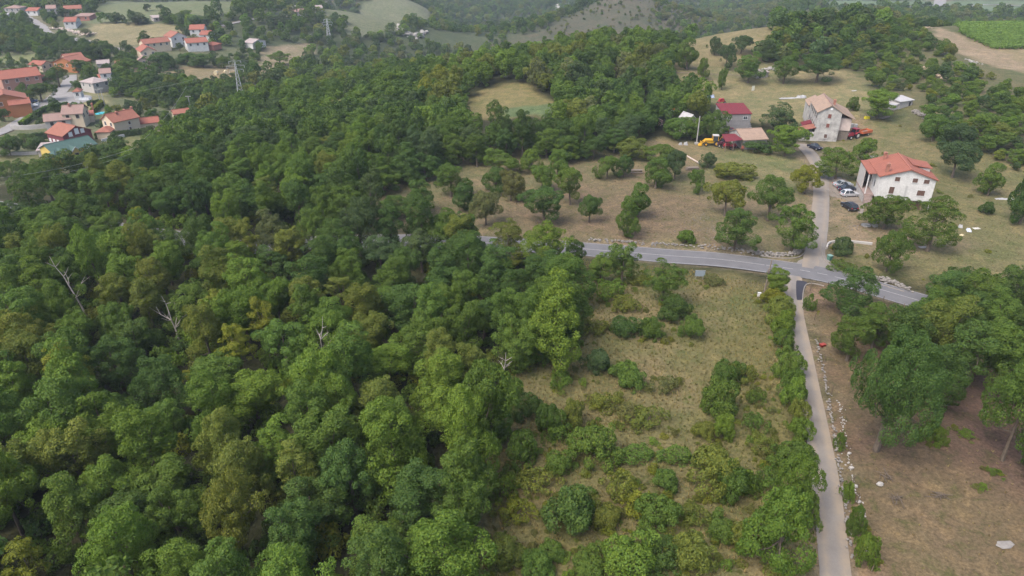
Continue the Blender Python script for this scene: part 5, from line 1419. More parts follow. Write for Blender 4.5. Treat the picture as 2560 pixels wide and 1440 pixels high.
nv = len(vm); vm = np.concatenate([vm, vn])
vz = height(vm[:, 0], vm[:, 1])
sz = np.where(np.arange(len(vm)) < nv, rng.uniform(.4, .95, len(vm)), rng.uniform(.25, .75, len(vm)))
scatter("garden_greenery", np.column_stack([vm, vz - .1]), rng.integers(0, len(MID), len(vm)), np.column_stack([sz, sz, sz * rng.uniform(.6, 1.0, len(vm))]),
        tints_for(len(vm), {'mid': 3, 'deep': 5, 'dusk': 4, 'olive': .6, 'fresh': 1}), MID, "clumps of trees and shrubs between the village gardens", "greenery")
# scrub on the right hill and on the stony spur
HILL = world_poly([(1925, 110), (2000, 52), (2190, 40), (2300, 66), (2350, 110), (2390, 150), (2450, 180), (2620, 210), (2620, 480), (2540, 420), (2400, 340), (2330, 320), (2290, 260), (2200, 250), (2130, 170), (2000, 196), (1960, 190)], 1.5)
BELT = world_poly([(2290, 62), (2600, 46), (2800, 56), (2800, 36), (2290, 46)], 1.0)
hp = darts([HILL, BELT], 3.5, exclude=[ZONES['dirt_track'], ZONES['upper_yard']])
hp2 = world_poly([(2225, 285), (2215, 235), (2300, 225), (2310, 290)])
hp = hp[poly_sd(hp2, hp[:, 0], hp[:, 1]) < 0]
hz_ = height(hp[:, 0], hp[:, 1]); fr, hu, hv = inframe(hp[:, 0], hp[:, 1], hz_ + 3, 250); fr &= seen(hp[:, 0], hp[:, 1], 4)
keep = fr & ((blotch(hp[:, 0], hp[:, 1], 13, .4) < .55) | (hv < 150))
hp, hz_ = hp[keep], hz_[keep]
sz = rng.uniform(.36, .86, len(hp))
scatter("hill_scrub", np.column_stack([hp, hz_ - .1]), rng.integers(0, len(MID), len(hp)), np.column_stack([sz, sz, sz * rng.uniform(.55, .85, len(hp))]),
        tints_for(len(hp), {'mid': 4, 'deep': 3, 'dusk': 2, 'olive': 2, 'fresh': 3, 'yellow': .6}), MID, "thick scrub covering the hill behind the farm", "scrub")
sp = darts([ZONES['scrub_hill']], 4.0)
szs = height(sp[:, 0], sp[:, 1]); fr, su, sv = inframe(sp[:, 0], sp[:, 1], szs + 2, 150); fr &= seen(sp[:, 0], sp[:, 1], 3)
fr &= (rng.random(len(sp)) < np.where(su > 1620, .9, .62)) & (blotch(sp[:, 0], sp[:, 1], 21, .2) + rng.normal(0, .3, len(sp)) > np.where(su > 1620, -.9, -.55))
sp, szs, su = sp[fr], szs[fr], su[fr]
sz = rng.uniform(.3, 1, len(sp)) ** 2 * .7 * np.where(su > 1640, 1.7, 1)
scatter("spur_scrub", np.column_stack([sp, szs - .1]), rng.integers(0, len(FAR), len(sp)), np.column_stack([sz, sz, sz * .75]),
        tints_for(len(sp), {'grey': 3, 'olive': 2, 'mid': 2, 'sand': 2, 'dusk': 2}), FAR, "thin bushes dotting the pale stony hillside", "scrub")
# weeds and seedlings in the meadow and yards
wd = darts([ZONES['meadow'], ZONES['right_yard']], 2.1, clear=[(l, w + .5) for l, w in ROADS])
den = blotch(wd[:, 0], wd[:, 1], 7, .3) + .6 * blotch(wd[:, 0], wd[:, 1], 3.1, 1.9)
inm = poly_sd(ZONES['meadow'], wd[:, 0], wd[:, 1]) > 0
gr_ = poly_sd(ZONES['meadow_green'], wd[:, 0], wd[:, 1]) > 0
keep = np.where(inm, rng.random(len(wd)) < np.clip(-.25 + .6 * den + .5 * gr_, 0, 1), rng.random(len(wd)) < .08)
keep &= ~(inm & (wd[:, 1] > 88) & (rng.random(len(wd)) < .75))
wd = wd[keep]
sk = np.array([(bx_ + r_ * q * cos(a), by_ + r_ * q * sin(a)) for (bx_, by_, r_) in BUSHES for a in rng.uniform(0, 6.28, 6) for q in (rng.uniform(.85, 1.5),)])
sk = sk[np.min([line_dist(l, sk[:, 0], sk[:, 1]) - w for l, w in ROADS[:3]], axis=0) > .3]
wd = np.concatenate([wd, sk]); wdz = height(wd[:, 0], wd[:, 1]); sz = rng.uniform(.15, 1, len(wd)) ** 1.6 * .75 + .12
sz[-len(sk):] *= .55
sz = sz * np.where(poly_sd(ZONES['meadow'], wd[:, 0], wd[:, 1]) > 0, 1, .6)
scatter("weeds", np.column_stack([wd, wdz - .05]), rng.integers(0, len(LOW), len(wd)), np.column_stack([sz, sz, sz * rng.uniform(.6, 1.6, len(wd))]),
        tints_for(len(wd), {'olive': 3, 'yellow': 4, 'fresh': 2, 'sand': 3}), LOW, "low weeds and seedlings growing through the dry grass", "weeds")

# ---- dry grass tufts
def tuft(seed, n=14, h=.42, w=.035, spread=.22):
    r_ = np.random.default_rng(seed); V = []; F = []
    for i in range(n):
        a = r_.uniform(0, 6.28); b = np.array((cos(a), sin(a), 0)); o = r_.normal(0, spread * .5, 3) * (1, 1, 0)
        s = np.array((-b[1], b[0], 0)) * w; hh = h * r_.uniform(.5, 1.2); k = len(V)
        tip = o + b * hh * r_.uniform(.2, .8) + np.array((0, 0, hh))
        V += [o - s, o + s, tip]; F.append((k, k + 1, k + 2))
    return np.array(V), np.array(F), r_.random(n)
TUFT = []
for i in range(4):
    V, F, v = tuft(3000 + i); TUFT.append(leaf_mesh("grass_tuft", V, F, v, M_LEAFI))
gpts = darts([ZONES['meadow']], .55, clear=[(l, w + .15) for l, w in ROADS])
g2 = darts([ZONES['dry_field'], ZONES['right_yard'], ZONES['orchard']], 1.25, clear=[(l, w + .2) for l, w in ROADS])
gp = np.concatenate([gpts, g2]); gpz = height(gp[:, 0], gp[:, 1])
fr, _, _ = inframe(gp[:, 0], gp[:, 1], gpz, 120); gp, gpz = gp[fr], gpz[fr]
mead = poly_sd(ZONES['meadow'], gp[:, 0], gp[:, 1]) > 0
bl = blotch(gp[:, 0], gp[:, 1], 9, 3.3)
straw = np.array((.23, .19, .115)); greeny = np.array((.12, .14, .06)); rust = np.array((.17, .135, .09))
w_ = np.clip(.35 + .45 * bl + rng.normal(0, .18, len(gp)), 0, 1)[:, None]
tc = straw * (1 - w_) + greeny * w_
tc = np.where((~mead & (rng.random(len(gp)) < .6))[:, None], rust, tc) * rng.uniform(.75, 1.2, (len(gp), 1))
sz = rng.uniform(.6, 1.3, len(gp)) * np.where(mead, 1, .55)
scatter("dry_grass", np.column_stack([gp, gpz]), rng.integers(0, 4, len(gp)), np.column_stack([sz, sz, sz * rng.uniform(.7, 1.2, len(gp))]), tc, TUFT,
        "dry straw-coloured grass of the meadow and yards", "grass", tilt=.15)

# ---- vineyard: leafy rows on bare soil
VY = world_poly([(2352, 64), (2440, 60), (2580, 58), (2800, 66), (2800, 196), (2600, 172), (2560, 160), (2470, 118), (2400, 84)])
d_ = np.array(tuple(at(2560, 160))[:2]) - np.array(tuple(at(2400, 84))[:2]); d_ /= np.linalg.norm(d_)
rowd = np.array((-d_[1], d_[0])) * 0.35 + np.array((1, .12)); rowd /= np.linalg.norm(rowd); rown = np.array((-rowd[1], rowd[0]))
cV = VY.mean(0); vp = []
for k in np.arange(-90, 90, 2.3):
    for t_ in np.arange(-140, 140, .95):
        vp.append(cV + rown * (k + rng.normal(0, .1)) + rowd * (t_ + rng.normal(0, .2)))
vp = np.array(vp); vp = vp[poly_sd(VY, vp[:, 0], vp[:, 1]) > 0]
vpz = height(vp[:, 0], vp[:, 1]); fr, _, _ = inframe(vp[:, 0], vp[:, 1], vpz, 200); vp, vpz = vp[fr], vpz[fr]
VINE = [mass_mesh("vine", 2300 + i, .75, .3, 1.75, 12, .38, 90, .42, .3) for i in range(3)]
sz = rng.uniform(.85, 1.2, len(vp))
scatter("vineyard", np.column_stack([vp, vpz]), rng.integers(0, 3, len(vp)), np.column_stack([sz, sz, sz]), np.tile((.13, .215, .06), (len(vp), 1)) * rng.uniform(.85, 1.15, (len(vp), 1)), VINE,
        "bright green vineyard rows on the plateau at upper right", "vineyard")

# ---- dead trees
def dead_tree(bx, by, top, lean, label, seed):
    p = at(bx, by); h = solve_height(p, bx, top); r_ = random.Random(seed)
    e = empty("dead_tree", (p.x, p.y, p.z), 0)
    b = MB(); pts = [Vector((0, 0, -.2))]
    for i in range(1, 7): pts.append(Vector((lean * h * (i / 6) ** 1.3 * .5 + r_.uniform(-.1, .1), r_.uniform(-.15, .15), h * i / 6)))
    b.tube(pts, [.15, .13, .11, .09, .07, .05, .025], 6); b.build("trunk", M_DEAD, e)
    for k in range(9):
        i = r_.randint(2, 5); s0 = pts[i]
        a = r_.uniform(0, 6.28); L = r_.uniform(.9, 2.6) * (7 - i) / 4
        q1 = s0 + Vector((cos(a) * L * .55, sin(a) * L * .4, L * r_.uniform(.2, .6))); q2 = q1 + Vector((cos(a + .4) * L * .5, sin(a + .4) * L * .4, L * r_.uniform(.1, .7)))
        bb = MB().tube([s0, q1, q2], [.06, .042, .015], 5)
        q3 = q1 + Vector((cos(a - .9) * L * .5, sin(a - .9) * L * .4, L * .35)); bb.tube([q1, q3], [.035, .012], 5)
        bb.build("branch", M_DEAD, e)
    tag(e, label, "dead tree", "bare dead trees sticking out of the wood")
dead_tree(216, 790, 640, -.5, "pale bare dead tree with forked branches at the left of the wood", 1)
dead_tree(806, 960, 790, .25, "whitish bare dead tree in the middle of the wood", 5)
dead_tree(452, 860, 740, -.2, "crooked bare dead treetop between left edge and wood middle", 9)
dead_tree(1258, 1000, 880, .1, "thin bare dead stem on the wood edge by the meadow", 13)

# ------------------------------------------------------------------ walls, hedges, poles, wires
def wall_run(name, label, pts, h, t, mat, cat="wall"):
    L = px_line(pts, 1.5); c = L.mean(0); z = H(*c)
    mb = MB(); P = strip_pts(L, [-t / 2, t / 2], 0)
    for i in range(len(L) - 1):
        a, b, c2, d = P[i, 0], P[i, 1], P[i + 1, 1], P[i + 1, 0]
        q = [a, b, c2, d]
        mb.poly([(p[0] - c[0], p[1] - c[1], p[2] - z - .3) for p in q] + [(p[0] - c[0], p[1] - c[1], p[2] - z + h) for p in q], [(3, 2, 1, 0), (4, 5, 6, 7), (0, 1, 5, 4), (1, 2, 6, 5), (2, 3, 7, 6), (3, 0, 4, 7)])
    o = mb.build(name, mat, None, (c[0], c[1], z)); return tag(o, label, cat)
wall_run("garden_wall", "white garden wall in front of the yellow bungalow", [(24, 280), (62, 276), (99, 262)], 1.1, .25, M_WHITE)
wall_run("garden_wall", "pale terrace wall below the long pale house", [(30, 324), (75, 324), (140, 318)], 1.5, .3, M_PALEWALL)
wall_run("garden_wall", "pale concrete ramp wall beside the pink-roofed houses", [(196, 318), (215, 304), (234, 292)], 1.6, .3, M_CONC)
wall_run("garden_wall", "white low wall running right from the yellow house", [(255, 356), (280, 350), (312, 343)], 1.0, .25, M_WHITE)
wall_run("garden_wall", "grey boundary wall along the left yard", [(0, 388), (50, 388), (95, 386)], .9, .25, M_CONC)
wall_run("garden_wall", "white base wall below the lone grey shed", [(604, 116), (630, 115)], 1.4, .3, M_WHITE)
wall_run("plot_wall", "low pale wall bounding the corner plot by the junction", [(2066, 622), (2070, 612), (2082, 607), (2120, 606), (2180, 612)], .45, .3, M_PALEWALL)
def hedge(label, pts, h, t, col):
    L = px_line(pts, 1.0); c = L.mean(0); z = H(*c); n = int(len(L) * 90 * (h + t))
    k = rng.integers(0, len(L) - 1, n); f = rng.random((n, 1))
    b = L[k] * (1 - f) + L[k + 1] * f; T = L[k + 1] - L[k]; T /= np.linalg.norm(T, axis=1)[:, None]; N = np.stack([-T[:, 1], T[:, 0]], 1)
    s = rng.choice([-1, 0, 1], n, p=[.35, .3, .35]); lat = np.where(s == 0, rng.uniform(-t / 2, t / 2, n), s * t / 2 * rng.uniform(.8, 1.15, n))
    zz = np.where(s == 0, h * rng.uniform(.88, 1.12, n), rng.uniform(0, h, n))
    P = np.column_stack([b + N * lat[:, None], height(b[:, 0], b[:, 1]) + zz]) - np.array((c[0], c[1], z))
    nr = unit(np.column_stack([N * s[:, None], np.where(s == 0, 1, .25)]) + rng.normal(0, .45, (n, 3)))
    t1 = unit(np.cross(nr, rng.normal(0, 1, (n, 3)))); b1 = np.cross(nr, t1); ss = rng.uniform(.15, .32, (n, 1))
    V = np.stack([P - t1 * ss, P - b1 * ss * .6, P + t1 * ss, P + b1 * ss * .6], 1).reshape(-1, 3)
    o = mesh_obj("hedge", leaf_mesh("hedge", V, np.arange(n * 4).reshape(-1, 4), rng.random(n), M_LEAF), None, (c[0], c[1], z)); o.color = tint(col)
    return tag(o, label, "hedge", "clipped hedges of the village")
hedge("clipped hedge along the village road above the pink roofs", [(86, 296), (120, 276), (172, 266)], 1.6, 1.4, 'deep')
hedge("clipped hedge at the lower end of the village road", [(54, 316), (70, 304), (86, 294)], 1.5, 1.4, 'fresh')
hedge("bright clipped hedge beside the village pool", [(234, 284), (246, 272), (258, 262)], 1.7, 1.3, 'yellow')
hedge("dark hedge behind the larger pink-roofed house", [(222, 266), (254, 260)], 1.7, 1.3, 'dusk')
hedge("long dark hedge below the cream house", [(240, 347), (290, 343), (340, 338), (380, 332)], 1.7, 1.5, 'dusk')
hedge("dark hedge left of the maroon house", [(70, 352), (100, 347), (130, 345)], 1.8, 1.8, 'dusk')
hedge("low hedge in front of the yellow bungalow", [(75, 360), (110, 364), (140, 366)], 1.3, 1.5, 'deep')

def pole(name, label, bx, by, top, r, mat, arms=0, cat="pole", lamp=False, lean=0.0):
    p = at(bx, by); h = solve_height(p, bx, top)
    e = empty(name, (p.x, p.y, p.z)); tag(e, label, cat)
    MB().tube([(0, 0, -.3), (lean * .5, 0, h * .5), (lean, 0, h)], [r, r * .85, r * .65], 7).build("post", mat, e)
    for k in range(arms):
        z = h - .35 - k * .9
        a = MB().box(-1.0 + lean, 1.0 + lean, -.06, .06, z - .06, z + .06).build("crossarm", mat, e)
        for x in (-.9, -.45, .45, .9): MB().tube([(x + lean, 0, z + .06), (x + lean, 0, z + .3)], [.05, .04], 6).build("insulator", M_TRIM, a)
    if lamp:
        MB().tube([(0, 0, h - .1), (-.9, 0, h + .35), (-1.8, 0, h + .4)], [.05, .045, .04], 6).build("arm", mat, e)
        MB().box(-2.3, -1.7, -.14, .14, h + .28, h + .42).build("lamp_head", M_TRIM, e)
    return Vector((p.x + lean, p.y, p.z + h))
t_road = pole("utility_pole", "wooden utility pole with small fittings beside the columnar tree", 1908, 742, 650, .15, M_WOOD, 0, lean=.25)
p_ = at(1908, 742)
mb = MB().cbox((p_.x + .2, p_.y - .12, t_road.z - 1.6), (.7, .12, .1)).cbox((p_.x - .02, p_.y - .2, t_road.z - 2.0), (.3, .25, .5))
tag(mb.build("junction_box", M_WOOD), "small dark fittings box near the top of the roadside pole", "box")
t_farm = pole("concrete_pole", "tall white concrete pole beside the yellow digger", 1741, 360, 290, .19, M_CONC)
MB().cbox((0, 0, .2), (1.0, 1.0, .5)).build("footing", M_CONC, bpy.data.objects["concrete_pole"])
pole("utility_pole", "left post of the paired village power poles", 253, 262, 222, .16, M_CONC, 1)
pole("utility_pole", "right post of the paired village power poles", 262, 264, 219, .16, M_CONC, 1)
pole("utility_pole", "concrete pole at the wood edge below the straw field", 477, 274, 239, .17, M_CONC, 1)
pole("street_lamp", "curved street lamp beside the village road", 118, 256, 240, .1, M_CONC, 0, "lamp", True)
pole("utility_pole", "thin pole in front of the orange house trees", 140, 238, 224, .1, M_WOOD)
pole("utility_pole", "short concrete pole at the left yard", 36, 436, 417, .14, M_CONC)
pole("utility_pole", "pole standing on the scrub hilltop", 2207, 58, 32, .16, M_WOOD, 0)
pole("utility_pole", "slim pole beside the upper village road bend", 126, 56, 42, .12, M_CONC)
pole("utility_pole", "slim dark post at the lane beside the grass yard", 2009, 414, 395, .1, M_WOOD)
def wire(label, A, B, sag=3.0):
    A, B = Vector(A), Vector(B); pts = []
    for k in range(25):
        t = k / 24; p = A.lerp(B, t); p.z -= sag * 4 * t * (1 - t); pts.append(p)
    c = (A + B) / 2
    tag(MB().tube([p - c for p in pts], [.022] * 25, 4).build("power_line", worn("wire_metal", (.34, .36, .33, 1)), None, tuple(c)), label, "wire", "power lines over the village")
w0 = at(-80, 452, 9); w0.z += 9; w1 = at(330, 372, 9); w1.z += 9; w2 = at(477, 274); w2.z += 8.2
w3 = at(-80, 470, 7); w3.z += 7
wire("upper power line crossing the left yard toward the wood", w0, w1, 1.2)
wire("power line rising from the wood to the concrete pole", w1, w2, 1.5)
wire("lower power line crossing the left yard", w3, w1 - Vector((0, 0, 1)), 1.2)
def pylon(label, bx, by, top, wpx):
    p = at(bx, by); h = solve_height(p, bx, top); zc = project(p)[2]; w = wpx * zc / FPX
    e = empty("lattice_pylon", (p.x, p.y, p.z), .5); tag(e, label, "pylon", "lattice pylons")
    mat = worn("galvanised", (.5, .51, .52, 1), (.38, .39, .4, 1), 2, .6, .5)
    r = .06 * max(1, zc / 260)
    for sx in (-1, 1):
        for sy in (-1, 1): MB().tube([(sx * w / 2, sy * w / 2, -.3), (sx * w * .12, sy * w * .12, h * .75), (sx * .15, sy * .15, h)], [r, r * .9, r * .7], 4).build("leg", mat, e)
    n = 9
    for k in range(n):
        za, zb = h * .95 * k / n, h * .95 * (k + 1) / n; wa = w / 2 * (1 - .9 * za / h); wb = w / 2 * (1 - .9 * zb / h)
        b = MB()
        for (ax, ay, bx_, by_) in ((-1, -1, 1, -1), (1, -1, 1, 1), (1, 1, -1, 1), (-1, 1, -1, -1)):
            b.tube([(ax * wa, ay * wa, za), (bx_ * wb, by_ * wb, zb)], [r * .55] * 2, 4); b.tube([(bx_ * wa, by_ * wa, za), (ax * wb, ay * wb, zb)], [r * .55] * 2, 4)
        b.build("bracing", mat, e)
    for z, L in ((h * .97, 2.2), (h * .86, 3.2), (h * .76, 2.6)):
        b = MB().tube([(-L, 0, z), (0, 0, z + .5), (L, 0, z)], [r * .7] * 3, 4).tube([(-L, 0, z), (0, 0, z - .25), (L, 0, z)], [r * .6] * 3, 4); o = b.build("crossarm", mat, e)
        for s in (-1, 1): MB().tube([(s * L, 0, z), (s * L, 0, z - 1.0)], [.07, .07], 5).build("insulator", M_TRIM, o)
    return Vector((p.x, p.y, p.z + h))
py1 = pylon("steel lattice pylon beside the straw field", 604, 250, 150, 15)
py2 = pylon("smaller steel lattice pylon before the ridge field", 824, 108, 47, 12)
wire("high power line between the two lattice pylons", py1 - Vector((0, 0, 1)), py2 - Vector((0, 0, 1)), 4)
wire("high power line from the pylon down to the village", py1 - Vector((0, 0, 2)), at(-60, 380) + Vector((0, 0, 16)), 5)

# ------------------------------------------------------------------ vehicles
M_TYRE = worn("tyre", (.02, .02, .021, 1), (.035, .033, .03, 1), 5, .9, .6)
M_RIM = glossy("rim", (.5, .5, .51, 1), .35, .6)
M_LAMP = glossy("headlamp", (.75, .76, .78, 1), .15)
M_TAIL = glossy("tail_lamp", (.4, .02, .02, 1), .2)
M_PLASTIC = worn("black_plastic", (.03, .03, .032, 1), (.05, .05, .05, 1), 4, .6, .5)
def wheel(root, x, y, r, w, rim=.62, rimmat=None):
    k = 20
    o = MB().prism([(x + r * cos(2 * pi * i / k), r + r * sin(2 * pi * i / k)) for i in range(k)], 'y', y - w / 2, y + w / 2).build("wheel", M_TYRE, root)
    for s in (-1, 1): MB().prism([(x + r * rim * cos(2 * pi * i / 12), r + r * rim * sin(2 * pi * i / 12)) for i in range(12)], 'y', y + s * (w / 2 + .002), y + s * (w / 2 + .02)).build("rim", rimmat or M_RIM, o)
def place(name, label, cat, px, py, deg, group=None):
    p = at(px, py); e = empty(name, (p.x, p.y, p.z + .03), radians(deg)); return tag(e, label, cat, group)
def car(label, px, py, deg, col, L=4.2, Wc=1.75, Hc=1.45, shape='hatch', rough=.22, metal=.3):
    e = place("parked_car", label, "car", px, py, deg, "cars parked in the yard")
    mat = glossy("paint_%s" % label.split()[0], (*col, 1), rough, metal)
    h0, hb = .3, .86
    if shape == 'suv': hb = .98
    body = [(-L / 2, h0 + .12), (-L / 2 + .08, h0), (L / 2 - .1, h0), (L / 2, h0 + .15), (L / 2 - .02, hb - .22), (L / 2 - .25, hb - .1), (L * .2, hb), (-L / 2 + .25, hb + .03), (-L / 2 + .02, hb - .08)]
    mb = MB(); n = len(body); rows = []
    for y, f in ((-Wc / 2, .93), (-Wc / 2 + .1, 1.0), (Wc / 2 - .1, 1.0), (Wc / 2, .93)):
        rows.append([(x * (.985 if f < 1 else 1), y, h0 + (z - h0) * f) for x, z in body])
    base = len(mb.v)
    for r_ in rows: mb.v += r_
    for j in range(3):
        for i in range(n): mb.f.append((base + j * n + i, base + j * n + (i + 1) % n, base + (j + 1) * n + (i + 1) % n, base + (j + 1) * n + i))
    mb.f.append(tuple(base + i for i in range(n))); mb.f.append(tuple(base + 3 * n + i for i in range(n - 1, -1, -1)))
    o = mb.build("body", mat, e)
    fr0, fr1 = L * .2, L * .04
    rb0, rb1 = {'hatch': (-L * .46, -L * .34), 'sedan': (-L * .32, -L * .16), 'suv': (-L * .47, -L * .42)}[shape]
    y0, y1 = Wc / 2 - .06, Wc / 2 - .24
    P = [(rb0, -y0, hb), (fr0, -y0, hb), (fr0, y0, hb), (rb0, y0, hb), (rb1, -y1, Hc), (fr1, -y1, Hc), (fr1, y1, Hc), (rb1, y1, Hc)]
    g = MB().poly(P, [(3, 2, 1, 0), (4, 5, 6, 7), (0, 1, 5, 4), (1, 2, 6, 5), (2, 3, 7, 6), (3, 0, 4, 7)]).build("glass", M_GLASS, e)
    MB().poly([(rb1 - .06, -y1 - .02, Hc - .05), (fr1 + .06, -y1 - .02, Hc - .05), (fr1 + .06, y1 + .02, Hc - .05), (rb1 - .06, y1 + .02, Hc - .05), (rb1 + .05, -y1 + .06, Hc + .04), (fr1 - .05, -y1 + .06, Hc + .04), (fr1 - .05, y1 - .06, Hc + .04), (rb1 + .05, y1 - .06, Hc + .04)],
              [(3, 2, 1, 0), (4, 5, 6, 7), (0, 1, 5, 4), (1, 2, 6, 5), (2, 3, 7, 6), (3, 0, 4, 7)]).build("roof", mat, e)
    for s in (-1, 1):
        for (xa, xb) in ((rb0, rb1), ((rb0 + fr0) / 2 - .05, (rb1 + fr1) / 2 - .05), (fr0, fr1)):
            MB().tube([(xa, s * (y0 + .005), hb), (xb, s * (y1 + .01), Hc)], [.055, .05], 5).build("pillar", mat, e)
        wheel(e, L * .31, s * (Wc / 2 - .1), .31, .2); wheel(e, -L * .3, s * (Wc / 2 - .1), .31, .2)
        MB().cbox((L / 2 - .14, s * (Wc / 2 - .3), hb - .24), (.22, .34, .15)).build("headlight", M_LAMP, e)
        MB().cbox((-L / 2 + .05, s * (Wc / 2 - .22), hb - .14), (.1, .26, .2)).build("tail_light", M_TAIL, e)
        MB().cbox((fr0 - .15, s * (Wc / 2 + .06), hb + .06), (.14, .16, .12)).build("mirror", mat, e)
    MB().cbox((-L / 2 + .02, 0, h0 + .26), (.03, .5, .12)).build("number_plate", M_TRIM, e)
    return e
car("silver saloon car, rearmost of the three parked side by side", 2106, 466, 6, (.42, .44, .47), 4.5, 1.78, 1.42, 'sedan')
car("dark blue car between the two silver ones", 2117, 477, 5, (.03, .035, .06), 4.4, 1.75, 1.42, 'sedan')
car("light silver hatchback nearest of the three parked side by side", 2123, 490, 7, (.55, .56, .6), 4.1, 1.72, 1.5, 'hatch')
car("black estate car standing apart, tail to the lane mouth", 2122, 522, 97, (.022, .023, .03), 4.3, 1.76, 1.58, 'suv', .3, .1)
car("dark red car on the lane in front of the long house", 2036, 372, -62, (.16, .025, .035), 4.1, 1.7, 1.42, 'sedan', .3, .1)
e_ = car("crimson car inside the block house garage", 1822, 329, 95, (.3, .02, .03), 3.8, 1.65, 1.4, 'hatch')
def vcar(label, px, py, deg, col):
    car(label, px, py, deg, col, 4.2, 1.75, 1.45, 'hatch')["group"] = "cars in the village"
vcar("white car parked beside the upper village road", 115, 88, 100, (.7, .7, .72))
vcar("white car in the yard of the yellow bungalow", 80, 268, 20, (.7, .7, .72))
vcar("blue car by the orange house corner", 80, 256, 20, (.1, .14, .3))
RED_T = glossy("tractor_red", (.36, .03, .045, 1), .4); YEL_T = glossy("digger_yellow", (.58, .32, .02, 1), .45); ORA_T = worn("trailer_orange", (.5, .13, .05, 1), (.34, .1, .05, 1), 2, .7, .8)
def tractor(label, px, py, deg, col, sc=1.0):
    e = place("farm_tractor", label, "tractor", px, py, deg); e.scale = (sc,) * 3
    MB().prism([(-.2, .75), (1.75, .75), (1.85, .95), (1.75, 1.42), (-.2, 1.55)], 'y', -.38, .38).build("bonnet", col, e)
    MB().box(-1.3, 1.5, -.28, .28, .5, .76).build("chassis", M_PLASTIC, e)
    MB().poly([(-1.45, -.68, 1.2), (-.1, -.68, 1.2), (-.1, .68, 1.2), (-1.45, .68, 1.2), (-1.35, -.62, 2.35), (-.25, -.62, 2.35), (-.25, .62, 2.35), (-1.35, .62, 2.35)], [(3, 2, 1, 0), (4, 5, 6, 7), (0, 1, 5, 4), (1, 2, 6, 5), (2, 3, 7, 6), (3, 0, 4, 7)]).build("cab_glass", M_GLASS, e)
    for sx, sx2 in ((-1.45, -1.35), (-.1, -.25)):
        for s in (-1, 1): MB().tube([(sx, s * .69, 1.15), (sx2, s * .63, 2.36)], [.06, .06], 5).build("cab_post", col, e)
    MB().box(-1.5, -.1, -.74, .74, 2.36, 2.52).build("cab_roof", col, e)
    for s in (-1, 1):
        wheel(e, -.95, s * .82, .78, .42, .55, worn("pale_rim", (.6, .58, .5, 1))); wheel(e, 1.35, s * .72, .46, .28, .55, worn("pale_rim", (.6, .58, .5, 1)))
        MB().prism([(-1.75, 1.2), (-1.5, 1.62), (-.5, 1.66), (-.15, 1.3), (-.3, 1.26), (-.6, 1.56), (-1.45, 1.52), (-1.65, 1.18)], 'y', s * .82 - .24, s * .82 + .24).build("mudguard", col, e)
        MB().cbox((1.8, s * .24, 1.2), (.08, .18, .16)).build("headlight", M_LAMP, e)
    MB().tube([(1.1, .2, 1.45), (1.1, .2, 2.3)], [.05, .05], 6).build("exhaust", M_PLASTIC, e)
    return e
tractor("red tractor with cab standing beside the long house", 2129, 346, -152, RED_T, 1.12)
e = place("trailer", "orange tipping trailer behind the red tractor", "trailer", 2160, 338, -152)
b = MB().box(-2.0, 2.0, -1.0, 1.0, .85, .95)
b.build("floor", M_WOOD, e)
for (x0, x1, y0, y1) in ((-2.0, 2.0, -1.04, -1.0), (-2.0, 2.0, 1.0, 1.04), (-2.04, -2.0, -1, 1), (2.0, 2.04, -1, 1)): MB().box(x0, x1, y0, y1, .8, 1.5).build("side_board", ORA_T, e)
MB().tube([(2.0, .4, .75), (3.2, 0, .6)], [.06, .05], 5).tube([(2.0, -.4, .75), (3.2, 0, .6)], [.06, .05], 5).build("drawbar", ORA_T, e)
for s in (-1, 1): wheel(e, -.4, s * .95, .42, .25)
def implement(name, label, px, py, deg, mat, seed, sc=1.0):
    r_ = random.Random(seed); e = place(name, label, "farm machine", px, py, deg); e.scale = (sc,) * 3
    MB().box(-1.1, 1.1, -.08, .08, .75, .9).box(-1.1, 1.1, .7, .84, .75, .9).box(-.08, .08, -.08, .84, .76, .89).build("frame", mat, e)
    for k in range(5):
        x = -1.0 + k * .5; MB().tube([(x, .4, .8), (x, .55, .4), (x + .08, .25, .05)], [.05, .045, .03], 5).build("tine", mat, e)
    MB().tube([(-.5, -.1, .8), (0, -.5, 1.4), (.5, -.1, .8)], [.06, .05, .06], 5).build("hitch", mat, e)
    MB().prism([(-.9, .9), (.9, .9), (.6, 1.5), (-.6, 1.5)], 'y', .15, .7).build("hopper", mat, e)
    for s in (-1, 1): wheel(e, s * 1.25, .4, .33, .2)
    return e
implement("tine_harrow", "red farm machine under the left half of the machine shed", 1818, 372, 10, RED_T, 1)
implement("tine_harrow", "red farm machine under the middle of the machine shed", 1836, 373, 40, RED_T, 2)
implement("tine_harrow", "rusty machine at the right post of the machine shed", 1858, 376, 80, worn("rusty_red", (.22, .07, .04, 1)), 3, .8)
implement("seed_drill", "red machine at the wood edge behind the block house", 1805, 262, 30, RED_T, 4, 1.3)
implement("seed_drill", "orange machine under the trees left of the ruin", 1681, 283, 0, worn("safety_orange", (.6, .16, .03, 1)), 5, 1.2)
tractor("dark old tractor parked under the machine shed edge", 1803, 366, 200, worn("old_purple", (.12, .04, .06, 1)), .9)
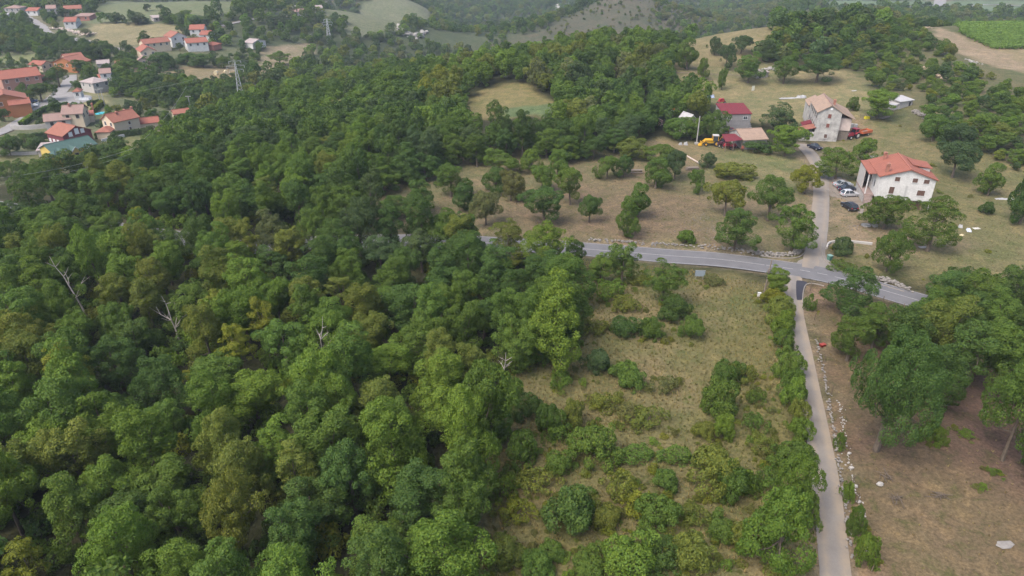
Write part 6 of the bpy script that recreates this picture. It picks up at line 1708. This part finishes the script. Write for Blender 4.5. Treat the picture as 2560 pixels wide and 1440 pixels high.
# backhoe loader
e = place("backhoe_loader", "yellow digger with front bucket beside the machine shed", "digger", 1778, 364, 174); e.scale = (1.15,) * 3
MB().prism([(-1.6, .7), (1.7, .7), (1.9, 1.0), (1.7, 1.45), (-.2, 1.55), (-1.6, 1.4)], 'y', -.45, .45).build("body", YEL_T, e)
MB().poly([(-1.4, -.7, 1.3), (-.1, -.7, 1.3), (-.1, .7, 1.3), (-1.4, .7, 1.3), (-1.35, -.65, 2.5), (-.2, -.65, 2.5), (-.2, .65, 2.5), (-1.35, .65, 2.5)], [(3, 2, 1, 0), (4, 5, 6, 7), (0, 1, 5, 4), (1, 2, 6, 5), (2, 3, 7, 6), (3, 0, 4, 7)]).build("cab_glass", M_GLASS, e)
MB().box(-1.5, -.05, -.76, .76, 2.5, 2.64).build("cab_roof", M_PALEWALL, e)
for s in (-1, 1):
    for x in (-1.38, -.12): MB().tube([(x, s * .7, 1.25), (x, s * .66, 2.5)], [.055, .055], 5).build("cab_post", YEL_T, e)
    MB().tube([(-.2, s * .62, 1.5), (1.5, s * .62, 1.45), (2.5, s * .6, .55)], [.11, .11, .09], 6).build("loader_arm", YEL_T, e)
    wheel(e, -1.1, s * .85, .72, .42, .5, YEL_T); wheel(e, 1.4, s * .78, .48, .3, .5, YEL_T)
MB().prism([(2.4, .15), (3.2, .12), (3.25, .18), (2.6, .3), (2.55, .75), (2.65, .95), (2.45, .85)], 'y', -1.05, 1.05).build("bucket", YEL_T, e)
MB().tube([(-1.6, 0, 1.2), (-2.3, .1, 2.3), (-3.0, .1, 1.2)], [.14, .12, .1], 6).build("rear_arm", YEL_T, e)
MB().prism([(-3.3, .5), (-2.8, .5), (-2.85, 1.15), (-3.1, 1.2)], 'y', -.2, .4).build("rear_bucket", YEL_T, e)

# ------------------------------------------------------------------ stones, walls of rubble, loose things
M_ROCK = worn("white_limestone", (.36, .345, .32, 1), (.25, .235, .21, 1), 3, .95, .9)
M_ROCK2 = worn("weathered_limestone", (.25, .235, .215, 1), (.16, .145, .13, 1), 3, .95, .9)
def rock_verts(r_, s):
    V = []; F = []
    n = 6
    for k, (z, q) in enumerate(((-.35, .75), (.1, 1.0), (.5, .7))):
        for i in range(n):
            a = 2 * pi * i / n + r_.uniform(-.25, .25); q2 = q * r_.uniform(.75, 1.2)
            V.append((cos(a) * q2 * s * .5, sin(a) * q2 * s * .42, (z + r_.uniform(-.1, .1)) * s * .5))
    V.append((0, 0, .62 * s * .5))
    for k in range(2):
        for i in range(n): F.append((k * n + i, k * n + (i + 1) % n, (k + 1) * n + (i + 1) % n, (k + 1) * n + i))
    for i in range(n): F.append((2 * n + i, 2 * n + (i + 1) % n, 3 * n))
    F.append(tuple(range(n - 1, -1, -1)))
    return V, F
def rubble(name, label, pts, width, hgt, size, n, mat, cat="stone wall", kind_part="stones"):
    r_ = random.Random(len(label)); L = px_line(pts, 1.0); c = L.mean(0); z = H(*c)
    e = empty(name, (c[0], c[1], z)); tag(e, label, cat)
    mb = MB()
    for i in range(n):
        k = r_.uniform(0, len(L) - 1.01); a = L[int(k)] + (L[int(k) + 1] - L[int(k)]) * (k % 1)
        o = r_.gauss(0, width * .33); x, y = a[0] + o * r_.uniform(-1, 1), a[1] + o
        s = size * r_.uniform(.45, 1.3); zz = H(x, y) + max(0, hgt * r_.random() * (1 - abs(o) / width))
        V, F = rock_verts(r_, s); t = r_.uniform(0, 6.28)
        mb.poly([(v[0] * cos(t) - v[1] * sin(t) + x - c[0], v[0] * sin(t) + v[1] * cos(t) + y - c[1], v[2] + zz - z + .05) for v in V], F)
    o = mb.build(kind_part, mat, e); o["kind"] = "stuff"
    return e
rubble("stone_wall", "tumbled dry stone wall along the road below the orchard", [(1470, 601), (1600, 608), (1750, 618), (1900, 634), (1960, 640)], 1.5, .35, .45, 230, M_ROCK2)
rubble("stone_wall", "white rubble wall rounding the lane corner by the junction", [(1880, 634), (1940, 639), (1985, 636), (2003, 622)], 1.0, .7, .5, 190, M_ROCK2)
rubble("stone_wall", "rubble bank above the road near the right", [(2150, 690), (2200, 700), (2230, 706), (2270, 728)], 1.4, .6, .5, 220, M_ROCK2)
rubble("stone_wall", "crumbled stone wall along the lane's right side", [(2040, 850), (2062, 950), (2076, 1040), (2090, 1120), (2102, 1200), (2118, 1300), (2128, 1400)], .7, .4, .3, 230, M_ROCK2)
rubble("rubble_heap", "heap of reddish broken bricks beside the wood", [(1622, 312), (1640, 306), (1652, 314)], 2.6, 1.6, .55, 260, worn("broken_brick", (.42, .26, .19, 1), (.5, .42, .36, 1), 2), "rubble")
rubble("rubble_heap", "grey stone rubble below the white hut", [(2285, 280), (2305, 290), (2330, 292)], 2.6, .8, .6, 200, M_ROCK2, "rubble")
rubble("rubble_heap", "white stones around the tumbledown hut", [(1898, 180), (1925, 172), (1940, 178)], 2.0, .8, .8, 60, M_ROCK, "rubble")
rubble("rubble_heap", "pale building rubble beside the white house on the bend", [(130, 72), (165, 76), (200, 84), (232, 88)], 4.5, 1.0, 1.2, 170, worn("mixed_rubble", (.5, .4, .34, 1), (.56, .52, .48, 1), 1), "rubble")
rubble("rock_outcrop", "white limestone cliff bands on the far hillside", [(1393, 26), (1400, 14), (1408, 22), (1416, 12)], 9, 2, 7, 60, M_ROCK, "rocks")
rubble("rock_outcrop", "white limestone rocks beside the ridge field", [(995, 66), (1010, 80), (1040, 92), (1060, 84)], 9, 1.5, 3, 90, M_ROCK, "rocks")
rubble("rock_outcrop", "ochre limestone rocks on the scrub hill", [(2230, 84), (2290, 78), (2316, 70)], 3, .8, 1.4, 60, worn("ochre_stone", (.46, .36, .26, 1)), "rocks")
rubble("rock_outcrop", "ochre boulders in the scrub below the dirt track", [(2285, 166), (2340, 185), (2350, 196)], 2.4, .8, 1.3, 50, worn("ochre_stone", (.46, .36, .26, 1)), "rocks")
rubble("rock_outcrop", "pale stones beside the dirt track's lower end", [(2415, 150), (2430, 155), (2445, 160)], 2.0, .4, .8, 40, M_ROCK, "rocks")
rubble("gravel_scatter", "pale stones scattered on the bare orchard ground", [(1700, 560), (1760, 545), (1790, 590), (1740, 600)], 8, .03, .2, 200, M_ROCK2, "stones")
rubble("gravel_scatter", "pale gravel strewn over the yard by the cars", [(2080, 478), (2100, 492), (2150, 530), (2180, 556), (2120, 574)], 3.5, .03, .2, 200, M_ROCK2, "stones")
rubble("gravel_scatter", "small white stones along the dry field's fence", [(2096, 1000), (2126, 1170), (2150, 1270), (2176, 1400)], 1.1, .04, .22, 130, M_ROCK, "stones")
for i, (px, py, s, lab) in enumerate(((2199, 1212, .62, "biggest white rock lying on the dry field"), (2127, 1172, .5, "white rock at the field edge under the spreading tree"), (2138, 1218, .45, "white rock beside the field fence, second down"),
        (2146, 1256, .45, "white rock beside the field fence, third down"), (2158, 1285, .42, "white rock beside the field fence, fourth down"), (2122, 1135, .4, "white rock left of the thick trunk"),
        (2160, 1360, .4, "white rock beside the field fence, lowest"), (2510, 1364, .9, "bleached flat stone patch near the bottom right corner"))):
    p = at(px, py); V, F = rock_verts(random.Random(i), s * 1.3); o = MB().poly(V, F).build("rock", M_ROCK, None, (p.x, p.y, p.z + .12)); tag(o, lab, "rock", "white rocks on the dry field")
    if i == 7: o.scale = (2.0, 1.3, .22); o.data.materials[0] = M_ROCK2
M_POST = worn("fence_wood", (.16, .12, .09, 1), (.1, .08, .06, 1), 4, .95, .8)
for i, (px, py, h) in enumerate(((2025, 728, 1.6), (2069, 720, 1.2), (2207, 756, 1.2), (2257, 774, 1.2), (2036, 800, 1.4), (2048, 856, 1.4), (2060, 906, 1.4), (2078, 985, 1.4), (2132, 1210, 1.4), (2143, 1258, 1.4), (2154, 1304, 1.4), (2178, 1430, 1.4))):
    p = at(px, py); e = empty("fence_post", (p.x, p.y, p.z), i); MB().tube([(0, 0, -.2), (.03, 0, h * .5), (.0, .04, h)], [.06, .055, .05], 6).build("stake", M_POST, e)
    MB().cbox((0, .03, h * .7), (.16, .03, .04)).build("wire_clip", M_PLASTIC, e)
    tag(e, "thin wooden fence post, %s along the roadside and field edge from the junction" % ORD[i], "fence post", "fence posts")
def branch_pile(label, px, py, seed):
    r_ = random.Random(seed); p = at(px, py); e = empty("branch_pile", (p.x, p.y, p.z)); tag(e, label, "branches", "dead branch piles")
    for k in range(9):
        a = r_.uniform(0, 6.28); L = r_.uniform(.5, 1.2); o = Vector((r_.uniform(-.5, .5), r_.uniform(-.35, .35), .08 + .04 * k))
        MB().tube([o - Vector((cos(a), sin(a), 0)) * L, o + Vector((0, 0, .12)), o + Vector((cos(a + .3), sin(a + .3), .1)) * L], [.035, .04, .015], 5).build("branch", M_BARK, e)
branch_pile("dark branch pile right of the biggest white rock", 2236, 1248, 1)
branch_pile("dark branch pile in the middle of the dry field", 2346, 1242, 2)
branch_pile("thin branch litter above the biggest white rock", 2212, 1196, 3)
def simple(name, label, cat, px, py, deg, parts, group=None, lift=0.0):
    p = at(px, py); e = empty(name, (p.x, p.y, p.z + lift), radians(deg)); tag(e, label, cat, group)
    for nm, mb, mat in parts: mb.build(nm, mat, e)
    return e
simple("road_sign", "grey rectangular road sign seen from behind on two posts", "sign", 1748, 700, -4, [("panel", MB().box(-.85, .85, -.03, .03, .75, 1.85), worn("sign_back", (.24, .28, .31, 1), (.2, .24, .27, 1), 2, .5)), ("rim", MB().box(-.88, .88, -.04, .04, 1.851, 1.9), M_RIM),
    ("post", MB().tube([(-.6, .05, -.2), (-.6, .05, 1.8)], [.035, .035], 6), M_RIM), ("post", MB().tube([(.6, .05, -.2), (.6, .05, 1.8)], [.035, .035], 6), M_RIM)])
simple("meter_box", "small white cabinet beside the wooden utility pole", "box", 1897, 742, 0, [("body", MB().box(-.25, .25, -.15, .15, 0, .75), M_TRIM), ("door", MB().box(-.21, .21, -.165, -.151, .08, .68), M_WSHUT), ("lid", MB().box(-.29, .29, -.19, .19, .751, .81), M_TRIM)])
simple("marker_post", "dark roadside marker post by the leafy pair", "post", 1587, 652, 0, [("post", MB().box(-.09, .09, -.06, .06, 0, .95), M_PLASTIC), ("reflector", MB().box(-.05, .05, -.07, -.061, .7, .85), M_TRIM)])
simple("wheelie_bin", "green box on the bank inside the junction curve", "bin", 2073, 650, 20, [("body", MB().poly([(-.3, -.3, 0), (.3, -.3, 0), (.3, .3, 0), (-.3, .3, 0), (-.38, -.38, .9), (.38, -.38, .9), (.38, .38, .9), (-.38, .38, .9)], [(3, 2, 1, 0), (4, 5, 6, 7), (0, 1, 5, 4), (1, 2, 6, 5), (2, 3, 7, 6), (3, 0, 4, 7)]), worn("bin_green", (.07, .17, .13, 1))), ("lid", MB().box(-.42, .42, -.42, .42, .901, 1.0), worn("lid_green", (.16, .27, .24, 1)))])
simple("wheelie_bin", "bright yellow bin at the foot of the house steps", "bin", 2169, 494, 10, [("body", MB().poly([(-.3, -.35, 0), (.3, -.35, 0), (.3, .35, 0), (-.3, .35, 0), (-.4, -.45, 1.0), (.4, -.45, 1.0), (.4, .45, 1.0), (-.4, .45, 1.0)], [(3, 2, 1, 0), (4, 5, 6, 7), (0, 1, 5, 4), (1, 2, 6, 5), (2, 3, 7, 6), (3, 0, 4, 7)]), worn("bin_yellow", (.6, .42, .03, 1))), ("lid", MB().box(-.44, .44, -.49, .49, 1.001, 1.1), worn("lid_yellow", (.65, .5, .1, 1)))])
simple("fruit_crate", "bright yellow crate on the grass right of the trailer", "crate", 2167, 297, 8, [("side", MB().box(-.7, .7, -.45, -.4, 0, .7), worn("crate_yellow", (.62, .55, .03, 1))), ("side", MB().box(-.7, .7, .4, .45, 0, .7), worn("crate_yellow", (1, 1, 1, 1))), ("end", MB().box(-.7, -.65, -.399, .399, 0, .7), MATS["crate_yellow"]), ("end", MB().box(.65, .7, -.399, .399, 0, .7), MATS["crate_yellow"]), ("floor", MB().box(-.64, .64, -.39, .39, .05, .1), MATS["crate_yellow"])])
simple("feed_bucket", "dark red tub on the verge right of the lane", "tub", 2056, 866, 20, [("tub", MB().poly([(-.35, -.22, 0), (.35, -.22, 0), (.35, .22, 0), (-.35, .22, 0), (-.42, -.28, .38), (.42, -.28, .38), (.42, .28, .38), (-.42, .28, .38)], [(3, 2, 1, 0), (4, 5, 6, 7), (0, 1, 5, 4), (1, 2, 6, 5), (2, 3, 7, 6), (3, 0, 4, 7)]), worn("tub_red", (.22, .03, .025, 1))), ("rim", MB().box(-.45, .45, -.31, .31, .381, .43), worn("tub_rim", (.28, .05, .04, 1)))])
disc = lambda r, t, n=20: MB().prism([(r * cos(2 * pi * i / n), r * sin(2 * pi * i / n)) for i in range(n)], 'z', 0, t)
simple("concrete_disc", "round concrete slab lying flat in the dirt yard", "slab", 2165, 564, 0, [("slab", disc(.95, .18), M_CONC), ("bump", disc(.2, .26, 10), M_CONC)])
o = simple("concrete_disc", "second concrete disc propped against the flat one", "slab", 2185, 566, 30, [("slab", disc(.75, .15), M_CONC), ("ring", disc(.3, .17, 12), M_CONC)], lift=.35); o.rotation_euler = (radians(50), 0, radians(20))
e = simple("gate_panel", "rusty metal gate panel standing under the dark yard tree", "gate", 2243, 572, -4, [])
for k in range(6): MB().tube([(-1.3 + k * .52, 0, 0), (-1.3 + k * .52, 0, 1.0)], [.035] * 2, 5).build("bar", M_POST, e)
for z in (.15, .95): MB().tube([(-1.3, 0, z), (1.3, 0, z)], [.035] * 2, 5).build("rail", M_POST, e)
def sheet(name, label, cat, px, py, deg, w, d, mat, h=.25, seed=0, lift=.03):
    r_ = random.Random(seed); n, m = 9, 6; V = []
    for j in range(m):
        for i in range(n):
            ed = min(i, n - 1 - i, j, m - 1 - j) == 0
            V.append(((i / (n - 1) - .5) * w + r_.uniform(-.06, .06) * w * .3, (j / (m - 1) - .5) * d + r_.uniform(-.06, .06) * d, lift if ed else lift + h * r_.uniform(.3, 1)))
    F = [(j * n + i, j * n + i + 1, (j + 1) * n + i + 1, (j + 1) * n + i) for j in range(m - 1) for i in range(n - 1)]
    nb = len(V); V += [(v[0], v[1], v[2] - .04) for v in V]; F += [tuple(nb + q for q in reversed(f)) for f in F[:]]
    p = at(px, py); o = MB().poly(V, F).build(name, mat, None, (p.x, p.y, p.z), radians(deg)); return tag(o, label, cat)
M_TARP = worn("white_tarp", (.34, .34, .34, 1), (.26, .26, .26, 1), 2, .6, .5)
M_BLUE = worn("blue_tarp", (.12, .2, .38, 1), (.5, .52, .55, 1), 1.2, .6, .9)
sheet("tarpaulin", "long white tarpaulin strip left of the long house", "tarp", 1975, 246, 8, 7.5, 1.3, M_TARP, .35, 1)
sheet("tarpaulin", "crumpled white tarpaulin heap touching the long house", "tarp", 2004, 244, 10, 3.0, 1.8, M_TARP, .9, 2)
sheet("tarpaulin", "blue and white tarpaulin at the wood edge of the upper yard", "tarp", 1777, 243, 0, 2.2, 2.0, M_BLUE, 1.0, 3)
sheet("plastic_sheet", "long white plastic sheet on the lawn at the right edge", "sheet", 2512, 498, -4, 4.2, .9, M_TARP, .3, 4)
sheet("plastic_sack", "grey-white sack, leftmost of the litter on the lawn", "sack", 2401, 568, 60, 1.1, .8, M_TARP, .5, 5)
sheet("plastic_sack", "bluish sack, middle of the litter on the lawn", "sack", 2422, 577, 70, 1.5, .8, worn("blue_sack", (.5, .54, .62, 1)), .4, 6)
sheet("plastic_sack", "flat pale board, rightmost of the litter on the lawn", "board", 2441, 571, 10, 1.4, .9, worn("pale_board", (.5, .48, .44, 1)), .1, 7)
sheet("plastic_sack", "yellowish scrap below the litter on the lawn", "scrap", 2404, 588, 30, 1.0, .6, worn("straw_scrap", (.55, .48, .3, 1)), .15, 8)
sheet("plastic_sheet", "pale slabs at the foot of the leaning yard tree", "slabs", 2308, 618, 5, 1.6, .8, M_CONC, .1, 9)
sheet("plastic_sheet", "white scrap on the grass behind the long house", "sheet", 2136, 227, 20, 2.2, .8, M_TARP, .2, 10)
sheet("plastic_sack", "white sack beside the concrete pole, right", "sack", 1714, 362, 0, 1.1, .9, M_TARP, .9, 11)
sheet("plastic_sack", "white sack beside the concrete pole, left", "sack", 1701, 362, 0, 1.0, .7, M_TARP, .7, 12)
sheet("tarpaulin", "silver tarpaulin over a low load in the village square", "tarp", 213, 249, 4, 4.4, 2.4, worn("silver_tarp", (.4, .42, .44, 1)), 1.2, 13)
sheet("plastic_sheet", "turquoise pool cover beside the bright hedge", "pool", 252, 284, 40, 3.6, 2.6, worn("pool_blue", (.06, .36, .42, 1)), .5, 14)
sheet("plastic_sheet", "grey puddle slab behind the red-roofed white house", "slab", 2178, 392, 0, 4.5, 2.0, M_CONC, .06, 15)
simple("notice_stand", "upright pale panel standing on the upper yard grass", "panel", 1882, 227, 20, [("panel", MB().box(-.55, .55, -.04, .04, .1, 1.7), worn("panel_cream", (.62, .62, .5, 1))), ("foot", MB().box(-.5, -.4, -.3, .3, 0, .12), M_WOOD), ("foot", MB().box(.4, .5, -.3, .3, 0, .12), M_WOOD)])
simple("rowing_boat", "upturned dark green boat beside the red machine", "boat", 1826, 262, 10, [("hull", MB().poly([(-1.6, -.6, 0), (1.2, -.6, 0), (1.9, 0, 0), (1.2, .6, 0), (-1.6, .6, 0), (-1.4, -.35, .6), (1.0, -.35, .6), (1.5, 0, .55), (1.0, .35, .6), (-1.4, .35, .6)], [(4, 3, 2, 1, 0), (5, 6, 7, 8, 9), (0, 1, 6, 5), (1, 2, 7, 6), (2, 3, 8, 7), (3, 4, 9, 8), (4, 0, 5, 9)]), worn("boat_green", (.08, .13, .1, 1))), ("keel", MB().box(-1.4, 1.4, -.05, .05, .601, .68), M_WOOD)])
pA, pB = at(1704, 384), at(1746, 409)
L_ = (pB - pA).length
simple("fallen_pole", "long pale pole lying on the ground of the machine yard", "pole", 1704, 384, math.degrees(atan2(pB.y - pA.y, pB.x - pA.x)), [("shaft", MB().tube([(0, 0, .18), (L_ * .5, 0, .2), (L_, 0, .2)], [.17, .2, .22], 8), worn("pole_pinkish", (.5, .42, .37, 1))), ("butt", MB().tube([(L_, 0, .22), (L_ + .5, 0, .22)], [.27, .27], 8), M_CONC)])
e = simple("wooden_table", "low wooden table with benches under the orchard trees", "table", 1590, 432, 0, [("top", MB().box(-1.6, 1.6, -.5, .5, .72, .8), M_WOOD), ("bench", MB().box(-1.6, 1.6, -1.15, -.8, .4, .46), M_WOOD), ("bench", MB().box(-1.6, 1.6, .8, 1.15, .4, .46), M_WOOD)])
for x in (-1.3, 1.3): MB().box(x - .06, x + .06, -1.0, 1.0, 0, .39).box(x - .06, x + .06, -.4, .4, .391, .72).build("trestle", M_WOOD, e)
e = simple("pallet_stack", "stack of weathered boards in front of the fallen pole", "boards", 1730, 424, 8, [])
for k in range(4):
    for j in range(3): MB().box(-1.6 + .1 * k, 1.5 + .06 * k, -.6 + j * .42, -.22 + j * .42, .05 + k * .16, .15 + k * .16).build("board", M_WOOD, e)
e = simple("timber_pile", "pile of grey timber poles right of the yellow crate", "timber", 2212, 296, 25, [])
for k in range(9): MB().tube([(-1.8, -.6 + .15 * k, .12 + .06 * (k % 3)), (1.9, -.2 + .1 * k, .35 + .08 * (k % 4))], [.07, .06], 5).build("timber", M_WOOD, e)
for i, (px, py) in enumerate(((541, 187), (566, 185))):
    simple("hay_bale", "straw bale, %s of the two in the straw field" % ("left" if i == 0 else "right"), "bale", px, py, 30 * i, [("roll", MB().prism([(.9 * cos(2 * pi * k / 16), .9 + .9 * sin(2 * pi * k / 16)) for k in range(16)], 'y', -.75, .75), worn("straw", (.55, .47, .3, 1))), ("binding", MB().prism([(.92 * cos(2 * pi * k / 16), .9 + .92 * sin(2 * pi * k / 16)) for k in range(16)], 'y', -.05, .05), M_PALEWALL)], "straw bales")
for i, (px, py) in enumerate(((1688, 280), (1676, 284))):
    simple("water_tank", "pale plastic tank %s the orange machine" % ("right of" if i == 0 else "left of"), "tank", px, py, 0, [("tank", MB().box(-.6, .6, -.5, .5, .1, 1.2), M_TARP), ("cage", MB().box(-.63, .63, -.53, .53, .55, .62), M_RIM), ("pallet", MB().box(-.6, .6, -.5, .5, 0, .09), M_WOOD)])
for i, (px, py) in enumerate(((2128, 320), (2138, 321))):
    simple("farm_barrel", "white topped barrel %s behind the red tractor" % ("first" if i == 0 else "second"), "barrel", px, py, 0, [("drum", disc(.5, 1.2, 14), M_PALEWALL), ("lid", disc(.52, 1.28, 14), M_TARP)])

# ------------------------------------------------------------------ the air between here and the far slopes
hm = bpy.data.materials.new("haze_air"); hm.use_nodes = True
hn = hm.node_tree
for n in list(hn.nodes):
    if n.type == 'BSDF_PRINCIPLED': hn.nodes.remove(n)
pv = hn.nodes.new("ShaderNodeVolumePrincipled")
pv.inputs["Color"].default_value = (.74, .85, 1.0, 1); pv.inputs["Density"].default_value = HAZE_DENSITY; pv.inputs["Anisotropy"].default_value = .2
hn.links.new(pv.outputs[0], hn.nodes["Material Output"].inputs["Volume"])
hb = MB().box(-5200, 5200, -2200, 7200, -99, 62).build("haze", hm)
tag(hb, kind="stuff")
